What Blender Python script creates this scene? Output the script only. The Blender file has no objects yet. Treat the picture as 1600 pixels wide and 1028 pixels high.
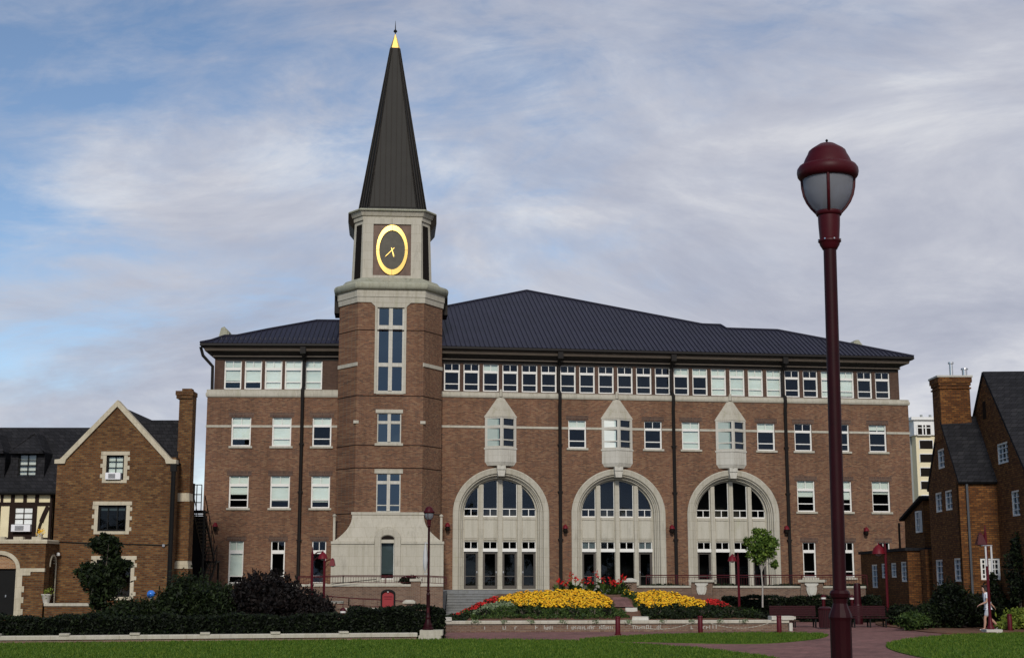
import bpy, bmesh, math, random
from mathutils import Vector, Matrix
from mathutils.geometry import tessellate_polygon

# ------------------------------------------------------------------ scene, camera
SC = bpy.context.scene
COL = SC.collection
F_PX = 2200.0                      # focal length in pixels of a 1600 px wide picture
EYE = 2.3
PITCH = math.atan(386.0 / F_PX)
cam = bpy.data.cameras.new('camera')
cam.sensor_width = 36.0
cam.lens = F_PX / 1600 * 36
cam.clip_start = 0.1
cam.clip_end = 6000
camo = bpy.data.objects.new('camera', cam)
COL.objects.link(camo)
camo.location = (0, 0, EYE)
camo.rotation_euler = (math.pi / 2 + PITCH, 0, 0)
SC.camera = camo
R = math.radians
random.seed(7)


def ray(px, py):
    dx = (px - 800) / F_PX
    dz = (514 - py) / F_PX
    c, s = math.cos(PITCH), math.sin(PITCH)
    return Vector((dx, c - s * dz, s + c * dz))


def at(px, py, Y):
    """world point seen at a pixel of the photograph, Y metres in front of the camera"""
    r = ray(px, py)
    t = Y / r.y
    return Vector((r.x * t, Y, EYE + r.z * t))


def ground(px, py, z=0.0):
    r = ray(px, py)
    t = (z - EYE) / r.z
    return Vector((r.x * t, r.y * t, z))


class Frame:
    """upright plane: u runs along it, v away from the camera, z up"""
    def __init__(s, ox, oy, deg):
        s.o = Vector((ox, oy, 0)); s.a = R(deg)
        s.du = Vector((math.cos(s.a), math.sin(s.a), 0))
        s.dv = Vector((-math.sin(s.a), math.cos(s.a), 0))
        s.M = Matrix.Translation(s.o) @ Matrix.Rotation(s.a, 4, 'Z')

    def cast(s, px, py, v=0.0):
        r = ray(px, py)
        p = s.o + s.dv * v
        t = (p - Vector((0, 0, EYE))).dot(s.dv) / r.dot(s.dv)
        w = Vector((0, 0, EYE)) + r * t
        return (w - s.o).dot(s.du), w.z

    def u(s, px, py, v=0.0): return s.cast(px, py, v)[0]
    def z(s, px, py, v=0.0): return s.cast(px, py, v)[1]
    def w(s, u, v, z): return s.M @ Vector((u, v, z))

    def on_plane(s, px, py, v0, z0, tanp):
        """pixel onto the sloping plane z = z0 + tanp*(v-v0)"""
        r = ray(px, py); e = Vector((0, 0, EYE)) - s.o
        ev, rv = e.dot(s.dv), r.dot(s.dv)
        t = (z0 + tanp * (ev - v0) - EYE) / (r.z - tanp * rv)
        w = Vector((0, 0, EYE)) + r * t - s.o
        return w.dot(s.du), w.dot(s.dv), w.z


ID = Matrix.Identity(4)
W = {}                             # world matrices of what has been placed


def put(o, parent=None, M=ID):
    COL.objects.link(o)
    W[o.name] = M
    if parent is not None:
        o.parent = parent
        o.matrix_basis = W[parent.name].inverted() @ M
    else:
        o.matrix_basis = M
    return o


def tag(o, label=None, cat=None, group=None, kind=None):
    if label: o['label'] = label
    if cat: o['category'] = cat
    if group: o['group'] = group
    if kind: o['kind'] = kind
    return o


def thing(name, M, label, cat, group=None):
    o = bpy.data.objects.new(name, None)
    o.empty_display_size = 0.3
    put(o, None, M)
    return tag(o, label, cat, group)


def copy_tree(o, parent=None, M=None):
    c = o.copy()
    COL.objects.link(c)
    if parent is not None:
        c.parent = parent
    if M is not None:
        c.matrix_basis = M; W[c.name] = M
    for ch in list(o.children):
        copy_tree(ch, c)
    return c


class MB:
    def __init__(s):
        s.v = []; s.f = []; s.m = []

    def add(s, vs, fs, mi=0):
        b = len(s.v)
        s.v.extend([tuple(v) for v in vs])
        for f in fs:
            s.f.append(tuple(b + i for i in f)); s.m.append(mi)
        return s

    def box(s, x0, x1, y0, y1, z0, z1, mi=0):
        if x0 > x1: x0, x1 = x1, x0
        if y0 > y1: y0, y1 = y1, y0
        if z0 > z1: z0, z1 = z1, z0
        return s.add([(x0, y0, z0), (x1, y0, z0), (x1, y1, z0), (x0, y1, z0), (x0, y0, z1), (x1, y0, z1), (x1, y1, z1), (x0, y1, z1)],
                     [(0, 3, 2, 1), (4, 5, 6, 7), (0, 1, 5, 4), (1, 2, 6, 5), (2, 3, 7, 6), (3, 0, 4, 7)], mi)

    def beam(s, p, q, wx, wy, mi=0):
        """square bar from p to q"""
        p, q = Vector(p), Vector(q)
        d = (q - p).normalized()
        up = Vector((0, 0, 1)) if abs(d.z) < .95 else Vector((0, 1, 0))
        a = d.cross(up).normalized(); b = a.cross(d).normalized()
        vs = []
        for c in (p, q):
            for i, j in ((-1, -1), (1, -1), (1, 1), (-1, 1)):
                vs.append(c + a * (wx / 2 * i) + b * (wy / 2 * j))
        return s.add(vs, [(0, 1, 2, 3), (7, 6, 5, 4), (0, 4, 5, 1), (1, 5, 6, 2), (2, 6, 7, 3), (3, 7, 4, 0)], mi)

    def prism_xz(s, poly, y0, y1, mi=0):
        n = len(poly)
        vs = [(x, y0, z) for x, z in poly] + [(x, y1, z) for x, z in poly]
        fs = [tuple(range(n)), tuple(range(2 * n - 1, n - 1, -1))]
        fs += [(i, (i + 1) % n + 0, (i + 1) % n + n, i + n)[::-1] for i in range(n)]
        return s.add(vs, fs, mi)

    def prism_xy(s, poly, z0, z1, poly1=None, mi=0, caps=True):
        n = len(poly)
        p1 = poly1 or poly
        vs = [(x, y, z0) for x, y in poly] + [(x, y, z1) for x, y in p1]
        fs = [(i, (i + 1) % n, (i + 1) % n + n, i + n) for i in range(n)]
        if caps: fs += [tuple(range(n))[::-1], tuple(range(n, 2 * n))]
        return s.add(vs, fs, mi)

    def slab(s, outer, holes, y0, y1, mi=0):
        """upright slab in the xz plane with holes"""
        loops = [outer] + holes
        pl = [[Vector((x, z, 0)) for x, z in lp] for lp in loops]
        flat = [p for lp in loops for p in lp]
        n = len(flat)
        tris = tessellate_polygon(pl)
        vs = [(x, y0, z) for x, z in flat] + [(x, y1, z) for x, z in flat]
        fs = []
        for a, b, c in tris:
            A, B, C_ = (Vector((flat[i][0], flat[i][1])) for i in (a, b, c))
            cr = (B - A).cross(C_ - A)
            if abs(cr) < 1e-9: continue
            if cr < 0: a, b = b, a
            fs.append((a, b, c)); fs.append((c + n, b + n, a + n))
        k = 0
        for lp in loops:
            m = len(lp)
            ar = sum(lp[i][0] * lp[(i + 1) % m][1] - lp[(i + 1) % m][0] * lp[i][1] for i in range(m))
            for i in range(m):
                a, b = k + i, k + (i + 1) % m
                q = (a, a + n, b + n, b)
                if (ar < 0) != (lp is not outer): q = q[::-1]
                fs.append(q)
            k += m
        return s.add(vs, fs, mi)

    def tube(s, pts, r, n=8, mi=0, cap=True):
        pts = [Vector(p) for p in pts]
        rs = r if isinstance(r, (list, tuple)) else [r] * len(pts)
        vs, fs = [], []
        d0 = (pts[1] - pts[0]).normalized()
        a = d0.orthogonal().normalized()
        for i, p in enumerate(pts):
            if i == 0: d = pts[1] - pts[0]
            elif i == len(pts) - 1: d = pts[-1] - pts[-2]
            else: d = pts[i + 1] - pts[i - 1]
            d.normalize()
            a = (a - d * a.dot(d)).normalized()
            b = d.cross(a)
            for k in range(n):
                t = 2 * math.pi * k / n
                vs.append(p + (a * math.cos(t) + b * math.sin(t)) * rs[i])
        for i in range(len(pts) - 1):
            for k in range(n):
                fs.append((i * n + k, i * n + (k + 1) % n, (i + 1) * n + (k + 1) % n, (i + 1) * n + k))
        if cap:
            fs.append(tuple(range(n))[::-1]); fs.append(tuple(range((len(pts) - 1) * n, len(pts) * n)))
        return s.add(vs, fs, mi)

    def lathe(s, prof, n=24, c=(0, 0), mi=0, rot=0.0, cap=True):
        vs, fs = [], []
        for r, z in prof:
            for k in range(n):
                t = 2 * math.pi * k / n + rot
                vs.append((c[0] + r * math.cos(t), c[1] + r * math.sin(t), z))
        for i in range(len(prof) - 1):
            for k in range(n):
                fs.append((i * n + k, i * n + (k + 1) % n, (i + 1) * n + (k + 1) % n, (i + 1) * n + k))
        if cap:
            fs.append(tuple(range(n))[::-1]); fs.append(tuple(range((len(prof) - 1) * n, len(prof) * n)))
        return s.add(vs, fs, mi)

    def sweep_plan(s, path, prof, closed=False, mi=0, cap=True):
        """profile of (outward, z) carried along a plan path with mitred corners; outward is to the right of the path"""
        P = [Vector((x, y)) for x, y in path]
        n = len(P); offs = []
        for i in range(n):
            ds = []
            if i > 0 or closed: ds.append((P[i] - P[i - 1]).normalized())
            if i < n - 1 or closed: ds.append((P[(i + 1) % n] - P[i]).normalized())
            ns = [Vector((d.y, -d.x)) for d in ds]
            if len(ns) == 1: offs.append(ns[0])
            else:
                m = (ns[0] + ns[1]); m = m / m.length
                offs.append(m / max(.2, m.dot(ns[0])))
        k = len(prof); vs, fs = [], []
        for p, o in zip(P, offs):
            for r, z in prof:
                q = p + o * r
                vs.append((q.x, q.y, z))
        for i in range(n if closed else n - 1):
            j = (i + 1) % n
            for t in range(k):
                t2 = (t + 1) % k
                fs.append((i * k + t, j * k + t, j * k + t2, i * k + t2))
        if cap and not closed:
            fs.append(tuple(range(k))); fs.append(tuple(range((n - 1) * k, n * k))[::-1])
        return s.add(vs, fs, mi)

    def sweep_arch(s, path, prof, mi=0):
        """profile of (outward, y) carried along an upright path of (x, z, nx, nz)"""
        k = len(prof); vs, fs = [], []
        for x, z, nx, nz in path:
            for r, y in prof:
                vs.append((x + nx * r, y, z + nz * r))
        for i in range(len(path) - 1):
            for t in range(k - 1):
                fs.append((i * k + t, (i + 1) * k + t, (i + 1) * k + t + 1, i * k + t + 1))
        return s.add(vs, fs, mi)

    def build(s, name, mats, parent=None, M=ID, smooth=None, recalc=True):
        me = bpy.data.meshes.new(name)
        me.from_pydata(s.v, [], s.f)
        if not isinstance(mats, (list, tuple)): mats = [mats]
        for m in mats: me.materials.append(m)
        if len(mats) > 1: me.polygons.foreach_set('material_index', s.m)
        if recalc:
            bm = bmesh.new(); bm.from_mesh(me)
            bmesh.ops.recalc_face_normals(bm, faces=bm.faces)
            bm.to_mesh(me); bm.free()
        if smooth is not None:
            me.shade_smooth()
            me.set_sharp_from_angle(angle=R(smooth))
        me.update()
        return put(bpy.data.objects.new(name, me), parent, M)


# ------------------------------------------------------------------ materials
class NT:
    def __init__(s, name):
        s.m = bpy.data.materials.new(name); s.m.use_nodes = True
        s.t = s.m.node_tree; s.t.nodes.clear()

    def n(s, typ, **kw):
        nd = s.t.nodes.new(typ)
        for k, v in kw.items():
            if k.startswith('i_'):
                key = k[2:]
                key = int(key) if key.isdigit() else key.replace('_', ' ')
                nd.inputs[key].default_value = v
            else: setattr(nd, k, v)
        return nd

    def l(s, a, b): s.t.links.new(a, b)

    def ramp(s, fac, stops, interp='LINEAR'):
        r = s.n('ShaderNodeValToRGB'); r.color_ramp.interpolation = interp
        e = r.color_ramp.elements
        while len(e) < len(stops): e.new(0.5)
        for el, (p, c) in zip(e, stops):
            el.position = p; el.color = (*c, 1) if len(c) == 3 else c
        s.l(fac, r.inputs[0]); return r.outputs[0]

    def noise(s, vec, scale, detail=4, rough=.6, dist=0):
        n = s.n('ShaderNodeTexNoise'); n.inputs['Scale'].default_value = scale
        n.inputs['Detail'].default_value = detail; n.inputs['Roughness'].default_value = rough
        n.inputs['Distortion'].default_value = dist
        if vec is not None: s.l(vec, n.inputs['Vector'])
        return n.outputs['Fac']

    def mix(s, fac, a, b, mode='MIX'):
        m = s.n('ShaderNodeMix', data_type='RGBA', blend_type=mode)
        for sock, v in ((m.inputs[0], fac), (m.inputs[6], a), (m.inputs[7], b)):
            if isinstance(v, (int, float)): sock.default_value = v
            elif isinstance(v, tuple): sock.default_value = (*v, 1)
            else: s.l(v, sock)
        return m.outputs[2]

    def math(s, op, a, b=None):
        m = s.n('ShaderNodeMath', operation=op)
        for i, v in enumerate((a, b)):
            if v is None: continue
            if isinstance(v, (int, float)): m.inputs[i].default_value = v
            else: s.l(v, m.inputs[i])
        return m.outputs[0]

    def mapped(s, sx=1, sy=1, sz=1, coord='Object'):
        tc = s.n('ShaderNodeTexCoord'); mp = s.n('ShaderNodeMapping')
        mp.inputs['Scale'].default_value = (sx, sy, sz)
        s.l(tc.outputs[coord], mp.inputs[0]); return mp.outputs[0]

    def out(s, color, rough=.8, metal=0, spec=.3, bump=None, bump_s=.3, bump_d=.02, **kw):
        p = s.n('ShaderNodeBsdfPrincipled'); o = s.n('ShaderNodeOutputMaterial')
        for sock, v in (('Base Color', color), ('Roughness', rough), ('Metallic', metal), ('Specular IOR Level', spec)):
            if isinstance(v, tuple): p.inputs[sock].default_value = (*v, 1)
            elif isinstance(v, (int, float)): p.inputs[sock].default_value = v
            else: s.l(v, p.inputs[sock])
        for k, v in kw.items(): p.inputs[k.replace('_', ' ')].default_value = v
        if bump is not None:
            b = s.n('ShaderNodeBump'); b.inputs['Strength'].default_value = bump_s; b.inputs['Distance'].default_value = bump_d
            s.l(bump, b.inputs['Height']); s.l(b.outputs[0], p.inputs['Normal'])
        s.l(p.outputs[0], o.inputs[0])
        return s.m


def m_plain(name, col, rough=.6, metal=0, spec=.4, var=.12, scale=3.0, fine=40, **kw):
    t = NT(name)
    v = t.mapped()
    a = t.noise(v, scale, 5, .65); b = t.noise(v, fine, 3, .6)
    f = t.math('ADD', t.math('MULTIPLY', a, .65), t.math('MULTIPLY', b, .35))
    lo = tuple(c * (1 - var) for c in col); hi = tuple(min(1, c * (1 + var)) for c in col)
    c = t.ramp(f, [(.3, lo), (.7, hi)])
    return t.out(c, rough, metal, spec, **kw)


def m_brick(name, tones, mortar, bw=.21, bh=.072, ms=.011, patch=.48, stain=.25, soldier=False, bump=True):
    """running bond; tones are three brick colours"""
    t = NT(name)
    tc = t.n('ShaderNodeTexCoord'); sp = t.n('ShaderNodeSeparateXYZ'); t.l(tc.outputs['Object'], sp.inputs[0])
    u = t.math('ADD', sp.outputs[0], sp.outputs[1])
    cb = t.n('ShaderNodeCombineXYZ')
    if soldier: t.l(sp.outputs[2], cb.inputs[0]); t.l(u, cb.inputs[1])
    else: t.l(u, cb.inputs[0]); t.l(sp.outputs[2], cb.inputs[1])
    bt = t.n('ShaderNodeTexBrick', offset=0.0 if soldier else .5)
    bt.inputs['Scale'].default_value = 1; bt.inputs['Brick Width'].default_value = bw; bt.inputs['Row Height'].default_value = bh
    bt.inputs['Mortar Size'].default_value = ms; bt.inputs['Mortar Smooth'].default_value = .15; bt.inputs['Bias'].default_value = 0
    bt.inputs['Color1'].default_value = (0, 0, 0, 1); bt.inputs['Color2'].default_value = (1, 1, 1, 1); bt.inputs['Mortar'].default_value = (.5, .5, .5, 1)
    t.l(cb.outputs[0], bt.inputs['Vector'])
    mp = t.n('ShaderNodeMapping'); mp.inputs['Scale'].default_value = (1.3, 4.5, 1); t.l(cb.outputs[0], mp.inputs[0])
    pn = t.noise(mp.outputs[0], 2.0, 7, .85)
    bigger = t.noise(cb.outputs[0], .22, 4, .6)
    sep = t.n('ShaderNodeSeparateColor'); t.l(bt.outputs['Color'], sep.inputs[0])
    pn2 = t.ramp(pn, [(.36, (0, 0, 0)), (.64, (1, 1, 1))])
    sp2 = t.n('ShaderNodeSeparateColor'); t.l(pn2, sp2.inputs[0])
    f = t.math('ADD', t.math('MULTIPLY', sep.outputs[0], 1 - patch), t.math('MULTIPLY', sp2.outputs[0], patch))
    col = t.ramp(f, [(.08, tones[0]), (.5, tones[1]), (.92, tones[2])])
    col = t.mix(bt.outputs['Fac'], col, mortar)
    st = t.ramp(bigger, [(.3, (1 - stain, 1 - stain, 1 - stain)), (.7, (1 + stain * .4,) * 3)])
    col = t.mix(1.0, col, st, 'MULTIPLY')
    mv = t.n('ShaderNodeMapping'); mv.inputs['Scale'].default_value = (1.6, .10, 1); t.l(cb.outputs[0], mv.inputs[0])
    col = t.mix(stain * 1.6, col, t.ramp(t.noise(mv.outputs[0], 1.0, 6, .7), [(.33, (.52, .50, .50)), (.50, (1, 1, 1)), (.68, (1.12, 1.1, 1.08))]), 'MULTIPLY')
    inv = t.math('SUBTRACT', 1.0, bt.outputs['Fac'])
    return t.out(col, .9, 0, .15, bump=inv if bump else None, bump_s=.4, bump_d=.01)


def m_stone(name, col, joint=True, stain=.3):
    t = NT(name)
    tc = t.n('ShaderNodeTexCoord')
    mp = t.n('ShaderNodeMapping'); mp.inputs['Scale'].default_value = (1.2, 1.2, .35); t.l(tc.outputs['Object'], mp.inputs[0])
    a = t.noise(mp.outputs[0], 1.3, 7, .7); b = t.noise(tc.outputs['Object'], 14, 5, .7)
    hi = col; lo = tuple(c * (1 - stain) for c in col); gr = (col[0] * .78, col[1] * .8, col[2] * .66)
    c = t.ramp(a, [(.28, lo), (.45, hi), (.6, tuple(x * .95 for x in hi)), (.78, gr)])
    mv = t.n('ShaderNodeMapping'); mv.inputs['Scale'].default_value = (3.2, 3.2, .10); t.l(tc.outputs['Object'], mv.inputs[0])
    c = t.mix(.38, c, t.ramp(t.noise(mv.outputs[0], 1.5, 5, .7), [(.36, (.62, .60, .52)), (.52, (1, 1, 1))]), 'MULTIPLY')
    if joint:
        sp = t.n('ShaderNodeSeparateXYZ'); t.l(tc.outputs['Object'], sp.inputs[0])
        cb = t.n('ShaderNodeCombineXYZ'); t.l(t.math('ADD', sp.outputs[0], sp.outputs[1]), cb.inputs[0]); t.l(sp.outputs[2], cb.inputs[1])
        bt = t.n('ShaderNodeTexBrick', offset=.5); bt.inputs['Scale'].default_value = 1; bt.inputs['Brick Width'].default_value = 1.15; bt.inputs['Row Height'].default_value = .58
        bt.inputs['Mortar Size'].default_value = .011; bt.inputs['Bias'].default_value = 0
        bt.inputs['Color1'].default_value = (.93, .93, .92, 1); bt.inputs['Color2'].default_value = (1, 1, 1, 1); bt.inputs['Mortar'].default_value = (.78, .76, .71, 1)
        t.l(cb.outputs[0], bt.inputs['Vector'])
        c = t.mix(1, c, bt.outputs['Color'], 'MULTIPLY')
    c = t.mix(.25, c, t.ramp(b, [(.3, (.55, .55, .55)), (.7, (1, 1, 1))]), 'MULTIPLY')
    return t.out(c, .85, 0, .2, bump=b, bump_s=.15, bump_d=.01)


def m_glass(name, ior=1.9, tint=(.84, .9, .9), refl=(1, 1, 1)):
    t = NT(name)
    fr = t.n('ShaderNodeFresnel'); fr.inputs[0].default_value = ior
    tr = t.n('ShaderNodeBsdfTransparent'); tr.inputs[0].default_value = (*tint, 1)
    gl = t.n('ShaderNodeBsdfGlossy'); gl.inputs['Roughness'].default_value = .02; gl.inputs['Color'].default_value = (*refl, 1)  # refl colours the reflection; its blues imitate a bluer sky
    wv = t.noise(t.mapped(.35, .35, .35), 1.3, 2, .5)
    b = t.n('ShaderNodeBump'); b.inputs['Strength'].default_value = .12; b.inputs['Distance'].default_value = .05
    t.l(wv, b.inputs['Height']); t.l(b.outputs[0], gl.inputs['Normal'])
    mx = t.n('ShaderNodeMixShader'); t.l(fr.outputs[0], mx.inputs[0]); t.l(tr.outputs[0], mx.inputs[1]); t.l(gl.outputs[0], mx.inputs[2])
    o = t.n('ShaderNodeOutputMaterial'); t.l(mx.outputs[0], o.inputs[0])
    return t.m


def m_leaf(name, stops, rough=.65, trans=.25):
    """leaf colours vary from leaf to leaf and from clump to clump"""
    t = NT(name)
    g = t.n('ShaderNodeNewGeometry')
    big = t.noise(t.mapped(), 1.6, 3, .6)
    f = t.math('ADD', t.math('MULTIPLY', g.outputs['Random Per Island'], .6), t.math('MULTIPLY', big, .4))
    n = len(stops)
    c = t.ramp(f, [(.15 + .7 * i / (n - 1), s) for i, s in enumerate(stops)])
    d = t.n('ShaderNodeBsdfPrincipled'); d.inputs['Roughness'].default_value = rough; d.inputs['Specular IOR Level'].default_value = .25
    t.l(c, d.inputs['Base Color'])
    tl = t.n('ShaderNodeBsdfTranslucent'); t.l(c, tl.inputs[0])
    mx = t.n('ShaderNodeMixShader'); mx.inputs[0].default_value = trans
    t.l(d.outputs[0], mx.inputs[1]); t.l(tl.outputs[0], mx.inputs[2])
    o = t.n('ShaderNodeOutputMaterial'); t.l(mx.outputs[0], o.inputs[0])
    return t.m


def m_grass(name, a, b, c):
    t = NT(name)
    v = t.mapped(1, 1, 1)
    n1 = t.noise(v, .35, 5, .65); n2 = t.noise(t.mapped(3, 1, 1), 6, 5, .7); n3 = t.noise(v, 45, 3, .7)
    f = t.math('ADD', t.math('ADD', t.math('MULTIPLY', n1, .4), t.math('MULTIPLY', n2, .35)), t.math('MULTIPLY', n3, .25))
    col = t.ramp(f, [(.35, a), (.5, b), (.66, c)])
    return t.out(col, .9, 0, .1, bump=n3, bump_s=.8, bump_d=.04)


M = {}
M['brick'] = m_brick('hall brick', [(.080, .047, .034), (.198, .083, .042), (.285, .172, .095)], (.155, .12, .092))
M['brick_dark'] = m_brick('bronze band brick', [(.075, .042, .030), (.105, .058, .041), (.135, .08, .055)], (.08, .06, .05))
M['soldier'] = m_brick('soldier course', [(.045, .026, .024), (.095, .045, .032), (.14, .075, .05)], (.15, .115, .09), ms=.014, soldier=True)
M['brick_old'] = m_brick('house brick', [(.056, .022, .011), (.140, .056, .020), (.24, .130, .048)], (.105, .076, .045), bw=.26, bh=.105, ms=.018, patch=.45)
M['brick_right'] = m_brick('orange house brick', [(.062, .022, .010), (.16, .060, .018), (.27, .12, .035)], (.06, .038, .022), bw=.26, bh=.095, ms=.014, patch=.45)
M['brick_low'] = m_brick('garden wall brick', [(.11, .066, .050), (.185, .105, .072), (.25, .165, .11)], (.21, .175, .14), patch=.5)
M['brick_herring'] = m_brick('tympanum brick', [(.2, .09, .04), (.3, .14, .06), (.4, .22, .1)], (.3, .25, .18), bw=.2, bh=.07)
M['stone'] = m_stone('limestone', (.49, .46, .385))
M['stone_mid'] = m_stone('smooth limestone', (.50, .475, .40), joint=False, stain=.2)
M['stone_white'] = m_stone('pale limestone', (.58, .56, .50), stain=.2)
M['stone_green'] = m_stone('weathered limestone', (.37, .37, .29), stain=.4)
M['stone_old'] = m_stone('house limestone', (.56, .50, .38), stain=.35)
M['steps'] = m_stone('granite steps', (.215, .22, .22), stain=.3)
M['roof'] = m_plain('dark zinc roof', (.015, .015, .031), rough=.5, metal=.1, spec=.3, var=.35, scale=.8, fine=9)
M['roof_seam'] = m_plain('zinc seams', (.015, .015, .027), rough=.5, metal=.1, spec=.3, var=.2)
M['spire'] = m_plain('bronze spire sheet', (.0145, .0135, .0115), rough=.55, metal=.1, spec=.2, var=.25, scale=1.2)
M['slate'] = m_brick('slate', [(.012, .012, .014), (.020, .020, .023), (.033, .032, .035)], (.008, .008, .008), bw=.3, bh=.2, ms=.012, patch=.5)
M['bronze'] = m_plain('dark bronze', (.018, .014, .011), rough=.6, metal=.1, spec=.2, var=.3)
M['fascia'] = m_plain('brown fascia', (.075, .058, .043), rough=.6, var=.25)
M['soffit'] = m_plain('soffit', (.028, .023, .019), rough=.7, var=.3)
M['pipe'] = m_plain('downspout metal', (.013, .011, .010), rough=.6, metal=.1, spec=.2, var=.2)
M['white'] = m_plain('white window paint', (.74, .73, .69), rough=.45, var=.05)
def m_blind():
    t = NT('roller blind'); oi = t.n('ShaderNodeObjectInfo')
    f = t.noise(t.mapped(.6, .6, 2.5), 1.2, 3, .5)
    c = t.mix(.5, t.ramp(oi.outputs['Random'], [(.0, (.60, .66, .63)), (.5, (.74, .79, .74)), (1, (.86, .88, .83))]), t.ramp(f, [(.3, (.62, .68, .66)), (.7, (.88, .90, .85))]))
    return t.out(c, .85, 0, .1)


M['blind'] = m_blind()
M['blind_grey'] = m_plain('grey blind', (.36, .43, .40), rough=.8, var=.08)
M['glass'] = m_glass('window glass', 1.55, (.88, .90, .86), (.55, .74, 1.0))
M['glass_dark'] = m_glass('door glass', 1.42, (.35, .38, .4), (.7, .85, 1))
M['glass_blue'] = m_glass('tower glass', 2.25, (.35, .42, .5), (.50, .75, 1.0))
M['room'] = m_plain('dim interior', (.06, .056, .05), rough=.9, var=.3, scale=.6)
M['door'] = m_plain('bronze door frame', (.085, .075, .065), rough=.45, metal=.3, var=.15)
M['steel'] = m_plain('brushed steel', (.6, .6, .6), rough=.3, metal=1, var=.05)
M['gold'] = m_plain('gilding', (.88, .60, .18), rough=.42, metal=1, spec=.5, var=.06)
M['clock'] = m_plain('clock face bronze', (.055, .05, .038), rough=.5, metal=.3, var=.3)
M['clock_panel'] = m_plain('clock panel copper', (.12, .075, .055), rough=.6, metal=.2, var=.4, scale=2)
M['louvre'] = m_plain('black louvre', (.011, .008, .006), rough=.75, spec=.1)
M['cloth'] = m_plain('banner cloth', (.46, .46, .47), rough=.9, var=.1)
M['red'] = m_plain('maroon paint', (.052, .0036, .0070), rough=.48, spec=.18, var=.15, scale=6)
M['red_mid'] = m_plain('brighter maroon paint', (.075, .0045, .0095), rough=.48, spec=.18, var=.15, scale=6)
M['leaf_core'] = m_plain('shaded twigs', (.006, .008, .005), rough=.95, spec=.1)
M['red_bright'] = m_plain('crimson paint', (.125, .0065, .013), rough=.5, spec=.18, var=.12)
M['red_sign'] = m_plain('red sign face', (.27, .008, .013), rough=.5, spec=.5, var=.06)
M['black'] = m_plain('black iron', (.006, .006, .006), rough=.6, var=.2, spec=.15)
M['timber'] = m_plain('dark timber', (.020, .011, .008), rough=.8, spec=.15, var=.3)
M['render'] = m_plain('cream render', (.72, .64, .42), rough=.9, var=.1)
M['ac'] = m_plain('white appliance', (.72, .72, .74), rough=.5, var=.04)
M['ac_grille'] = m_plain('grey grille', (.25, .25, .26), rough=.6)
M['cream'] = m_plain('cream concrete', (.70, .62, .42), rough=.9, var=.06)
M['white_wall'] = m_plain('white concrete', (.72, .72, .70), rough=.9, var=.05)
M['grey_wall'] = m_plain('grey concrete', (.26, .28, .27), rough=.9, var=.1)
M['curtain'] = m_plain('window curtain', (.72, .74, .72), rough=.9, var=.1)
M['red_dark'] = m_plain('dark maroon paint', (.030, .0035, .0065), rough=.45, spec=.2, var=.25, scale=5)
M['red_pole'] = m_plain('weathered maroon post', (.021, .0019, .0036), rough=.5, spec=.15, var=.3, scale=4, fine=60)
M['pipe_grey'] = m_plain('grey downpipe', (.075, .078, .085), rough=.6, var=.15)
M['bark'] = m_plain('bark', (.12, .10, .08), rough=.9, var=.3, scale=8)
M['bark_pale'] = m_plain('pale bark', (.33, .31, .28), rough=.9, var=.2, scale=8)
M['mulch'] = m_plain('bark mulch', (.13, .06, .032), rough=.95, var=.45, scale=1.5, fine=18)
M['letters'] = m_plain('worn metal letters', (.36, .34, .30), rough=.7, var=.3)
M['concrete'] = m_plain('concrete', (.45, .43, .38), rough=.9, var=.15)
M['plastic_blue'] = m_plain('blue glaze', (.03, .17, .60), rough=.25, spec=.5, var=.08)
M['chain'] = m_plain('white chain', (.34, .32, .27), rough=.6, var=.15)
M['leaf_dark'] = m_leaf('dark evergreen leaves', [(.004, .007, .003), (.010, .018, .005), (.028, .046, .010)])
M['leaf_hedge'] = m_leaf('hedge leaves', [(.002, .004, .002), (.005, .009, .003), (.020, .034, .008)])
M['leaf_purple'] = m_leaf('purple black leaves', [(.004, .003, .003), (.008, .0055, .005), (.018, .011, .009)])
M['leaf_mid'] = m_leaf('mid green leaves', [(.012, .026, .006), (.035, .066, .014), (.085, .13, .025)])
M['leaf_fresh'] = m_leaf('fresh green leaves', [(.022, .050, .008), (.075, .135, .018), (.17, .245, .04)])
M['leaf_lime'] = m_leaf('lime leaves', [(.06, .10, .015), (.16, .22, .03), (.30, .34, .06)])
M['leaf_silver'] = m_leaf('silver green leaves', [(.10, .14, .07), (.20, .26, .14), (.33, .38, .24)])
M['leaf_bronze'] = m_leaf('bronze green leaves', [(.05, .035, .015), (.06, .07, .02), (.10, .10, .03)])
M['bloom_yellow'] = m_leaf('yellow blooms', [(.75, .33, .01), (.85, .48, .015), (.9, .62, .03)], trans=.15)
M['bloom_red'] = m_leaf('red blooms', [(.35, .008, .01), (.55, .015, .015), (.65, .03, .02)], trans=.15)
M['bloom_canna'] = m_leaf('canna blooms', [(.35, .008, .02), (.55, .02, .03), (.7, .10, .05)], trans=.2)
M['grass'] = m_grass('lawn', (.028, .064, .005), (.066, .132, .010), (.145, .185, .026))
M['blade'] = m_leaf('grass blades', [(.030, .070, .005), (.070, .142, .010), (.16, .21, .028)], trans=.3)
M['earth'] = m_plain('earth', (.07, .055, .035), rough=.95, var=.4, scale=.8, fine=12)


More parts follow.
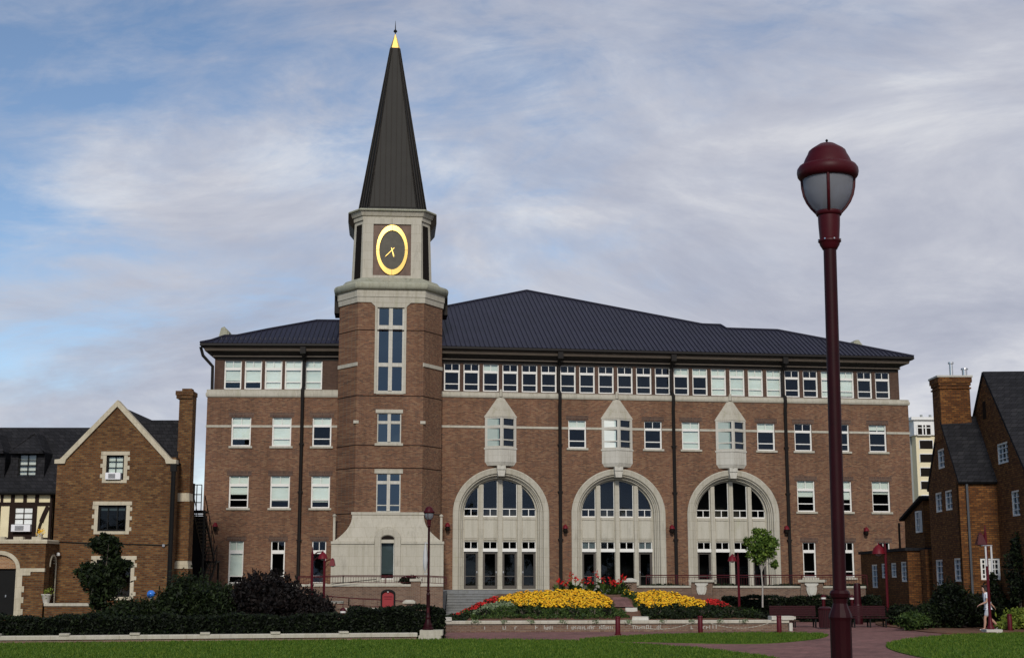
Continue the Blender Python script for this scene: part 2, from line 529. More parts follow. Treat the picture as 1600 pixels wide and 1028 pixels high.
def m_paving():
    t = NT('brick paving')
    v = t.mapped()
    bt = t.n('ShaderNodeTexBrick', offset=.5)
    bt.inputs['Scale'].default_value = 1; bt.inputs['Brick Width'].default_value = .22; bt.inputs['Row Height'].default_value = .11
    bt.inputs['Mortar Size'].default_value = .006
    for k, c in (('Color1', (.145, .066, .060)), ('Color2', (.265, .132, .116)), ('Mortar', (.11, .08, .07))): bt.inputs[k].default_value = (*c, 1)
    t.l(v, bt.inputs['Vector'])
    n = t.noise(v, .5, 5, .65); n2 = t.noise(v, 9, 4, .7)
    c = t.mix(1, bt.outputs['Color'], t.ramp(n, [(.3, (.60, .58, .60)), (.5, (1, 1, 1)), (.7, (1.18, 1.1, 1.12))]), 'MULTIPLY')
    c = t.mix(1, c, t.ramp(n2, [(.3, (.82, .82, .82)), (.7, (1.1, 1.1, 1.1))]), 'MULTIPLY')
    return t.out(c, .85, 0, .2, bump=n2, bump_s=.2)


M['paving'] = m_paving()


def m_frost():
    t = NT('frosted lamp glass')
    d = t.n('ShaderNodeBsdfPrincipled'); d.inputs['Base Color'].default_value = (.42, .43, .46, 1); d.inputs['Roughness'].default_value = .3
    tr = t.n('ShaderNodeBsdfTransparent'); tr.inputs[0].default_value = (.75, .76, .80, 1)
    tl = t.n('ShaderNodeBsdfTranslucent'); tl.inputs[0].default_value = (.75, .77, .82, 1)
    m1 = t.n('ShaderNodeMixShader'); m1.inputs[0].default_value = .55; t.l(d.outputs[0], m1.inputs[1]); t.l(tl.outputs[0], m1.inputs[2])
    m2 = t.n('ShaderNodeMixShader'); m2.inputs[0].default_value = .42; t.l(m1.outputs[0], m2.inputs[1]); t.l(tr.outputs[0], m2.inputs[2])
    o = t.n('ShaderNodeOutputMaterial'); t.l(m2.outputs[0], o.inputs[0])
    return t.m


M['frost'] = m_frost()

# ------------------------------------------------------------------ the academic building
FM = Frame(0, 90, 8.25)
_p = FM.w(FM.u(600, 700), 0, 0)
FL = Frame(_p.x, _p.y, 1.5)
FLOOR = 1.5
hall = thing('academic_building', FM.M, 'long brown brick building with three tall stone entrance arches and dark hipped roof', 'academic building')


def xform(mb, Mx):
    o = MB(); o.v = [tuple(Mx @ Vector(p)) for p in mb.v]; o.f = mb.f; o.m = mb.m
    return o


def face_matrix(a, b):
    """local x from a to b in plan, local y inwards (to the left of a->b)"""
    d = Vector((b[0] - a[0], b[1] - a[1])); L = d.length; d /= L
    return Matrix(((d.x, -d.y, 0, a[0]), (d.y, d.x, 0, a[1]), (0, 0, 1, 0), (0, 0, 0, 1))), L


def sash(F, root, u0, u1, z0, z1, v, style='sash', blind=0.0, bm='blind', glass='glass', sill=True):
    """white window: two top lights, thick transom, large pane, thin rail, low pane"""
    H = z1 - z0; W_ = u1 - u0
    a, b = v + .10, v + .18
    t = .062
    f = MB()
    f.box(u0, u0 + t, a, b, z0, z1).box(u1 - t, u1, a, b, z0, z1)
    f.box(u0 + t, u1 - t, a, b, z1 - .05, z1).box(u0 + t, u1 - t, a, b, z0, z0 + .075)
    if style == 'sash': f1, f2, f3 = .25, .335, .745
    else: f1, f2, f3 = .215, .30, .83
    za, zb, zc = z1 - f1 * H, z1 - f2 * H, z1 - f3 * H
    f.box(u0 + t, u1 - t, a - .02, b, zb, za)
    f.box((u0 + u1) / 2 - .02, (u0 + u1) / 2 + .02, a + .01, b, za, z1 - .05)
    f.box(u0 + t, u1 - t, a + .01, b, zc - .03, zc + .03)
    f.box(u0 + t, u0 + t + .03, a + .02, b, z0 + .075, zb).box(u1 - t - .03, u1 - t, a + .02, b, z0 + .075, zb)
    w = f.build('window', M['white'], root, F.M)
    g = MB(); vg = v + .15
    g.add([(u0 + t, vg, z0 + .05), (u1 - t, vg, z0 + .05), (u1 - t, vg, z1 - .03), (u0 + t, vg, z1 - .03)], [(0, 1, 2, 3)])
    g.build('pane', M[glass], w, F.M, recalc=False)
    if blind > 0:
        zl = z1 - blind * H
        q = MB().box(u0 + .03, u1 - .03, v + .21, v + .222, max(zl, z0 + .02), z1 - .01)
        q.box(u0 + .03, u1 - .03, v + .205, v + .235, max(zl, z0 + .02), max(zl, z0 + .02) + .03)
        q.build('blind', M[bm], w, F.M)
    if sill:
        s = MB().box(u0 - .12, u1 + .12, v - .09, v + .11, z0 - .13, z0 - .003)
        s.build('sill', M['stone'], w, F.M)
    return w


def rects(F, spec, yt, yb, xm):
    """row of windows: z levels from one column, u ranges per window"""
    z1, z0 = F.z(xm, yt), F.z(xm, yb)
    ym = (yt + yb) / 2
    return [(F.u(a, ym), F.u(b, ym), z0, z1) for a, b in spec]


# --- levels
zC0, zC1 = FM.z(860, 623), FM.z(860, 614.3)          # cornice band
V2 = .4                                              # the top storey stands back
zE = FM.z(860, 544.5, V2 - 1.0)                      # gutter lip
zS1, zS0 = FM.z(866, 666.8), FM.z(866, 670.2)        # string course
uA, uR = 0.0, FM.u(1420.5, 668)
uA = FM.u(600, 700)
uR2 = FM.u(1404.5, 600, V2)
LzC0, LzC1 = FL.z(425, 620.4), FL.z(425, 608.7)
uLL = FL.u(323.3, 640)
uLL2 = FL.u(335, 590, V2)
DZL = 0.0
LzE = FL.z(425, 536.5, V2 - 1.0)

# --- window rows
cx = [706.1, 736.3, 766, 795.9, 825.6, 855.3, 885, 914.4, 943.6, 973.1, 1002.5, 1032, 1061.4, 1089.7, 1118.9, 1147.9, 1177.1, 1206, 1234.8, 1263.3, 1292, 1321.7, 1349.8, 1378.7]
us = [FM.u(x, 592, V2) for x in cx]
n_ = len(us)
b1 = (us[-1] - us[0]) / (n_ - 1)
zt0, zt1 = FM.z(860, 613.2, V2), FM.z(860, 570.5, V2)
hw = (FM.u(867.5, 592, V2) - FM.u(843, 592, V2)) / 2
top_main = [(us[0] + b1 * i - hw, us[0] + b1 * i + hw, zt0, zt1) for i in range(n_)]
bl_top = [0, 0, .36, 0, 0, 0, 0, 0, 0, 0, 0, 0, .25, .25, 1, 1, 1, 1, 0, 0, 1, .92, 0, 0]
third = rects(FM, [(888, 916), (1006.7, 1034.2), (1065.6, 1093.4), (1183, 1210.7), (1241.4, 1268.5), (1299.5, 1326.7), (1357.9, 1385)], 656.3, 699.8, 902)
third_bl = [.25, 0, 1, .25, 0, 0, .2]
second = rects(FM, [(1245.8, 1273.5), (1303.5, 1331), (1363, 1390.8)], 750.7, 799, 1260)
second_bl = [.52, .6, .42]
first = rects(FM, [(1255, 1275.4), (1314.6, 1335), (1372, 1391.5)], 847, 902, 1265)
hwL = 13.35 / 24.2
Lc = [363.8, 395.5, 427.2, 458.4, 489.9]
Lus = [FL.u(x, 585, V2) for x in Lc]
Lz0, Lz1 = FL.z(425, 608.0, V2), FL.z(425, 563.3, V2)
top_left = [(u - hwL, u + hwL, Lz0, Lz1) for u in Lus]
top_left_bl = [.70, .74, 1, 1, 1]
L3 = rects(FL, [(361.2, 391.9), (425, 455), (488, 517.7)], 651.7, 696.8, 425)
L3_bl = [.78, 1, .25]
L2 = rects(FL, [(357.4, 388.2), (422, 452.6), (485.8, 515.3)], 743, 793.4, 437)
L2_bl = [.58, .79, .81]
L1 = rects(FL, [(356.9, 380), (422.7, 444.7), (487, 509)], 845, 911, 433)
L1_bl = [.83, .0, .0]

# --- arches
ARC = [783.0, 965.0, 1145.8]
Rout = (FM.u(858.4, 820) - FM.u(707.8, 820)) / 2
Rin = Rout - .66
uarc = [FM.u(x, 800) for x in ARC]
step_ = (uarc[2] - uarc[0]) / 2
uarc = [uarc[0] + step_ * i for i in range(3)]
zsp = FM.z(783, 803)
Rv = FM.z(783, 731.3) - zsp
kz = Rv / Rout


def arch_poly(uc, r, zb, n=28, k=kz, dz=0):
    p = [(uc - r, zb)]
    for i in range(n + 1):
        t = math.pi - math.pi * i / n
        p.append((uc + r * math.cos(t), zsp + dz + r * k * math.sin(t)))
    p.append((uc + r, zb))
    return p


def rp(r): return [(r[0], r[2]), (r[1], r[2]), (r[1], r[3]), (r[0], r[3])]


w = MB()
w.slab([(uA, .5), (uR, .5), (uR, zC0 + .1), (uA, zC0 + .1)],
       [rp(r) for r in third + second + first] + [arch_poly(u, Rin + .3, FLOOR - .05)[::-1] for u in uarc], 0, .42)
w.build('wall', M['brick'], hall, FM.M)
w = MB()
w.slab([(uA, zC1 - .05), (uR2, zC1 - .05), (uR2, zE - .1), (uA, zE - .1)], [rp(r) for r in top_main], V2, V2 + .3)
w.build('wall', M['brick_dark'], hall, FM.M)
w = MB()
w.slab([(uLL, .5), (-.02, .5), (-.02, LzC0 + .1), (uLL, LzC0 + .1)], [rp(r) for r in L3 + L2 + L1], 0, .42)
w.build('wall', M['brick'], hall, FL.M)
w = MB()
w.slab([(uLL2, LzC1 - .05), (-.02, LzC1 - .05), (-.02, LzE - .1), (uLL2, LzE - .1)], [rp(r) for r in top_left], V2, V2 + .3)
w.build('wall', M['brick_dark'], hall, FL.M)
# returns, backs and a dim room behind the glass
BK_ = 24
w = MB().box(uR - .4, uR - .001, .42, BK_, .5, zC0 + .1).box(uR2 - .3, uR2 - .001, V2 + .3, BK_ - .3, zC1 - .05, zE - .1)
w.box(uA, uR, BK_ + .01, BK_ + .4, .5, zE - .1)
w.build('wall', M['brick'], hall, FM.M)
w = MB().box(uLL + .001, uLL + .4, .42, BK_, .5, LzC0 + .1).box(uLL2 + .001, uLL2 + .3, V2 + .3, BK_ - .3, LzC1 - .05, LzE - .1)
w.box(uLL, 2, BK_ + .01, BK_ + .4, .5, LzE - .1)
w.build('wall', M['brick'], hall, FL.M)
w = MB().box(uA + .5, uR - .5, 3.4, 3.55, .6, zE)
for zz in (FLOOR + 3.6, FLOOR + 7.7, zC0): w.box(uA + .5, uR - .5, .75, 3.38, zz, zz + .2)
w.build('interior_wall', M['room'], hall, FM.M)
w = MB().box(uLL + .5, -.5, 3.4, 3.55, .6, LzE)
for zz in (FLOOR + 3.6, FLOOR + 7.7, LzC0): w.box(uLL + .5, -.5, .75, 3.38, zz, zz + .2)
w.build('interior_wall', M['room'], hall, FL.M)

for r, b in zip(top_main, bl_top): sash(FM, hall, *r, V2, 'sash', b, sill=False)
for r, b in zip(third, third_bl): sash(FM, hall, *r, 0, 'sash', b)
for r, b in zip(second, second_bl): sash(FM, hall, *r, 0, 'sash', b)
for r in first: sash(FM, hall, *r, 0, 'tall', 0)
for r, b in zip(top_left, top_left_bl): sash(FL, hall, *r, V2, 'sash', b, sill=False)
for r, b in zip(L3, L3_bl): sash(FL, hall, *r, 0, 'sash', b)
for r, b in zip(L2, L2_bl): sash(FL, hall, *r, 0, 'sash', b)
for r, b, m_ in zip(L1, L1_bl, ('blind', 'blind', 'blind')): sash(FL, hall, *r, 0, 'tall', b, m_)

for F, rows in ((FM, third + second + first), (FL, L3 + L2 + L1)):
    for u0, u1, z0, z1 in rows: MB().box(u0 - .16, u1 + .16, -.006, .05, z1, z1 + .30).build('lintel_course', M['soldier'], hall, F.M)


def bands(F, ua, ub, z0, z1, rows, prof_o, skip=()):
    """stone string course broken by the windows"""
    cuts = sorted([(r[0], r[1]) for r in rows] + list(skip))
    u = ua
    for a, b in cuts + [(ub, ub)]:
        if a > u: MB().box(u, a, -prof_o, .06, z0, z1).build('string_course', M['stone'], hall, F.M)
        u = b


OR_C = [782.2, 962.0, 1139.6]
ow = (FM.u(806.7, 680) - FM.u(757.7, 680)) / 2
uor = [uarc[i] + (FM.u(782.2, 680) - uarc[0]) for i in range(3)]
bands(FM, uA, uR + .03, zS0, zS1, third, .035, [(u - ow, u + ow) for u in uor])
bands(FL, uLL - .03, -.3, FL.z(410, 667.6), FL.z(410, 664.2), L3, .035)

zc = zC0 + (zC1 - zC0) * .52
prof = [(-V2 - .02, zC0), (.0, zC0), (.06, zC0), (.10, zC0 + .10), (.10, zc), (.05, zc + .04), (.05, zC1 - .02), (-.0, zC1), (-V2 - .02, zC1 + .03)]
MB().sweep_plan([(uA, 0), (uR, 0), (uR, BK_)], prof).build('cornice', M['stone'], hall, FM.M)
lc = LzC0 + (LzC1 - LzC0) * .52
prof = [(-V2 - .02, LzC0), (.06, LzC0), (.10, LzC0 + .1), (.10, lc), (.05, lc + .04), (.05, LzC1 - .02), (0, LzC1), (-V2 - .02, LzC1 + .03)]
MB().sweep_plan([(uLL, BK_), (uLL, 0), (0, 0)], prof).build('cornice', M['stone'], hall, FL.M)


def eaves(F, path, ze, xs):
    zf = lambda y, o: F.z(xs[0], y + xs[1], V2 - o)
    g = [(1.0, ze), (1.02, ze - .13), (.94, ze - .2), (.84, ze - .2), (.84, ze)]
    MB().sweep_plan(path, g).build('gutter', M['pipe'], hall, F.M)
    z1, z2 = zf(549.3, .8), zf(555.5, .8)
    MB().sweep_plan(path, [(.835, ze - .02), (.83, z1), (.80, z1 - .02), (.74, z2), (.60, z2), (.60, ze - .02)]).build('fascia', M['fascia'], hall, F.M)
    z3, z4, z5 = zf(563, .25), zf(566, .2), zf(570, .05)
    MB().sweep_plan(path, [(.598, ze - .03), (.598, z2 + .03), (.40, z2 - .06), (.26, z3), (.20, z3), (.20, z4), (.06, z4), (.06, z5), (-.05, z5), (-.05, ze - .03)]).build('soffit', M['soffit'], hall, F.M)
    MB().sweep_plan(path, [(.205, z3 - .01), (.30, z3 - .01), (.30, z4 + .02), (.205, z4 + .02)]).build('eaves_moulding', M['fascia'], hall, F.M)


eaves(FM, [(uA, V2), (uR2 - .28, V2), (uR2 - .28, BK_ - .4)], zE, (860, 0))
eaves(FL, [(uLL2 + .2, BK_ - .4), (uLL2 + .2, V2), (-.3, V2)], LzE, (425, -7.6))


def roof(F, ua, ub, ze, outline, tanp, gap, snow=None):
    ve = V2 - 1.0
    top = [F.on_plane(x, y, ve, ze, tanp) for x, y in outline]
    top = [(u, max(v, ve + .02), z) for u, v, z in top]
    vr = max(v for u, v, z in top) + .3
    fr = [(ua, ve, ze), (ub, ve, ze)]
    m = MB()
    # front slope as strips under the outline, back slope mirrored
    P = [(ua, ve, ze)] + top + [(ub, ve, ze)] if top[0][0] > ua + .01 else top + [(ub, ve, ze)]
    P = [P[0]] + [p for i, p in enumerate(P[1:]) if p[0] > P[0][0] + .005]
    for a, b in zip(P[:-1], P[1:]):
        m.add([(a[0], ve, ze), (b[0], ve, ze), b, a], [(0, 1, 2, 3)])
        a2, b2 = (a[0], 2 * vr - a[1], a[2]), (b[0], 2 * vr - b[1], b[2])
        m.add([a, b, b2, a2], [(0, 1, 2, 3)])
        m.add([a2, b2, (b[0], 2 * vr - ve, ze), (a[0], 2 * vr - ve, ze)], [(0, 1, 2, 3)])
    bm_ = m
    r = bm_.build('roof', M['roof'], hall, F.M)
    # standing seams
    s = MB(); u = ua + gap * .5
    cs = 1 / math.sqrt(1 + tanp * tanp); nv, nz = -tanp * cs, cs
    h = .055; wd = .05
    while u < ub:
        for a, b in zip(P[:-1], P[1:]):
            if a[0] <= u < b[0]:
                f = (u - a[0]) / (b[0] - a[0]); vt = a[1] + (b[1] - a[1]) * f
                if vt - ve > .15:
                    zt = ze + tanp * (vt - ve)
                    s.add([(u - wd / 2, ve, ze + .002), (u + wd / 2, ve, ze + .002), (u + wd / 2, vt, zt + .002), (u - wd / 2, vt, zt + .002),
                           (u - wd / 3, ve + nv * h, ze + nz * h), (u + wd / 3, ve + nv * h, ze + nz * h), (u + wd / 3, vt + nv * h, zt + nz * h), (u - wd / 3, vt + nv * h, zt + nz * h)],
                          [(0, 3, 7, 4), (1, 5, 6, 2), (4, 7, 6, 5), (0, 4, 5, 1), (3, 2, 6, 7)])
                    if snow:
                        q = ve + .55
                        if vt > q + .2:
                            s.box(u + gap * .5 - .04, u + gap * .5 + .04, q, q + .06, ze + tanp * (q - ve), ze + tanp * (q - ve) + .16)
                break
        u += gap
    # ridge and hip capping
    for a, b in zip(P[:-1], P[1:]):
        s.tube([(a[0], a[1], a[2] + .03), (b[0], b[1], b[2] + .03)], .075, 6)
    s.build('roof_seam', M['roof_seam'], r, F.M)
    return P, vr


TP = math.tan(R(28))
roof(FM, uA, uR2 + .72, zE + .02, [(600, 497), (690, 480.5), (823, 454.5), (1097, 507.3), (1126, 508.2), (1135, 513.8), (1215, 516.3), (1335, 538.9)], TP, .31)
roof(FL, uLL2 - .8, 2.0, LzE + .02, [(330, 532.3), (351, 525.2), (370, 524.8), (419, 515), (495, 501.3), (528, 501.6), (606, 501.6)], TP, .31, True)

# carved stone blocks where the end parapets rise through the roof
m = MB()
pu = [FL.on_plane(x, y, V2 - 1, LzE, TP) for x, y in ((331, 528), (350, 525))]
a, b = pu
m.prism_xz([(a[0], a[2] - .25), (b[0] - .05, b[2] - .55), (b[0] + .12, b[2] - .1), (b[0] + .1, b[2] + .42), (b[0] - .1, b[2] + .72), (b[0] - .3, b[2] + .62), (a[0] + .25, a[2] + .16), (a[0], a[2] + .12)], a[1] + .9, a[1] + 1.5)
m.prism_xz([(b[0] + .0, b[2] - .5), (b[0] + .24, b[2] - .3), (b[0] + .18, b[2] + .36), (b[0] + .02, b[2] + .6)], a[1] + 1.0, a[1] + 2.6)
m.build('parapet_block', M['stone_green'], hall, FL.M)
m = MB()
a = FM.on_plane(1337, 538.5, V2 - 1, zE, TP); b = FM.on_plane(1377, 546.5, V2 - 1, zE, TP)
z_ = a[2]
m.prism_xz([(a[0] - .12, z_ - .3), (a[0] - .08, z_ + .18), (a[0] + .1, z_ + .36), (a[0] + .3, z_ + .36), (b[0] - .7, b[2] + .2), (b[0] - .5, b[2] + .12), (b[0] - .35, b[2] + .3), (b[0] - .15, b[2] + .3), (b[0] + .05, b[2] - .25)], a[1] + .15, a[1] + 1.1)
m.build('parapet_block', M['stone_green'], hall, FM.M)

# downspouts with their swan necks
def spout(F, xt, yt, xb, yb, ze, c0, c1, zf=FLOOR - .1):
    u = (F.u(xt, yt) + F.u(xb, yb)) / 2
    p = [(u, V2 - .92, ze - .18), (u, V2 - .7, ze - .45), (u, V2 - .16, ze - .98), (u, V2 - .14, c1 + .25), (u, -.22, c1 - .02), (u, -.24, c0 - .1), (u, -.12, c0 - .45), (u, -.12, zf)]
    m = MB().tube(p, .11, 8)
    for z in (c0 - 3, c0 - 6, c0 - 9): m.box(u - .16, u + .16, -.2, .01, z, z + .07)
    m.box(u - .17, u + .17, V2 - 1.0, V2 - .72, ze - .62, ze - .2)
    m.build('downspout', M['pipe'], hall, F.M, smooth=40)


spout(FM, 871, 640, 879, 880, zE, zC0, zC1)
spout(FM, 1048.5, 640, 1059, 880, zE, zC0, zC1)
spout(FM, 1223.5, 640, 1236.5, 880, zE, zC0, zC1)
spout(FL, 472, 640, 467, 880, LzE, LzC0, LzC1)
ul = uLL2
MB().tube([(ul - .85, V2 - .5, LzE - .15), (ul - .7, V2 - .4, LzE - .7), (ul - .12, V2 - .1, LzE - 1.35), (ul - .1, V2 - .1, LzC1 + .02)], .1, 8).build('downspout', M['pipe'], hall, FL.M, smooth=40)


# --- entrance arches
REC = .55
bays_px = [(-59, -34), (-26.4, -3.9), (3.9, 26.6), (34.3, 59)]
PXM = (FM.u(839.6, 820, REC) - FM.u(721.5, 820, REC)) / 118.1
bays = [(a * PXM, b * PXM) for a, b in bays_px]
yz = lambda y: FM.z(780.5, y, REC)
zw0, zw1 = yz(807), yz(794.8)
ztr0, ztr1 = yz(856.7), yz(845.7)
zd1, zd0 = yz(861.6), FLOOR
for ia, uc in enumerate(uarc):
    path = [(uc - Rin, FLOOR - .05, -1, 0), (uc - Rin, FLOOR + .6, -1, 0)]
    for i in range(41):
        t = math.pi - math.pi * i / 40
        path.append((uc + Rin * math.cos(t), zsp + Rin * kz * math.sin(t), math.cos(t), math.sin(t)))
    path += [(uc + Rin, FLOOR + .6, 1, 0), (uc + Rin, FLOOR - .05, 1, 0)]
    prof = [(0, .75), (0, .34), (.03, .30), (.07, .30), (.10, .34), (.10, .22), (.17, .18), (.17, .08), (.20, .05), (.25, .05), (.28, .1), (.28, -.02), (.31, -.06), (.52, -.08), (.60, -.10), (.66, -.06), (.66, .1)]
    m = MB().sweep_arch(path, prof)
    sur = m.build('arch_surround', M['stone'], hall, FM.M, smooth=35)
    # stone infill with openings
    ro = Rin - .10
    holes = []; tops = []
    for a, b in bays:
        a_, b_ = max(a, -ro * .992), min(b, ro * .992)
        N = 9; arc = []
        for i in range(N + 1):
            u = b_ + (a_ - b_) * i / N
            arc.append((uc + u, zsp + kz * math.sqrt(max(0, ro * ro - u * u)) ))
        poly = [(uc + a_, zw0), (uc + b_, zw0)] + [p for p in arc if p[1] > zw0 + .01]
        tops.append((a_, b_, arc)); holes.append(poly)
        holes.append(rp((uc + a_, uc + b_, ztr0, ztr1)))
        holes.append(rp((uc + a_, uc + b_, zd0 + .02, zd1)))
    m = MB().slab(arch_poly(uc, Rin + .02, FLOOR - .02), holes, REC, REC + .25)
    for a, b in ((bays[0][1], bays[1][0]), (bays[1][1], bays[2][0]), (bays[2][1], bays[3][0])):
        mid = (a + b) / 2; hw_ = (b - a) / 2
        zt = zsp + kz * math.sqrt(ro * ro - mid * mid) + .05
        m.box(uc + mid - hw_ * .82, uc + mid + hw_ * .82, REC - .13, REC - .001, FLOOR - .02, zt)
    for i, (a, b) in enumerate(bays):
        aa, bb = max(a, -ro) + .04, min(b, ro) - .04
        m.box(uc + aa, uc + bb, REC - .07, REC - .001, zw0 - .18, zw0 - .06)
        m.box(uc + aa, uc + bb, REC - .05, REC - .001, ztr1 + .10, ztr1 + .2)
    infill = m.build('arch_infill', M['stone'], hall, FM.M)
    if True:                                     # smoother pale spandrel panels
        m = MB()
        for a, b in bays:
            m.box(uc + max(a, -ro) + .05, uc + min(b, ro) - .05, REC - .03, REC - .002, ztr1 + .22, zw0 - .2)
        m.build('spandrel_panel', M['stone_mid'], infill, FM.M)
    for i, (a_, b_, arc) in enumerate(tops):
        f = MB(); a, b = uc + a_, uc + b_; y0, y1 = REC + .06, REC + .12
        f.box(a, b, y0, y1, zw0, zw0 + .07).box(a + .03, b - .03, y0, y1, zw1 - .025, zw1 + .025)
        f.box((a + b) / 2 - .025, (a + b) / 2 + .025, y0, y1, zw0 + .07, zw1 - .025)
        ra, rb = arc[-1][1], arc[0][1]
        if ra > zw0 + .2: f.box(a, a + .03, y0, y1, zw0 + .07, ra)
        else: f.box(a, a + .05, y0, y1, zw0 + .07, zw1)
        if rb > zw0 + .2: f.box(b - .03, b, y0, y1, zw0 + .07, rb)
        else: f.box(b - .05, b, y0, y1, zw0 + .07, zw1)
        wn = f.build('window', M['white'], hall, FM.M)
        g = MB(); yy = REC + .1
        poly = [(a, yy, zw0 + .02), (b, yy, zw0 + .02)] + [(p[0], yy, p[1] - .01) for p in arc if p[1] > zw0 + .05]
        g.add(poly, [tuple(range(len(poly)))])
        g.build('pane', M['glass'], wn, FM.M, recalc=False)
        # transom light
        f = MB()
        f.box(a, b, y0, y1, zd1 + .0, ztr0 + .001) if False else None
        f.box(a, a + .045, y0, y1, ztr0, ztr1).box(b - .045, b, y0, y1, ztr0, ztr1).box(a + .045, b - .045, y0, y1, ztr1 - .04, ztr1)
        f.box((a + b) / 2 - .025, (a + b) / 2 + .025, y0, y1, ztr0, ztr1 - .04)
        f.box(a - .02, b + .02, REC - .05, REC + .0 - .003, zd1 + .0, ztr0 + .01)
        wn = f.build('window', M['white'], hall, FM.M)
        g = MB().add([(a, yy, ztr0), (b, yy, ztr0), (b, yy, ztr1), (a, yy, ztr1)], [(0, 1, 2, 3)])
        g.build('pane', M['glass_dark'], wn, FM.M, recalc=False)
        if ia == 1 and i in (0, 3):
            MB().box(a, b, yy + .05, yy + .06, ztr0, ztr1).build('blind', M['blind'], wn, FM.M)
        # door
        framed = (ia == 0) or (i in (0, 3) and not (ia == 2 and i == 3 and False))
        t = .13 if framed else .03
        y0, y1 = REC + .08, REC + .15
        d = MB()
        d.box(a, a + t, y0, y1, zd0 + .02, zd1).box(b - t, b, y0, y1, zd0 + .02, zd1).box(a + t, b - t, y0, y1, zd1 - t, zd1).box(a + t, b - t, y0, y1, zd0 + .02, zd0 + .1 + t)
        if framed: d.box(a + t, b - t, y0 + .02, y1, zd0 + .78, zd0 + .83)
        dd = d.build('door', M['door' if framed else 'louvre'], hall, FM.M)
        g = MB().add([(a + t, y0 + .05, zd0 + .1), (b - t, y0 + .05, zd0 + .1), (b - t, y0 + .05, zd1 - .02), (a + t, y0 + .05, zd1 - .02)], [(0, 1, 2, 3)])
        g.build('pane', M['glass_dark'], dd, FM.M, recalc=False)
        if framed:
            hx = b - t * .5 if i < 2 else a + t * .5
            MB().box(hx - .035, hx + .035, y0 - .06, y0, zd0 + 1.0, zd0 + 1.12).build('handle', M['steel'], dd, FM.M)

# --- prow shaped oriels over the arches
zo = [FM.z(782, y, -.1) for y in (612.9, 637, 651.3, 653.6, 699, 701, 722, 727.5, 729, 741)]
PROW = .62
for io, uc in enumerate(uor):
    A, B, C_ = (-ow, -.02), (0.0, -PROW), (ow, -.02)
    fr = MB(); gl = MB()
    zt, zb = zo[3], zo[4]; H = zt - zb
    for P, Q in ((A, B), (B, C_)):
        Mx, L = face_matrix(P, Q)
        c = MB()
        l, r = .17, L - .13
        if P is B: l, r = .13, L - .17
        z1a, z1b = zt - .25 * H, zt - .355 * H; z2a, z2b = zb + .275 * H, zb + .235 * H
        c.slab([(0, zb - .02), (L, zb - .02), (L, zt + .06), (0, zt + .06)], [rp((l, r, z1a, zt - .03)), rp((l, r, z2a, z1b)), rp((l, r, zb + .08, z2b))], 0, .12)
        c = xform(c, Mx); fr.add(c.v, c.f)
        g = MB().add([(l - .03, .08, zb), (r + .03, .08, zb), (r + .03, .08, zt), (l - .03, .08, zt)], [(0, 1, 2, 3)])
        g = xform(g, Mx); gl.add(g.v, g.f)
    Mo = FM.M @ Matrix.Translation((uc, 0, 0))
    e = 1.03
    o = fr.build('oriel_window', M['stone_white'], hall, Mo)
    gl.build('pane', M['glass'], o, Mo, recalc=False)
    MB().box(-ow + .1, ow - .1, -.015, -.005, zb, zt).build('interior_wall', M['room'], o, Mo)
    MB().prism_xy([(-ow + .14, -.10), (-.16, -PROW + .2), (-.15, -PROW + .22), (-ow + .14, -.07)], zb + .05, zt - .02).build('blind', M['blind' if io == 1 else 'blind_grey'], o, Mo)
    k = MB()
    tri = lambda s, y=0: [(-ow * s, y), (0, -PROW * s - (s - 1) * .05), (ow * s, y)]
    k.prism_xy(tri(1.06), zb - .12, zb - .02)
    k.prism_xy(tri(1.0), zo[6], zb - .12)
    k.prism_xy(tri(.84), zo[7], zo[6] - .001, tri(.98))
    k.box(-.27, .27, -.46, .02, zo[9] + .3, zo[7] - .002)
    k.prism_xz([(-.27, zo[9] + .3), (.27, zo[9] + .3), (.20, zo[9] - .12), (-.20, zo[9] - .12)], -.40, .12)
    k.build('corbel', M['stone_white'], o, Mo)
    rf = MB()
    rings = [(1.05, zo[3] + .06), (1.05, zo[2] + .02), (.32, zo[2] + .68 * (zo[0] - zo[2])), (.21, zo[2] + .79 * (zo[0] - zo[2])), (.04, zo[0])]
    pts = []
    for s_, z in rings: pts.append([(x, y, z) for x, y in tri(s_)])
    vs = [p for r in pts for p in r]
    fs = []
    for i in range(len(rings) - 1):
        for j in range(2): fs.append((i * 3 + j, i * 3 + j + 1, i * 3 + j + 4, i * 3 + j + 3))
        fs.append((i * 3 + 2, i * 3, i * 3 + 3, i * 3 + 5))
    fs += [(2, 1, 0), tuple(len(vs) - 3 + j for j in range(3))]
    rf.add(vs, fs)
    rf.tube([(0, -.05, zo[0] - .25), (0, -.12, zo[0] + .12), (0, -.12, zo[0] + .2)], [.14, .09, .02], 6)
    rf.build('oriel_roof', M['stone'], o, Mo)


# ------------------------------------------------------------------ the clock tower
_pt = FM.w(FM.u(610.0, 500, -2.2), -2.2, 0)
FT = Frame(_pt.x, _pt.y, 5.0)
_u0 = FT.u(611.0, 500)
_o = FT.w(_u0, 0, 0); FT = Frame(_o.x, _o.y, 5.0)
tower = thing('clock_tower', FT.M, 'octagonal brick clock tower with a gilded oval clock under a tall dark pointed spire', 'clock tower')
PX = (FT.u(663.4, 600) - FT.u(559.3, 600)) / 104.1          # metres per photo pixel at the tower front
hf = 52.0 * PX
ht = (FT.u(689.8, 600, 1.8) - FT.u(528, 600, 1.8)) / 2
VC = ht


def octa(hf, ht, dep=None):
    d = dep if dep is not None else (ht - hf) * 1.45
    a, b = VC - ht, VC + ht
    return [(-hf, a), (hf, a), (ht, a + d), (ht, b - d), (hf, b), (-hf, b), (-ht, b - d), (-ht, a + d)]


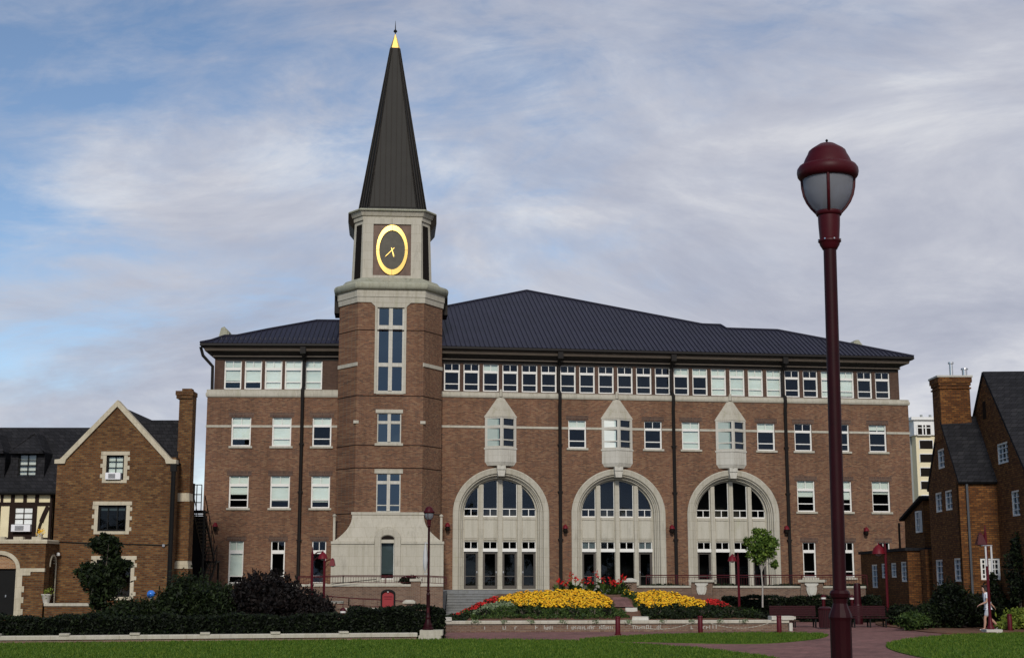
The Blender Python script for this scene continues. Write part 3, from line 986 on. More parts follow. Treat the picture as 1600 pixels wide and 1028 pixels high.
OC = octa(hf, ht)
tz = lambda y, v=0.0, x=611: FT.z(x, y, v)
zTop = tz(472.5)
# windows of the tower front: (x0,x1,y_top,y_bottom)
tw = [(589.5, 634.8, 479, 615), (590.5, 628.5, 682, 690 + 4.0), (589, 626.7, 739, 801.5)]
tw = [(-23 * PX, 22.4 * PX, tz(612.5), tz(480.5)), (-19.2 * PX, 18.2 * PX, tz(692.3), tz(645.3)), (-18.8 * PX, 18.6 * PX, tz(800.5), tz(739.5))]
m = MB().slab([(-hf, .5), (hf, .5), (hf, zTop), (-hf, zTop)], [rp(r) for r in tw], 0, .35)
n = 8
for i in range(1, 8):
    a, b = OC[i], OC[(i + 1) % 8]
    m.add([(*a, .5), (*b, .5), (*b, zTop), (*a, zTop)], [(0, 1, 2, 3)])
m.build('shaft', M['brick'], tower, FT.M)
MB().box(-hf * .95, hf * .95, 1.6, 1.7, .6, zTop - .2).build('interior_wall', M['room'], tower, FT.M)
for y in (516, 618.5, 695.5, 731, 802):
    z = tz(y); MB().sweep_plan(OC, [(.004, z - .03), (.016, z - .02), (.016, z + .02), (.004, z + .03)], closed=True).build('brick_course', M['timber'], tower, FT.M)
# stone pieces on the shaft
for i in (1, 7):
    a, b = OC[i], OC[(i + 1) % 8]
    Mx, L = face_matrix(a, b)
    z = tz(569.5)
    c = xform(MB().box(-.02 if i == 1 else -.0, L + (.0 if i == 1 else .02), -.06, .05, z - .1, z + .12), Mx); c.build('stone_band', M['stone'], tower, FT.M)
for s_ in (-1, 1):
    z = tz(659.5)
    MB().box(s_ * hf - .16, s_ * hf + .16, -.05, .1, z - .09, z + .09).build('stone_band', M['stone'], tower, FT.M)
# three windows
def tower_window(r, rows, sidew, mull, thin=None, lintel=True):
    u0, u1, z0, z1 = r; H = z1 - z0
    m = MB(); a, b = .06, .2
    cu = (u0 + u1) / 2
    m.box(u0, u0 + sidew, a, b, z0, z1).box(u1 - sidew, u1, a, b, z0, z1).box(u0 + sidew, u1 - sidew, a, b, z1 - .05, z1).box(u0 + sidew, u1 - sidew, a, b, z0, z0 + .09)
    m.box(cu - mull / 2, cu + mull / 2, a - .05, b, z0 + .09, z1 - .05)
    for f0, f1 in rows:
        for x0, x1 in ((u0 + sidew, cu - mull / 2), (cu + mull / 2, u1 - sidew)):
            m.box(x0, x1, a + .01, b, z1 - f1 * H, z1 - f0 * H)
    wn = m.build('window', M['stone_white'], tower, FT.M)
    g = MB().add([(u0, .16, z0), (u1, .16, z0), (u1, .16, z1), (u0, .16, z1)], [(0, 1, 2, 3)])
    g.build('pane', M['glass_blue'], wn, FT.M, recalc=False)
    return wn


tower_window(tw[0], [(.21, .255), (.655, .70)], .17, .24)
w2 = tower_window(tw[1], [(.26, .355)], .07, .2)
w3 = tower_window(tw[2], [(.19, .27), (.80, .825)], .07, .2)
MB().box(tw[1][0] - .1, tw[1][1] + .1, -.05, .1, tw[1][3], tw[1][3] + .22).build('lintel', M['stone'], w2, FT.M)
MB().box(tw[1][0] - .13, tw[1][1] + .13, -.09, .1, tw[1][2] - .15, tw[1][2]).build('sill', M['stone'], w2, FT.M)
MB().box(tw[2][0] - .13, tw[2][1] + .13, -.05, .1, tw[2][3], tw[2][3] + .26).build('lintel', M['stone'], w3, FT.M)
r = tw[0]; m = MB()
m.box(r[0] - .08, r[0] + .06, -.05, .1, r[2] - .1, r[3] + .02).box(r[1] - .06, r[1] + .08, -.05, .1, r[2] - .1, r[3] + .02).box(r[0] + .06, r[1] - .06, -.05, .1, r[2] - .13, r[2])
zf = tz(470)
m.prism_xz([(r[0] - .08, r[3]), (r[1] + .08, r[3]), (r[1] + .1, zf - .35), (r[1] + .55, zf + .05), (r[1] + .55, zTop + .05), (r[0] - .55, zTop + .05), (r[0] - .55, zf + .05), (r[0] - .1, zf - .35)], -.06, .1)
m.build('window_surround', M['stone'], tower, FT.M)
# cornice and the swelling moulding under the clock stage
z0, z1, z2, z3 = tz(473), tz(465), tz(453.5), tz(450)
m = MB().sweep_plan(OC, [(-.2, z0), (.07, z0), (.10, z1), (.14, z1 + .02), (.16, z2), (-.2, z2)], closed=True)
m.build('cornice', M['stone'], tower, FT.M)
zz0, zz1 = tz(453.3, -.2), tz(433)
pr = [(-.3, zz0)] + [(.14 + .24 * math.sin(t), zz0 + (zz1 - zz0) * .62 * (1 - math.cos(t)) / 2 * 1.0) for t in [math.pi * i / 8 for i in range(9)]]
pr += [(-.1, zz0 + (zz1 - zz0) * .68), (-.35, zz1), (-.5, zz1 + .05), (-.6, zz1 + .05)]
MB().sweep_plan(OC, pr, closed=True).build('torus_moulding', M['stone_green'], tower, FT.M, smooth=40)
# clock stage
h2f, h2t0, h2t1 = 47 * PX, 65 * PX, 61 * PX
V0 = VC - h2t0; V1 = VC - h2t1
c0, c1 = octa(h2f, h2t0), octa(h2f * .98, h2t1)
zb, zt = tz(437, V0), tz(343, V1)
MB().prism_xy(c0, zb - .3, zt, c1).build('belfry', M['stone'], tower, FT.M)
for i in (1, 7):
    m = MB(); a0, b0, a1, b1_ = c0[i], c0[(i + 1) % 8], c1[i], c1[(i + 1) % 8]
    if i == 7: pass
    lerp = lambda p, q, t: (p[0] + (q[0] - p[0]) * t, p[1] + (q[1] - p[1]) * t)
    f0, f1 = .18, .72
    if i == 7: f0, f1 = .28, .82
    zlo, zhi = tz(437 - 3, V0), tz(351, V1)
    k0 = (zlo - zb) / (zt - zb); k1 = (zhi - zb) / (zt - zb)
    q = []
    for t_, z in ((k0, zlo), (k1, zhi)):
        A_, B_ = lerp(a0, a1, t_), lerp(b0, b1_, t_)
        q.append((lerp(A_, B_, f0), lerp(A_, B_, f1), z))
    d = Vector((b0[0] - a0[0], b0[1] - a0[1])).normalized(); nrm = Vector((d.y, -d.x)) * .03
    vs = []
    for p, r_, z in q:
        vs += [(p[0] - nrm.x, p[1] - nrm.y, z), (r_[0] - nrm.x, r_[1] - nrm.y, z), (r_[0] + nrm.x, r_[1] + nrm.y, z), (p[0] + nrm.x, p[1] + nrm.y, z)]
    m.add(vs, [(0, 1, 5, 4), (1, 2, 6, 5), (2, 3, 7, 6), (3, 0, 4, 7), (0, 3, 2, 1), (4, 5, 6, 7)])
    m.build('louvre', M['louvre'], tower, FT.M)
# clock panel with frame, face, ring and hands
vp = V0 - .03
p0, p1 = tz(431, vp), tz(351, vp)
pu = 30.3 * PX
MB().box(-pu - .02, pu + .02, vp, V0 + .6, p0, p1).build('clock_panel', M['clock_panel'], tower, FT.M)
m = MB()
m.box(-h2f * .995, -pu, vp - .1, V0 + .4, zb, zt).box(pu, h2f * .995, vp - .1, V0 + .4, zb, zt).box(-pu, pu, vp - .1, V0 + .4, p1, zt).box(-pu, pu, vp - .1, V0 + .4, zb, p0)
m.build('clock_frame', M['stone'], tower, FT.M)
cz = (tz(391.2, vp)); ea, eb = 25.2 * PX, (tz(352, vp) - tz(430, vp)) / 2
ia_, ib_ = ea * .82, eb * .785
N = 48
face = MB()
face.prism_xz([(ia_ * 1.02 * math.cos(2 * math.pi * i / N), cz + ib_ * 1.02 * math.sin(2 * math.pi * i / N)) for i in range(N)], vp - .05, vp)
cl = face.build('clock', M['clock'], tower, FT.M)
m = MB(); vs = []; fs = []
for i in range(N):
    c_, s_ = math.cos(2 * math.pi * i / N), math.sin(2 * math.pi * i / N)
    for k, d in ((1, vp - .02), (1, vp - .12), (.0, vp - .14), (.0, vp - .02)):
        ra = ia_ + (ea - ia_) * k; rb = ib_ + (eb - ib_) * k
        vs.append((ra * c_, d, cz + rb * s_))
for i in range(N):
    j = (i + 1) % N
    for k in range(4):
        k2 = (k + 1) % 4; fs.append((i * 4 + k, j * 4 + k, j * 4 + k2, i * 4 + k2))
m.add(vs, fs).build('clock_ring', M['gold'], cl, FT.M)
m = MB()
for k in range(4):
    c_, s_ = math.cos(math.pi / 2 * k), math.sin(math.pi / 2 * k)
    m.beam((ia_ * c_, vp - .143, cz + ib_ * s_), (ea * c_, vp - .123, cz + eb * s_), .02, .012)
m.build('ring_joint', M['clock'], cl, FT.M)


def hand(dx, dy, tail, w0, w1, vv):
    d = Vector((dx, dy)); L = d.length; d /= L; n_ = Vector((-d.y, d.x))
    p = [(-d * tail + n_ * w0 * .5), (-d * tail - n_ * w0 * .5), (-n_ * w0 * .6), (d * L * .75 - n_ * w1 * .7), (d * L), (d * L * .75 + n_ * w1 * .7), (n_ * w0 * .6)]
    return MB().prism_xz([(q.x, cz + q.y) for q in p], vv - .02, vv)


hand(-11.6 * PX, -11.8 * PX, 5.2 * PX, .95 * PX, .9 * PX, vp - .085).build('hand', M['gold'], cl, FT.M)
hand(3.4 * PX, -12 * PX, 4.2 * PX, 1.4 * PX, 1.25 * PX, vp - .06).build('hand', M['gold'], cl, FT.M)
# upper cornice
CT = octa(h2f * 1.0, h2t1)
z0, z1, z2, z3 = tz(345, V1), tz(338, V1 - .2), tz(330, V1 - .3), tz(325, V1 - .35)
MB().sweep_plan(CT, [(-.4, z0), (.06, z0), (.08, z1), (.16, z1 + .03), (.30, z2 - .02), (.30, z2), (-.4, z2)], closed=True).build('cornice', M['stone'], tower, FT.M)
MB().sweep_plan(CT, [(-.4, z2 + .004), (.40, z2 + .004), (.43, z2 + .06), (.38, z2 + .13), (-.3, z3 + .05), (-.6, z3 + .05)], closed=True).build('cornice_cap', M['stone_green'], tower, FT.M)
for s_ in (-1, 1):
    m = MB()
    # dark drip hoods on the two side faces
    d_ = (h2t1 - h2f) * 1.45
    ya, yb = VC - h2t1 + d_, VC + h2t1 - d_
    m.add([(s_ * (h2t1 + .05), ya, z2), (s_ * (h2t1 + .42), ya - .2, z2), (s_ * (h2t1 + .42), ya - .2, z2 - .55), (s_ * (h2t1 + .08), ya, z2 - 1.0),
           (s_ * (h2t1 + .05), yb, z2), (s_ * (h2t1 + .42), yb + .2, z2), (s_ * (h2t1 + .42), yb + .2, z2 - .55), (s_ * (h2t1 + .08), yb, z2 - 1.0)],
          [(0, 1, 2, 3), (7, 6, 5, 4), (0, 4, 5, 1), (1, 5, 6, 2), (2, 6, 7, 3), (3, 7, 4, 0)])
    zl = tz(447)
    yc, yd = VC - .9, VC + .9
    m.build('drip_hood', M['bronze'], tower, FT.M)
    MB().box(s_ * (ht + .02), s_ * (ht + .36), yc, yd, zl - 1.35, zl).build('drip_hood', M['bronze'], tower, FT.M)
# spire
S0, S1 = octa(38.6 * PX, 55.5 * PX), octa(5.2 * PX, 8.0 * PX)
zs0, zs1 = tz(325, VC - 55 * PX), tz(75, VC - 8 * PX)
m = MB().prism_xy(S0, zs0 - .2, zs1, S1)
m.sweep_plan(S0, [(-.1, zs0 - .18), (.05, zs0 - .18), (.05, zs0 + .02), (-.1, zs0 + .12)], closed=True)
sp = m.build('spire', M['spire'], tower, FT.M)
m = MB()
for i in range(8):
    a0, b0, a1, b1_ = S0[i], S0[(i + 1) % 8], S1[i], S1[(i + 1) % 8]
    ns = 9 if i in (0, 4) else (4 if i % 2 else 9)
    for k in range(ns + 1):
        t_ = k / ns
        # seams run parallel and die into the edges, as on sheet metal
        p = Vector((*lerp(a0, b0, t_), zs0))
        mid0, mid1 = (Vector((a0[0] + b0[0], a0[1] + b0[1])) / 2), (Vector((a1[0] + b1_[0], a1[1] + b1_[1])) / 2)
        w0, w1 = (Vector(b0) - Vector(a0)).length, (Vector(b1_) - Vector(a1)).length
        off = abs(t_ - .5) * w0 * 2
        if 0 < k < ns:
            f = min(1, (w0 - off) / (w0 - w1)) if w0 > w1 else 1
            dirn = (Vector(b0) - Vector(a0)).normalized() * (t_ - .5) * w0
            q2 = mid0 + (mid1 - mid0) * f + dirn
            q = Vector((q2.x, q2.y, zs0 + (zs1 - zs0) * f))
            m.beam(p, q, .035, .05)
        else:
            m.beam(p, Vector((*lerp(a1, b1_, t_), zs1)), .07, .07)
m.build('spire_seam', M['bronze'], sp, FT.M)
zg = tz(54.5, VC)
m = MB().prism_xy([(x * 1.08, VC + (y - VC) * 1.08) for x, y in S1], zs1 + .002, zg, [(x * .1, VC + (y - VC) * .1) for x, y in S1])
m.build('gilded_cap', M['gold'], tower, FT.M)
zb_ = tz(49.5, VC)
MB().lathe([(.02, zg - .1), (.03, zb_ - .1), (.11, zb_ - .05), (.13, zb_), (.10, zb_ + .07), (.035, zb_ + .14), (.03, zb_ + .3), (.008, tz(33, VC))], 12, (0, VC)).build('finial', M['black'], tower, FT.M, smooth=50)

# the battered stone base
vb = -.55
bt, bl, bb = tz(803.5, -.1), tz(848, vb), FLOOR - .6
wt, wb = 55.0 * PX, 85.5 * PX
m = MB()
N = 12
secs = []
for i in range(N + 1):
    t_ = i / N
    z = bt + (bl - bt) * t_
    cv = 1 - math.cos(t_ * math.pi / 2)
    k = cv ** 1.25
    wd = wt + (wb - wt) * k
    secs.append((wd, -.08 + (vb + .08) * t_, z))
def loop(wd, v, z): return [(-wd, v, z), (wd, v, z), (wd, 2.4, z), (-wd, 2.4, z)]
vs = [p for s_ in secs for p in loop(*s_)]
fs = []
for i in range(N):
    for k in range(4): fs.append((i * 4 + k, i * 4 + (k + 1) % 4, i * 4 + 4 + (k + 1) % 4, i * 4 + 4 + k))
fs.append((0, 1, 2, 3))
nu, nz_ = 10.4 * PX, tz(842, vb)
na = tz(834.5, vb)
m.add(vs, fs)
arcp = [(nu * math.cos(math.pi * i / 10), nz_ + (na - nz_) * math.sin(math.pi * i / 10)) for i in range(11)]
zdoor = tz(904.6, vb)
hole = [(-nu, zdoor), (nu, zdoor)] + arcp
m.slab([(-wb, bb), (wb, bb), (wb, bl - .0), (nu * 1.9, bl), (nu * 1.75, nz_ + .15), (nu * 1.2, na + .32), (0, na + .5), (-nu * 1.2, na + .32), (-nu * 1.75, nz_ + .15), (-nu * 1.9, bl), (-wb, bl)], [hole], vb, vb + .5)
m.box(-wb, -wb + .4, vb + .5, 2.4, bb, bl).box(wb - .4, wb, vb + .5, 2.4, bb, bl)
base = m.build('stone_base', M['stone'], tower, FT.M, smooth=30)
m = MB()
for a, b in ((-wb - .03, -nu * 1.95), (nu * 1.95, wb + .03)):
    m.prism_xy([(a, vb - .07), (b, vb - .07), (b, vb + .02), (a, vb + .02)], bl - .06, bl + .1)
m.box(-wt - .06, wt + .06, -.14, .1, bt - .02, bt + .14)
pth = [(-nu * 1.32, zdoor - .1, -1, 0)] + [(nu * 1.32 * math.cos(math.pi - math.pi * i / 14), nz_ + (na - nz_) * 1.28 * math.sin(math.pi * i / 14), math.cos(math.pi - math.pi * i / 14), math.sin(math.pi * i / 14)) for i in range(15)] + [(nu * 1.32, zdoor - .1, 1, 0)]
m.sweep_arch(pth, [(-.16, vb + .02), (-.10, vb - .045), (.22, vb - .06), (.26, vb + .02)])
m.build('base_moulding', M['stone'], base, FT.M)
for s_ in (-1, 1):
    m = MB()
    m.box(s_ * (wb - .10) - .07, s_ * (wb - .10) + .07, .9, 1.05, bl, tz(808, 1.0))
    m.lathe([(.06, tz(808, 1.0)), (.12, tz(806.5, 1.0)), (.13, tz(805, 1.0)), (.03, tz(803, 1.0))], 10, (s_ * (wb - .10), .97))
    m.build('stone_post', M['stone'], tower, FT.M)
fr = MB(); y0, y1 = vb + .2, vb + .28
fr.box(-nu, nu, y0, y1, nz_ - .22, nz_ + .02).box(-nu, -nu + .05, y0, y1, zdoor, nz_ - .22).box(nu - .05, nu, y0, y1, zdoor, nz_ - .22).box(-nu, nu, y0, y1, zdoor, zdoor + .06)
wn = fr.build('window', M['white'], tower, FT.M)
poly = [(x, vb + .25, z) for x, z in hole]
MB().add(poly, [tuple(range(len(poly)))]).build('pane', M['glass_dark'], wn, FT.M, recalc=False)
ap = [(x, vb + .012, z) for x, z in arcp]
MB().add(ap + [(x, vb + .02, z) for x, y_, z in ap], [tuple(range(11)), tuple(range(21, 10, -1))] + [(i, (i + 1) % 11, (i + 1) % 11 + 11, i + 11) for i in range(11)]).build('arch_pane', M['louvre'], wn, FT.M)
MB().box(-nu + .02, nu - .02, vb + .33, vb + .35, zdoor + .32, nz_ - .2).build('blind', M['blind_grey'], wn, FT.M)
MB().box(-nu * 1.6, nu * 1.6, vb + .9, vb + .95, bb, bl).build('interior_wall', M['room'], tower, FT.M)

# wall lanterns
def wall_lamp(F, px, py, label, proto=[None]):
    u, z = F.cast(px, py, -.2)
    Mx = F.M @ Matrix.Translation((u, 0, z))
    if proto[0] is None:
        t = thing('wall_lamp', Mx, label, 'wall lamp', 'red lanterns fixed to the long brick building')
        MB().lathe([(.02, .24), (.06, .21), (.13, .13), (.17, .03), (.185, -.02), (.16, -.03), (.0, .0)], 14, (0, -.3)).build('hood', M['red_bright'], t, Mx, smooth=40)
        MB().lathe([(.12, -.03), (.135, -.14), (.11, -.26), (.05, -.31), (.0, -.31)], 12, (0, -.3)).build('globe', M['louvre'], t, Mx, smooth=40)
        MB().box(-.07, .07, -.05, .0, -.25, .2).tube([(0, -.03, .1), (0, -.2, .16), (0, -.3, .1)], .025, 6).build('bracket', M['red'], t, Mx)
        proto[0] = t
    else:
        c = copy_tree(proto[0], None, Mx); tag(c, label)


wall_lamp(FL, 336.5, 822, 'red wall lantern on the bare brick by the far end near the fire escape')
wall_lamp(FM, 699, 822, 'red wall lantern between the clock tower and the first arch')
wall_lamp(FM, 883, 825, 'red wall lantern between the downspout and the middle arch')
wall_lamp(FM, 1049.5, 825.5, 'red wall lantern close beside a downspout, between the middle and last arch')
wall_lamp(FM, 1228.5, 826.5, 'red wall lantern between the last arch and its neighbouring downspout')
wall_lamp(FM, 1353, 829, 'red wall lantern under the windows at the end beyond the foreground lamp post')

# ------------------------------------------------------------------ ground, paths, terrace
def gp(px): return [tuple(ground(x, y)[:2]) for x, y in px]


def smooth_poly(pts, n=4):
    """closed Catmull-Rom through the points"""
    P = [Vector(p) for p in pts]; out = []; m = len(P)
    for i in range(m):
        a, b, c, d = P[i - 1], P[i], P[(i + 1) % m], P[(i + 2) % m]
        for k in range(n):
            t = k / n
            q = .5 * ((2 * b) + (c - a) * t + (2 * a - 5 * b + 4 * c - d) * t * t + (3 * b - a - 3 * c + d) * t ** 3)
            out.append((q.x, q.y))
    return out


tag(MB().box(-900, 900, -60, 2500, -1, 0).build('ground', M['earth']), kind='structure')
tag(MB().add([(-4.2, 20, .004), (60, 20, .004), (60, 74, .004), (-4.2, 74, .004)], [(0, 1, 2, 3)]).build('brick_path', M['paving'], recalc=False), kind='structure')
L_NEAR = gp([(-90, 1007), (200, 1004), (450, 1001.5), (690, 999.6), (800, 999.6), (905, 1001.6), (1000, 1006), (1100, 1013.5), (1200, 1026), (1250, 1040), (1220, 1090), (-200, 1090)])
L_ISLE = smooth_poly(gp([(905, 1000.4), (960, 995), (1040, 991.5), (1140, 989.5), (1240, 989), (1283, 990.5), (1293, 993.5), (1270, 999), (1200, 1005), (1110, 1005.2), (1000, 1002.6)]))
L_RIGHT = smooth_poly(gp([(1384, 1009), (1398, 1002), (1440, 996), (1500, 991.5), (1600, 989), (1760, 988), (1800, 1080), (1560, 1046), (1450, 1029), (1400, 1018)]))
for P in (L_NEAR, L_ISLE, L_RIGHT):
    tag(MB().prism_xy(P, -.02, .03).build('lawn', M['grass']), kind='structure')


def inside(p, P):
    c = False; n = len(P); x, y = p
    for i in range(n):
        x1, y1 = P[i]; x2, y2 = P[(i + 1) % n]
        if (y1 > y) != (y2 > y) and x < (x2 - x1) * (y - y1) / (y2 - y1) + x1: c = not c
    return c


rg = random.Random(3)
g = MB()
for P, n in ((L_NEAR, 26000), (L_ISLE, 6000), (L_RIGHT, 9000)):
    xs = [p[0] for p in P]; ys = [p[1] for p in P]
    x0, x1, y0, y1 = max(min(xs), -24), min(max(xs), 26), max(min(ys), 37), max(ys)
    k = 0
    while k < n:
        x, y = rg.uniform(x0, x1), rg.uniform(y0, y1)
        if abs(x) > .40 * y: k += .3; continue
        if not inside((x, y), P): k += .3; continue
        k += 1
        for _ in range(3):
            a = rg.uniform(0, 6.28); h = rg.uniform(.03, .085); w_ = rg.uniform(.012, .022)
            dx, dy = math.cos(a) * w_, math.sin(a) * w_
            bx, by = x + rg.uniform(-.05, .05), y + rg.uniform(-.05, .05)
            lx, ly = rg.uniform(-.04, .04), rg.uniform(-.04, .04)
            g.add([(bx - dx, by - dy, .028), (bx + dx, by + dy, .028), (bx + lx, by + ly, .03 + h)], [(0, 1, 2)])
tag(g.build('grass', M['blade'], recalc=False), kind='stuff')

# terrace the building stands on, with steps
tA, tB = at(985, 915, 81.6), at(1352, 917, 77.6)
tC, tD = at(455, 912, 79.2), at(692, 912, 79.2)
TZ = FLOOR - .02
poly = [(-40, 79.5), (tD.x, 79.5), (tD.x, 84.2), (tA.x, 84.2), (tA.x, 81.9), (tB.x, 77.9), (tB.x + 5.5, 120), (-40, 120)]
tag(MB().prism_xy(poly, -.5, TZ).build('terrace', M['steps']), kind='structure')
m = MB()
for i in range(10):
    z = TZ - .15 * (i + 1)
    if z < -.05: break
    m.box(tD.x + .05, tA.x - .05, 84.2 - .36 * (i + 1), 84.21 - .36 * i, -.3, z - .045)
    m.box(tD.x + .05, tA.x - .05, 84.2 - .36 * (i + 1) - .035, 84.21 - .36 * i, z - .044, z)
tag(m.build('steps', M['steps']), 'wide grey stone steps below the first arch, rising behind the flower bed', 'steps')
# terrace under the left part of the grounds and behind the house
# ------------------------------------------------------------------ foliage helpers
def leaf(m, p, s, r, flat=0.0, mi=0):
    a = r.uniform(0, 6.283); zc = r.uniform(-1, 1) * (1 - flat)
    q = math.sqrt(max(0, 1 - zc * zc))
    n = Vector((q * math.cos(a), q * math.sin(a), zc))
    if flat: n = (n * (1 - flat) + Vector((0, 0, flat))).normalized()
    t = n.orthogonal().normalized(); t.rotate(Matrix.Rotation(r.uniform(0, 6.283), 3, n)); b = n.cross(t)
    L, w_ = s * r.uniform(.7, 1.3), s * r.uniform(.35, .55)
    p = Vector(p)
    m.add([p - t * L, p + b * w_ - t * .1 * L, p + t * L, p - b * w_ - t * .1 * L], [(0, 1, 2, 3)], mi)


def cloud(m, c, rad, n, s, r, shell=.55, clumps=0, flat=0, zmin=None):
    """leaf sized faces through an ellipsoid, thicker towards the outside, gathered in clumps"""
    cs = None
    if clumps:
        cs = []
        for _ in range(clumps):
            d = Vector((r.gauss(0, 1), r.gauss(0, 1), r.gauss(0, 1))).normalized() * r.uniform(.35, .95)
            cs.append((Vector((d.x * rad[0], d.y * rad[1], d.z * rad[2])), r.uniform(.2, .42)))
    for _ in range(n):
        if cs:
            o, k = r.choice(cs)
            d = Vector((r.gauss(0, 1), r.gauss(0, 1), r.gauss(0, 1))) * .55 * k
            p = Vector((c[0] + o.x + d.x * rad[0], c[1] + o.y + d.y * rad[1], c[2] + o.z + d.z * rad[2]))
        else:
            d = Vector((r.gauss(0, 1), r.gauss(0, 1), r.gauss(0, 1))).normalized() * (r.random() ** (1 / 3) * (1 - shell) + shell * r.uniform(.75, 1.03))
            p = Vector((c[0] + d.x * rad[0], c[1] + d.y * rad[1], c[2] + d.z * rad[2]))
        if zmin is not None and p.z < zmin: continue
        leaf(m, p, s, r, flat)


def shrub(name, label, px, Y, w_, h, mat, n, s, seed, z0=0.0, depth=None, sprays=0, clumps=14, cat='shrub', group=None, core=True):
    """a bush: a few dark stems and a leafy body of clumps, standing at photo column px, Y metres away"""
    r = random.Random(seed); x = at(px, 930, Y).x; d = depth or w_
    t = thing(name, Matrix.Translation((x, Y, z0)), label, cat, group)
    m = MB()
    for k in range(5):
        a = r.uniform(0, 6.28); e = (x + math.cos(a) * w_ * .3, Y + math.sin(a) * d * .3, z0 + h * .75)
        m.tube([(x + math.cos(a) * .08, Y + math.sin(a) * .08, z0 - .05), ((x + e[0]) / 2 + .03, (Y + e[1]) / 2, z0 + h * .4), e], [.035, .025, .01], 5)
    m.build('stems', M['bark'], t)
    m = MB()
    cloud(m, (x, Y, z0 + h * .46), (w_ / 2 * .92, d / 2 * .92, h * .5), n, s, r, .6, 0, zmin=z0)
    cloud(m, (x, Y, z0 + h * .5), (w_ / 2, d / 2, h * .5), n, s, r, .5, clumps, zmin=z0)
    for k in range(sprays):
        a = r.uniform(0, 6.28); q = r.uniform(.1, .95)
        bx, by = x + math.cos(a) * w_ / 2 * q, Y + math.sin(a) * d / 2 * q
        bz = z0 + h * (.5 + .48 * math.sqrt(max(0, 1 - q * q)))
        L = r.uniform(.12, .38) * (1 if h > 1.2 else .5); lx, ly = r.uniform(-.15, .15), r.uniform(-.15, .15)
        for j in range(8):
            f = j / 7; leaf(m, (bx + lx * f, by + ly * f, bz + L * f - .1), s * (1 - .4 * f), r)
    m.build('foliage', M[mat], t, recalc=False)
    return t


def hedge(name, label, a, b, depth, h, mat, n, s, seed, z0=0.0, group=None):
    """clipped hedge from a to b (plan), depth behind that line"""
    r = random.Random(seed)
    A, B = Vector(a), Vector(b); d = (B - A); L = d.length; d /= L; nv = Vector((-d.y, d.x))
    P = lambda u, v, z: (A.x + d.x * u + nv.x * v, A.y + d.y * u + nv.y * v, z)
    t = thing(name, Matrix.Translation((A.x, A.y, z0)), label, 'hedge', group)
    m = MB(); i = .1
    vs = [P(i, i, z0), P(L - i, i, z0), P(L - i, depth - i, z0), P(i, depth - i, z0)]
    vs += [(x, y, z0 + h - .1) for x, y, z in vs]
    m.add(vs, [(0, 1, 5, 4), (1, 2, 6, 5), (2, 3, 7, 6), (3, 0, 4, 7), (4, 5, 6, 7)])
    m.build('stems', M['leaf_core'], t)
    m = MB(); ar = [(L * h, 0), (L * depth, 1), (depth * h, 2), (depth * h, 3)]
    tot = sum(q for q, _ in ar)
    for q, k in ar:
        for _ in range(int(n * q / tot)):
            w_ = r.gauss(0, .035); bump = .05 * math.sin(r.uniform(0, 6.28))
            u, v, z = r.uniform(0, L), r.uniform(0, depth), z0 + r.uniform(.02, h)
            wob = .05 * math.sin(u * 2.1 + seed) + .03 * math.sin(u * 5.3)
            if k == 0: p = P(u, .02 + w_ - bump * .5, z)
            elif k == 1: p = P(u, v, z0 + h + w_ + wob)
            elif k == 2: p = P(0 + w_, v, z)
            else: p = P(L + w_, v, z)
            leaf(m, p, s, r)
    m.build('foliage', M[mat], t, recalc=False)
    return t


def tree(name, label, px, Y, z0, lobes, trunk_h, trunk_r, mat, n, s, seed, bark='bark', cat='tree'):
    """lobes: (dx, dz, rx, rz, share) from the foot of the trunk"""
    r = random.Random(seed); x = at(px, 930, Y).x
    t = thing(name, Matrix.Translation((x, Y, z0)), label, cat)
    m = MB(); top = max(l[1] for l in lobes)
    m.tube([(x, Y, z0 - .1), (x + .03, Y, z0 + trunk_h * .5), (x - .02, Y, z0 + trunk_h), (x + .02, Y, z0 + top)], [trunk_r, trunk_r * .85, trunk_r * .7, trunk_r * .25], 8)
    for l in lobes:
        for k in range(4):
            a = r.uniform(0, 6.28); q = r.uniform(.4, .85)
            e = Vector((x + l[0] + math.cos(a) * l[2] * q, Y + math.sin(a) * l[2] * q, z0 + l[1] + r.uniform(-.2, .5) * l[3]))
            s0 = Vector((x, Y, z0 + min(trunk_h * r.uniform(.8, 1.1), l[1])))
            mid = (s0 + e) / 2 + Vector((0, 0, .12))
            m.tube([s0, mid, e], [trunk_r * .45, trunk_r * .3, trunk_r * .1], 5)
    m.build('trunk', M[bark], t, smooth=60)
    m = MB()
    for l in lobes:
        cloud(m, (x + l[0], Y, z0 + l[1]), (l[2], l[2] * .9, l[3]), int(n * l[4] * .55), s, r, .5, 12)
        cloud(m, (x + l[0], Y, z0 + l[1]), (l[2] * .92, l[2] * .85, l[3] * .92), int(n * l[4] * .45), s, r, .35)
    m.build('crown', M[mat], t, recalc=False)
    return t


# ------------------------------------------------------------------ walls and rails round the terrace
def wall_run(name, label, cat, a, b, z0, z1, thick, mat, cope=.12, over=.06, cm='stone', M_=None):
    A, B = Vector(a[:2]), Vector(b[:2]); ang = math.atan2(B.y - A.y, B.x - A.x); L = (B - A).length
    Mx = Matrix.Translation((A.x, A.y, 0)) @ Matrix.Rotation(ang, 4, 'Z')
    t = thing(name, Mx, label, cat)
    MB().box(0, L, 0, thick, z0, z1 - cope).build('brickwork', M[mat], t, Mx)
    MB().sweep_plan([(-.02, thick / 2), (L + .02, thick / 2)], [(thick / 2 + over, z1 - cope), (thick / 2 + over, z1 - .03), (thick / 2 + over - .03, z1), (-thick / 2 - over + .03, z1), (-thick / 2 - over, z1 - .03), (-thick / 2 - over, z1 - cope)]).build('coping', M[cm], t, Mx)
    return t, Mx, L


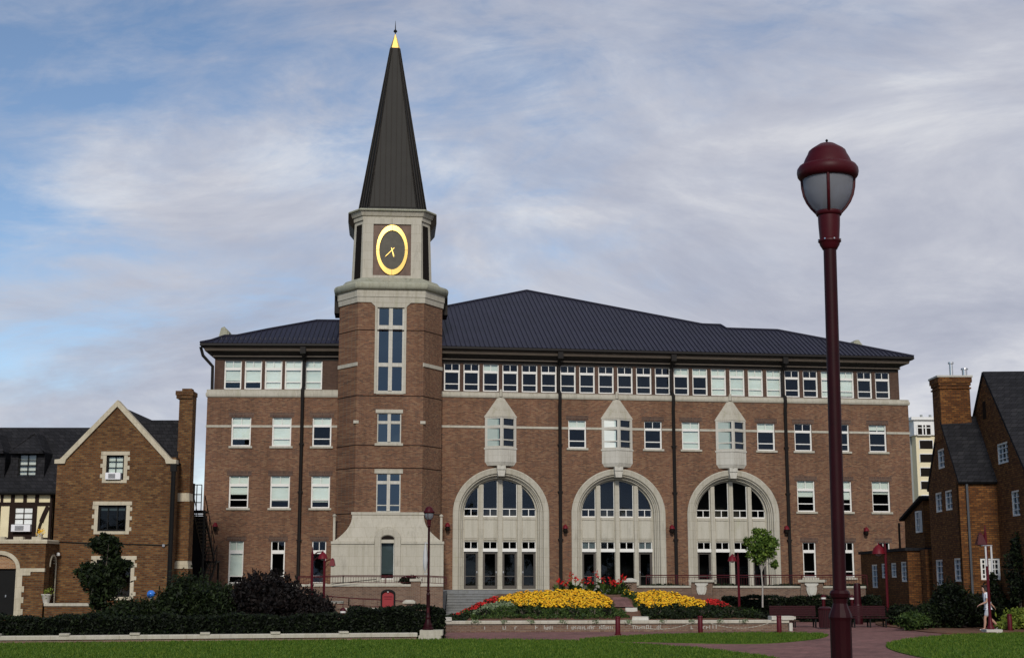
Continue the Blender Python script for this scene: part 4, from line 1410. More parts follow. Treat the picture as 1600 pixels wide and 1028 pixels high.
t, Mx, L = wall_run('brick_wall', 'brick ramp wall with stone coping below the stone base of the clock tower', 'wall', tC, tD, 0, 1.87, .4, 'brick_low')
xl = lambda px: at(px, 920, 79.2).x - tC.x
MB().box(xl(642), xl(657), -.12, .5, 0, 2.03).build('pier', M['brick_low'], t, Mx)
MB().box(xl(640.5), xl(658.5), -.2, .58, 2.03, 2.17).build('pier_cap', M['stone'], t, Mx)


def railing(name, label, pts, h, gap=.14, post=1.6, top=.03, grp=None, mat='red', second=True):
    """metal railing along a list of points on the ground it stands on"""
    P = [Vector(p) for p in pts]
    t = thing(name, Matrix.Translation(P[0]), label, 'railing', grp)
    m = MB(); b = MB()
    up = Vector((0, 0, h))
    for p, q in zip(P[:-1], P[1:]):
        m.beam(p + up, q + up, .055, .055)
        if second: m.beam(p + up * .86, q + up * .86, .03, .03)
        m.beam(p + up * .12, q + up * .12, .03, .03)
        L = (q - p).length; n = max(1, int(L / post))
        for i in range(n + 1): c = p + (q - p) * i / n; m.beam(c, c + up, .05, .05)
        n = int(L / gap)
        for i in range(1, n): c = p + (q - p) * i / n; b.beam(c + up * .12, c + up * .86, .016, .016)
    m.build('rails', M[mat], t)
    b.build('balusters', M[mat], t)
    return t


w79 = lambda px, py, Y=79.4: at(px, py, Y)
railing('railing', 'dark red railing along the top of the ramp wall before the stone tower base', [w79(466, 912.6), w79(536, 911), w79(668, 911.2), w79(697, 913)], .42)
tag(MB().tube([w79(518, 912, 78.9), w79(588, 904.5, 78.9)], .02, 6).build('handrail', M['black'], smooth=60), 'sloping black handrail in front of the stone tower base', 'handrail')
# lower ramp
a, b = at(505, 942, 75), at(650, 951, 75)
wall_run('brick_wall', 'low brick wall with pale coping behind the red sign and hedge', 'wall', at(538, 946, 74.6), at(640, 946, 74.6), 0, .68, .35, 'brick_low')
wall_run('brick_wall', 'short low brick wall with pale coping behind the two leaning red lanterns', 'wall', at(506, 940, 75.4), at(535.5, 940, 75.4), 0, 1.02, .35, 'brick_low')
railing('railing', 'sloping dark red railing on the lower ramp behind the red sign', [at(487, 941, 74.9), at(545, 946, 74.9), at(634, 951, 74.9)], .40, gap=.7, second=False)
pb = at(639.5, 944, 74.4)
t = thing('stone_pier', Matrix.Translation((pb.x, pb.y, 0)), 'small square brick pier with wide stone cap at the foot of the ramp', 'pier')
MB().box(pb.x - .24, pb.x + .24, pb.y - .24, pb.y + .24, 0, .92).build('brickwork', M['brick_low'], t)
MB().prism_xy([(pb.x - .33, pb.y - .33), (pb.x + .33, pb.y - .33), (pb.x + .33, pb.y + .33), (pb.x - .33, pb.y + .33)], .92, 1.0).prism_xy([(pb.x - .33, pb.y - .33), (pb.x + .33, pb.y - .33), (pb.x + .33, pb.y + .33), (pb.x - .33, pb.y + .33)], 1.0, 1.1, [(pb.x - .18, pb.y - .18), (pb.x + .18, pb.y - .18), (pb.x + .18, pb.y + .18), (pb.x - .18, pb.y + .18)]).build('pier_cap', M['stone'], t)

# right hand terrace wall with two ornamented piers
t, Mx, L = wall_run('terrace_wall', 'long low brick terrace wall with two piers bearing white stone shields', 'wall', tA, tB, 0, 1.78, .4, 'brick_low', cope=.11)
def along(px):
    r = ray(px, 915); A = Vector(tA[:2]); d = Vector(tB[:2]) - A; Ld = d.length; d /= Ld
    # solve A + d*s = r.xy * k
    det = d.x * -r.y + r.x * d.y
    return (-A.x * -r.y + -r.x * A.y * 1.0) / det if abs(det) > 1e-9 else 0
def along(px):
    r = ray(px, 915); A = Vector(tA[:2]); d = (Vector(tB[:2]) - A).normalized()
    k = r.x / r.y                               # x = k*y
    return (k * A.y - A.x) / (d.x - k * d.y)
for px in (1097.3, 1269):
    s_ = along(px); hw_ = .60
    MB().box(s_ - hw_, s_ + hw_, -.16, .56, 0, 1.98).build('pier', M['brick_low'], t, Mx)
    MB().box(s_ - hw_ - .12, s_ + hw_ + .12, -.28, .68, 1.98, 2.12).build('pier_cap', M['stone'], t, Mx)
    w_ = .27
    prof = [(-w_ - .09, 1.93), (-w_ - .09, 1.86), (-w_, 1.80), (-w_ * 1.05, 1.58), (-w_ * .85, 1.38), (-w_ * .5, 1.24), (0, 1.17), (w_ * .5, 1.24), (w_ * .85, 1.38), (w_ * 1.05, 1.58), (w_, 1.80), (w_ + .09, 1.86), (w_ + .09, 1.93)]
    MB().prism_xz([(s_ + x, z) for x, z in prof][::-1], -.26, -.15).prism_xz([(s_ + x * .7, 1.55 + (z - 1.55) * .7) for x, z in prof][::-1], -.30, -.255).build('shield', M['stone_white'], t, Mx)
pe = at(985, 908, 81.4)
t2 = thing('stone_pier', Matrix.Translation((pe.x, pe.y, 0)), 'square brick pier with pyramid stone cap beside the red cannas', 'pier')
MB().box(pe.x - .33, pe.x + .33, pe.y - .33, pe.y + .33, 0, 1.98).build('brickwork', M['brick_low'], t2)
sq = lambda c, h: [(c.x - h, c.y - h), (c.x + h, c.y - h), (c.x + h, c.y + h), (c.x - h, c.y + h)]
MB().prism_xy(sq(pe, .45), 1.98, 2.07).prism_xy(sq(pe, .45), 2.07, 2.2, sq(pe, .12)).build('pier_cap', M['stone_white'], t2)
dW = (Vector(tB[:2]) - Vector(tA[:2])).normalized(); nW = Vector((-dW.y, dW.x))
r0 = Vector(tA[:2]) + nW * 1.5 + dW * .6; r1 = Vector(tB[:2]) + nW * 1.5
railing('railing', 'dark red railing behind the planting on the right terrace', [(r0.x, r0.y, TZ + .1), (r1.x, r1.y, TZ + .1)], .78)
m = MB(); r_ = random.Random(5)
Lw = (Vector(tB[:2]) - Vector(tA[:2])).length
for _ in range(5200):
    s_ = r_.uniform(.3, Lw); v_ = r_.uniform(.5, 1.25)
    p = Vector(tA[:2]) + dW * s_ + nW * v_
    leaf(m, (p.x, p.y, TZ + r_.uniform(.0, .28 + .12 * math.sin(s_ * .9) ** 2)), .09, r_)
tag(m.build('ground_cover', M['leaf_dark'], recalc=False), 'dark green ground cover growing along the top of the terrace wall', 'ground cover', kind='stuff')

# ------------------------------------------------------------------ flower bed on its bank
PW0, PW1 = ground(692, 987.6), ground(1232, 985.4)
t, Mx, L = wall_run('planter_wall', 'long low brick garden wall with white stone coping and worn metal lettering', 'wall', PW0, PW1, 0, .47, .34, 'brick_low', cope=.13, over=.07, cm='stone')
m = MB()
m.box(-.02, .36, -.1, .42, .472, .62).build('end_block', M['stone_white'], t, Mx)
m = MB().box(L - .75, L + .22, -.12, .46, .472, .63).box(L + .22, L + .32, -.06, .40, .50, .61)
m.box(L + .02, L + .16, -.1, .44, 0, .34)
m.build('end_block', M['stone_white'], t, Mx)
# worn raised letters: only their uprights still catch the light
m = MB(); r_ = random.Random(11)
uw = lambda px: (ground(px, 986.5).x - PW0.x) / (PW1.x - PW0.x) * L
for x0, x1, k in ((756.5, 758.5, 1), (784, 792, 2), (803, 806, 1), (835, 838, 1), (849, 864, 6), (884, 888, 1), (892, 914, 8), (917, 928, 4), (935, 958, 8), (988, 1019, 9), (1026, 1034, 3), (1080, 1083, 1), (1093, 1124, 6)):
    for i in range(k):
        u = uw(x0 + (x1 - x0) * (i + .5) / k)
        h = r_.uniform(.10, .17); z = .10 + r_.uniform(0, .02)
        m.box(u - .018, u + .018, -.02, .0, z, z + h)
        if r_.random() < .6: zz = z + h * r_.choice((.0, .45, .85)); m.box(u + .019, u + .085, -.02, .0, zz, zz + .03)
m.build('lettering', M['letters'], t, Mx)
# weeds over the coping joints
m = MB()
for px in (742, 788, 830, 878, 930, 982, 1035, 1082, 1127, 1165):
    u = uw(px); w0 = Mx @ Vector((u, -.02, .44))
    for _ in range(60): leaf(m, (w0.x + r_.gauss(0, .09), w0.y - .06 + r_.gauss(0, .04), w0.z + r_.uniform(-.08, .07)), .045, r_)
tag(m.build('weeds', M['leaf_silver'], recalc=False), 'grey green weeds hanging over the joints of the white coping', 'weeds', kind='stuff')

B0, BS, YB = .40, .107, PW0.y + .75
bz = lambda y: B0 + BS * (y - YB)
def bank(px, py, lift=0.0):
    r = ray(px, py); tt = (B0 + lift + BS * (0 - YB) - EYE) / (r.z - BS * r.y)
    return Vector((r.x * tt, r.y * tt, EYE + r.z * tt))
# the earth bank: rises from the wall and falls away behind
m = MB(); nx, ny = 44, 26
X0, X1 = PW0.x + .1, PW1.x + .3
pts = []
rb_ = random.Random(2)
def bank_z(x, y):
    e = min(1, max(0, (x - X0 + .4) / 2.6), 1) * min(1, max(0, (X1 + .4 - x) / 3.2))
    e = e * e * (3 - 2 * e)
    z = bz(min(y, YB + 9.6)) - max(0, y - YB - 10.2) * .42
    base = .40 if y < YB + 1.4 else .40 - (y - YB - 1.4) * .04
    return max(-.1, base * (1 - e) + z * e) 
for j in range(ny + 1):
    for i in range(nx + 1):
        x = X0 - .3 + (X1 - X0 + .6) * i / nx; f = j / ny; fx = min(1, max(0, (x - PW0.x) / (PW1.x - PW0.x))); y = (PW0.y + (PW1.y - PW0.y) * fx + .33) * (1 - f) + (PW0.y + 17.5) * f
        x += 17.5 * f * .02 * (x / 8)
        z = bank_z(x, y) + (rb_.uniform(-.03, .03) if j else 0)
        pts.append((x, y, z))
fs = [(j * (nx + 1) + i, j * (nx + 1) + i + 1, (j + 1) * (nx + 1) + i + 1, (j + 1) * (nx + 1) + i) for j in range(ny) for i in range(nx)]
tag(m.add(pts, fs).build('planting_bank', M['mulch'], smooth=60), kind='structure')


def bed_poly(px, lift=.25): return [tuple(bank(x, y, lift)[:2]) for x, y in px]


def flowers(name, label, px, n_bloom, n_leaf, bloom, leafm, h, bs, seed, ls=.09):
    """plants set a hand apart, each a low dome of leaves with its own blooms"""
    P = bed_poly(px, h); r = random.Random(seed)
    xs = [p[0] for p in P]; ys = [p[1] for p in P]
    m = MB(); plants = []
    g_ = .27; y = min(ys); row = 0
    while y < max(ys):
        x = min(xs) + (g_ / 2 if row % 2 else 0)
        while x < max(xs):
            q = (x + r.gauss(0, .06), y + r.gauss(0, .06))
            if inside(q, P) and r.random() > .03: plants.append((*q, r.uniform(.88, 1.12), r.uniform(.8, 1.1)))
            x += g_
        y += g_; row += 1
    nb, nl = max(4, n_bloom // max(1, len(plants))), max(6, n_leaf // max(1, len(plants)))
    for x, y, kh, kb in plants:
        z0 = bank_z(x, y); H = h * kh; rad = .19 * kb
        for _ in range(nl):
            a = r.uniform(0, 6.28); q = rad * 1.1 * math.sqrt(r.random())
            leaf(m, (x + q * math.cos(a), y + q * math.sin(a), z0 + r.uniform(.02, .82) * H), ls, r, mi=0)
        for _ in range(int(nb * kb + r.random())):
            a = r.uniform(0, 6.28); q = rad * math.sqrt(r.random()); s = bs * r.uniform(.6, 1.2)
            bx, by = x + q * math.cos(a), y + q * math.sin(a); bzz = z0 + H * (1.0 - .42 * (q / rad) ** 2) + r.gauss(0, .02)
            tx, ty = (q / rad) * math.cos(a) * .8 + r.gauss(0, .2), (q / rad) * math.sin(a) * .8 + r.gauss(0, .2)
            n = Vector((tx, ty, 1)).normalized(); e = n.orthogonal().normalized(); f = n.cross(e); c = Vector((bx, by, bzz)); ph = r.uniform(0, 6.28)
            ring = [c + (e * math.cos(ph + i * .8976) + f * math.sin(ph + i * .8976)) * s * r.uniform(.8, 1.1) - n * s * .25 for i in range(7)]
            m.add(ring + [c + n * s * .3, c - n * s * .5], [(i, (i + 1) % 7, 7) for i in range(7)] + [((i + 1) % 7, i, 8) for i in range(7)], 1)
    o = m.build(name, [M[leafm], M[bloom]], recalc=False)
    return tag(o, label, 'flowers', kind='stuff')


Y_L = [(778, 931), (812, 923), (850, 921), (905, 919), (935, 924), (952, 934), (957, 944), (900, 943.5), (812, 942.5), (806, 935), (785, 935)]
flowers('flower_bed', 'large mass of golden yellow flowers before the first and middle arches', Y_L, 5200, 7000, 'bloom_yellow', 'leaf_bronze', .32, .062, 21)
Y_R = [(997, 925), (1015, 921), (1045, 923), (1075, 930), (1100, 937), (1103, 942), (1060, 942.5), (1000, 943), (996, 936)]
flowers('flower_bed', 'smaller mass of golden yellow flowers right of the stepping path', Y_R, 2900, 3900, 'bloom_yellow', 'leaf_bronze', .32, .062, 22)
flowers('flower_bed', 'crescent of bright red flowers curving beside the grey steps', [(706, 944), (712, 937.5), (735, 932), (778, 929.5), (777, 934), (760, 938), (735, 942)], 1500, 1800, 'bloom_red', 'leaf_dark', .26, .058, 23)
flowers('flower_bed', 'thin tapering strip of red flowers at the end of the smaller yellow mass', [(1102, 934), (1115, 935), (1136, 941), (1134, 943), (1104, 942)], 520, 620, 'bloom_red', 'leaf_dark', .24, .056, 24)
flowers('flower_bed', 'few pale yellow flowers beside the brick pier behind the path', [(972, 920), (985, 921), (1000, 926), (998, 928), (980, 924.5)], 60, 500, 'bloom_yellow', 'leaf_mid', .25, .06, 25)
# silver edging and the low shrubs in front
r_ = random.Random(8)
def patch(name, label, px, n, mat, h, s, seed, cat='ground cover'):
    P = bed_poly(px, h * .6); r = random.Random(seed); m = MB()
    xs = [p[0] for p in P]; ys = [p[1] for p in P]; k = 0
    while k < n:
        x, y = r.uniform(min(xs), max(xs)), r.uniform(min(ys), max(ys))
        if not inside((x, y), P) or y < PW0.y + (PW1.y - PW0.y) * (x - PW0.x) / (PW1.x - PW0.x) + .62: continue
        k += 1
        hh = h * (.6 + .4 * math.sin(x * 4.1) * math.sin(y * 3.3))
        leaf(m, (x, y, bank_z(x, y) + r.uniform(.0, hh)), s, r)
    return tag(m.build(name, M[mat], recalc=False), label, cat, kind='stuff')


patch('silver_foliage', 'band of pale silvery green foliage between red and yellow flowers', [(733, 951), (745, 946), (775, 940), (790, 936), (806, 936), (808, 942), (790, 945), (760, 952), (740, 955)], 2600, 'leaf_silver', .26, .07, 31)
patch('ground_cover', 'low bronze green planting in front of the larger yellow flowers', [(738, 954), (765, 948), (812, 945), (900, 946), (957, 946), (975, 952), (985, 960), (900, 962), (800, 961), (735, 962)], 5200, 'leaf_mid', .24, .075, 32)
patch('ground_cover', 'dense dark low planting in front of the smaller yellow flowers', [(1000, 946), (1050, 945), (1105, 944), (1140, 945), (1185, 950), (1205, 960), (1120, 966), (1012, 966), (1003, 956)], 8000, 'leaf_dark', .32, .08, 33)
patch('ground_cover', 'dark low planting below the crescent of red flowers', [(694, 948), (706, 945), (735, 944), (760, 940), (745, 946), (733, 952), (728, 964), (697, 966)], 3000, 'leaf_dark', .28, .08, 34)
patch('grass_edge', 'strip of green grass beside the stepping path', [(975, 926), (1000, 928), (996, 936), (1000, 946), (1000, 952), (990, 945), (988, 934), (970, 930)], 2600, 'leaf_mid', .10, .05, 35, 'grass')
k = 0
for px, py, w_, mat in ((728, 964, .75, 'leaf_mid'), (756, 966, .7, 'leaf_dark'), (784, 967, .65, 'leaf_mid'), (815, 966, .7, 'leaf_dark'), (838, 968, .6, 'leaf_dark'), (868, 966.5, .7, 'leaf_mid'), (897, 968, .6, 'leaf_dark'), (925, 966, .75, 'leaf_mid'), (950, 967, .6, 'leaf_dark'),
                        (1024, 968, .8, 'leaf_dark'), (1062, 968, .8, 'leaf_dark'), (1100, 968, .75, 'leaf_dark'), (1138, 967, .8, 'leaf_dark'), (1172, 966, .7, 'leaf_mid')):
    p = bank(px, py - 4); p.y = max(p.y, PW0.y + (PW1.y - PW0.y) * (p.x - PW0.x) / (PW1.x - PW0.x) + .75); k += 1
    shrub('low_shrub', 'low spreading green shrub in the mulch just behind the white wall coping', px, p.y + .1, w_, .42, mat, 110, .055, 100 + k, z0=bank_z(p.x, p.y) - .02, sprays=5, clumps=6, group='low shrubs along the garden wall')
# paved strip climbing between the two yellow masses
m = MB()
q = [bank(x, y, .05) for x, y in ((956, 948), (990, 948), (980, 933), (957, 933))]
m.add([(p.x, p.y, bank_z(p.x, p.y) + .06) for p in q], [(0, 1, 2, 3)])
tag(m.build('stepping_path', M['paving'], recalc=False), kind='structure')
for lab, px, py, w_ in (('flat white stone slab at the foot of the stepping path', 986, 953.5, .48), ('white stone block lying on the low wall below the stepping path', 1000, 967.5, .62)):
    p = bank(px, py)
    tag(MB().prism_xy([(p.x - w_ * .6, p.y - .25), (p.x + w_ * .55, p.y - .3), (p.x + w_ * .7, p.y + .2), (p.x - w_ * .5, p.y + .25)], bank_z(p.x, p.y) - .05, bank_z(p.x, p.y) + .13, [(p.x - w_ * .55, p.y - .22), (p.x + w_ * .5, p.y - .26), (p.x + w_ * .64, p.y + .17), (p.x - w_ * .46, p.y + .22)]).build('stone_slab', M['stone_white']), lab, 'stone')


def canna(px, top, Y, seed, label, col):
    r = random.Random(seed); p = at(px, 920, Y); z0 = bank_z(p.x, Y)
    H = at(px, top, Y).z - z0
    t = thing('canna_plant', Matrix.Translation((p.x, Y, z0)), label, 'flower', 'red cannas behind the yellow flowers')
    m = MB()
    for k in range(16):
        a = r.uniform(0, 6.28); b = z0 + H * r.uniform(.05, .55); L = r.uniform(.35, .6); w_ = r.uniform(.09, .15)
        d = Vector((math.cos(a), math.sin(a), 0)); n = Vector((-d.y, d.x, 0))
        c = Vector((p.x + d.x * .05, Y + d.y * .05, b)); m1 = c + d * L * .45 + Vector((0, 0, L * .62)); e = c + d * L * .9 + Vector((0, 0, L * .85))
        m.add([c, m1 + n * w_ + Vector((0, 0, .03)), e, m1 - n * w_ + Vector((0, 0, .03)), m1 - Vector((0, 0, .02))], [(0, 1, 4), (1, 2, 4), (2, 3, 4), (3, 0, 4)])
    m.build('foliage', M['leaf_mid'], t, recalc=False)
    m = MB().tube([(p.x, Y, z0), (p.x + .02, Y, z0 + H * .95)], [.03, .015], 5)
    m.build('stem', M['leaf_fresh'], t)
    m = MB()
    for k in range(14): leaf(m, (p.x + r.gauss(0, .07), Y + r.gauss(0, .07), z0 + H * r.uniform(.78, 1.0)), .10, r)
    m.build('flower', M[col], t, recalc=False)


for i, (px, top, Y, lab) in enumerate(((872, 903, 70.0, 'red canna at the far end of its row, near the downspout'), (882, 906, 70.2, 'short red canna before the brick between two arches'),
        (892, 894, 70.4, 'tallest red canna, before the edge of the middle arch'), (899, 899, 70.0, 'red canna just beside the tallest one'), (911, 902, 70.3, 'broad red canna before the first middle door'),
        (922, 901, 70.1, 'red canna before the first middle door'), (934, 892, 70.4, 'tall pink topped canna before a white door mullion'), (943, 901, 70.0, 'red canna before the second middle door'),
        (954, 902, 70.3, 'bright red canna before the middle mullion'), (961, 906, 69.9, 'low red canna before the third middle door'), (968, 903, 70.2, 'red canna before the third middle door'), (974, 898, 70.4, 'red canna nearest the capped brick pier'))):
    canna(px, top, Y + 2.2, 40 + i, lab, 'bloom_canna' if i in (2, 3, 6) else 'bloom_red')

# ------------------------------------------------------------------ left garden wall, hedges, trees
G0, G1 = ground(-60, 1006.2), ground(651, 999.8)
t, Mx, L = wall_run('garden_wall', 'long knee high brick wall with pale coping along the near lawn', 'wall', G0, G1, 0, .27, .34, 'brick_low', cope=.14, over=.05)
def ualong(px, y=1000):
    r = ray(px, y); k = r.x / r.y; d = (G1 - G0).normalized()
    return (k * G0.y - G0.x) / (d.x - k * d.y)
for px in (-8, 100, 210, 320, 430, 537):
    u = ualong(px); MB().box(u - .17, u + .17, -.08, .42, .272, .34).build('cap_block', M['stone'], t, Mx)
E1 = ground(655, 999.6)
t = thing('stone_pedestal', Matrix.Translation(E1), 'pale stone pedestal block carrying the mid distance globe lamp', 'pedestal')
m = MB(); m.box(E1.x - .02, E1.x + .80, E1.y - .12, E1.y + .68, 0, .17).box(E1.x + .02, E1.x + .86, E1.y - .08, E1.y + .64, .172, .36)
m.build('block', M['stone'], t)

hy = 54.2
def wp(px, off):
    u = ualong(px); d = (G1 - G0).normalized(); p = G0 + d * u
    return (p.x, p.y + off)
hx = lambda px, Y=hy: at(px, 960, Y).x
ht_ = lambda py, Y=hy: at(800, py, Y).z
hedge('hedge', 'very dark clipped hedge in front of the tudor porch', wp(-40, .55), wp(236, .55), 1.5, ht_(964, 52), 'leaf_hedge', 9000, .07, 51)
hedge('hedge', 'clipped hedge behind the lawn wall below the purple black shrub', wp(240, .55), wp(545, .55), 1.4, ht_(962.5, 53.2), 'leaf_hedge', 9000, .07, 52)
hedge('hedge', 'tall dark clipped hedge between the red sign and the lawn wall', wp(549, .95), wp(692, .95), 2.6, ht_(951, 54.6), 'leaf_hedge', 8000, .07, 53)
J = 'feathery junipers behind the hedge'
shrub('juniper', 'feathery dark green juniper beside the small tree trunk', 203, 58, 2.8, 1.3, 'leaf_dark', 2600, .10, 61, sprays=40, group=J)
shrub('juniper', 'feathery juniper directly below the blue ball', 256, 58.7, 2.6, 1.5, 'leaf_dark', 2600, .10, 62, sprays=60, group=J)
shrub('juniper', 'tall feathery juniper below the fire escape', 302, 59, 3.1, 2.2, 'leaf_dark', 3200, .10, 63, sprays=70, group=J)
shrub('juniper', 'feathery juniper pressed against the purple black shrub', 350, 58.2, 2.4, 1.9, 'leaf_dark', 2400, .10, 64, sprays=50, group=J)
shrub('purple_shrub', 'tall purple black shrub with loose sprays before the ground floor windows', 418, 58.2, 3.5, 2.45, 'leaf_purple', 5200, .10, 65, sprays=90, clumps=20)
shrub('purple_shrub', 'lower purple black shrub spilling towards the ramp wall', 486, 57.5, 2.4, 1.55, 'leaf_purple', 3000, .10, 66, sprays=40)
shrub('shrub', 'small rounded dark shrub beside the bollard light with white lens', 566, 64, 2.0, .95, 'leaf_dark', 1300, .08, 67, sprays=8)
shrub('shrub', 'tiny dark shrub behind the pier cap at the ramp top', 636, 79.7, .9, .5, 'leaf_hedge', 400, .07, 68, z0=1.85, clumps=5)
zq_ = lambda y, Y: at(800, y, Y).z
tree('small_tree', 'small dark tree before the brick gable of the left house', 160, 58.5, 0, [(.05, zq_(850, 58.5), .70, .48, .26), (-.08, zq_(905, 58.5), .98, .80, .40), (.62, zq_(883, 58.5), .42, .34, .08), (-.72, zq_(892, 58.5), .42, .42, .1), (.0, zq_(935, 58.5), .66, .5, .12), (.3, zq_(868, 58.5), .4, .3, .06)], 1.2, .07, 'leaf_dark', 5600, .105, 71)
zt9 = zq_(945, 70)
tree('small_tree', 'small bright green tree with slim pale trunk before the last arch', 1191, 70, zt9, [(-.02, zq_(851, 70) - zt9, .78, .62, .46), (-.35, zq_(862, 70) - zt9, .48, .42, .14), (.38, zq_(862, 70) - zt9, .46, .40, .14), (.1, zq_(838, 70) - zt9, .5, .42, .14), (.62, zq_(882, 70) - zt9, .24, .22, .06), (-.62, zq_(846, 70) - zt9, .28, .24, .06), (.66, zq_(848, 70) - zt9, .26, .26, .06), (-.2, zq_(829, 70) - zt9, .22, .2, .04), (-.1, zq_(874, 70) - zt9, .4, .28, .08)], zq_(885, 70) - zt9, .045, 'leaf_fresh', 2300, .10, 72, bark='bark_pale')
hedge('hedge', 'dark hedge at the foot of the right terrace wall', tuple(at(1128, 940, 74.5)[:2]), tuple(at(1375, 940, 72.5)[:2]), 1.3, 1.22, 'leaf_hedge', 9000, .08, 54)
# right hand garden
tag(MB().prism_xy(smooth_poly(gp([(1368, 975), (1400, 981), (1450, 988), (1510, 990.5), (1570, 988.5), (1680, 984), (1750, 972), (1600, 962), (1450, 960), (1385, 962)])), -.02, .05).build('planting_bed', M['mulch']), kind='structure')
tag(MB().prism_xy(gp([(1560, 962), (1800, 966), (1900, 955), (1800, 945), (1560, 945)]), -.02, .04).build('lawn', M['grass']), kind='structure')
shrub('shrub', 'mid green shrub at the paving edge, first in the right garden', 1424, 62, 1.5, .85, 'leaf_mid', 900, .08, 81, sprays=14)
shrub('shrub', 'mid green shrub pressed against the big dark bush', 1448, 64, 1.5, 1.2, 'leaf_dark', 1300, .08, 82, sprays=14)
shrub('shrub', 'large near black bush left of the walking person', 1486, 64.0, 2.1, 2.15, 'leaf_hedge', 3600, .09, 83, sprays=20)
shrub('shrub', 'dark bush below the low brick extension with small windows', 1404, 68, 1.9, 1.05, 'leaf_hedge', 1400, .08, 84, sprays=8)
shrub('shrub', 'dark bush directly behind the walking person', 1525, 64.6, 1.7, 1.6, 'leaf_hedge', 2200, .09, 85, sprays=10)
shrub('shrub', 'dark bush right of the lantern post beneath the grid window', 1566, 64.6, 1.5, 1.45, 'leaf_hedge', 1800, .09, 86, sprays=10)
shrub('lime_plant', 'bright lime green perennial clump beside the short maroon bollard', 1590, 62.6, 1.6, .95, 'leaf_lime', 700, .11, 87, sprays=22, cat='plant')
shrub('lime_plant', 'low lime green foliage at the lantern post foot', 1567, 61.8, 1.0, .42, 'leaf_lime', 420, .09, 88, sprays=8, cat='plant')
tree('conifer', 'small dark conifer against the white grid window', 1553, 65.0, 0, [(0, .8, .55, .8, .45), (0, 1.5, .42, .6, .35), (0, 2.05, .22, .45, .2)], .4, .06, 'leaf_hedge', 1900, .08, 73)
tree('tree', 'dark tree at the picture edge before the tall gable', 1594, 63.5, 0, [(.1, 2.7, .85, 1.1, .5), (.3, 3.6, .6, .7, .25), (.1, 1.7, .6, .6, .25)], 1.3, .07, 'leaf_hedge', 4600, .09, 74)
hedge('hedge', 'dark background hedge closing the right hand lawn', tuple(at(1500, 940, 74)[:2]), tuple(at(1850, 940, 74)[:2]), 2, 2.2, 'leaf_hedge', 7000, .10, 55)
tree('tree', 'broad dark tree beyond the right frame edge of the lawn', 1650, 68, 0, [(0, 4, 2.6, 2.2, .6), (1, 5.5, 2, 1.6, .4)], 2, .14, 'leaf_hedge', 5000, .13, 75)

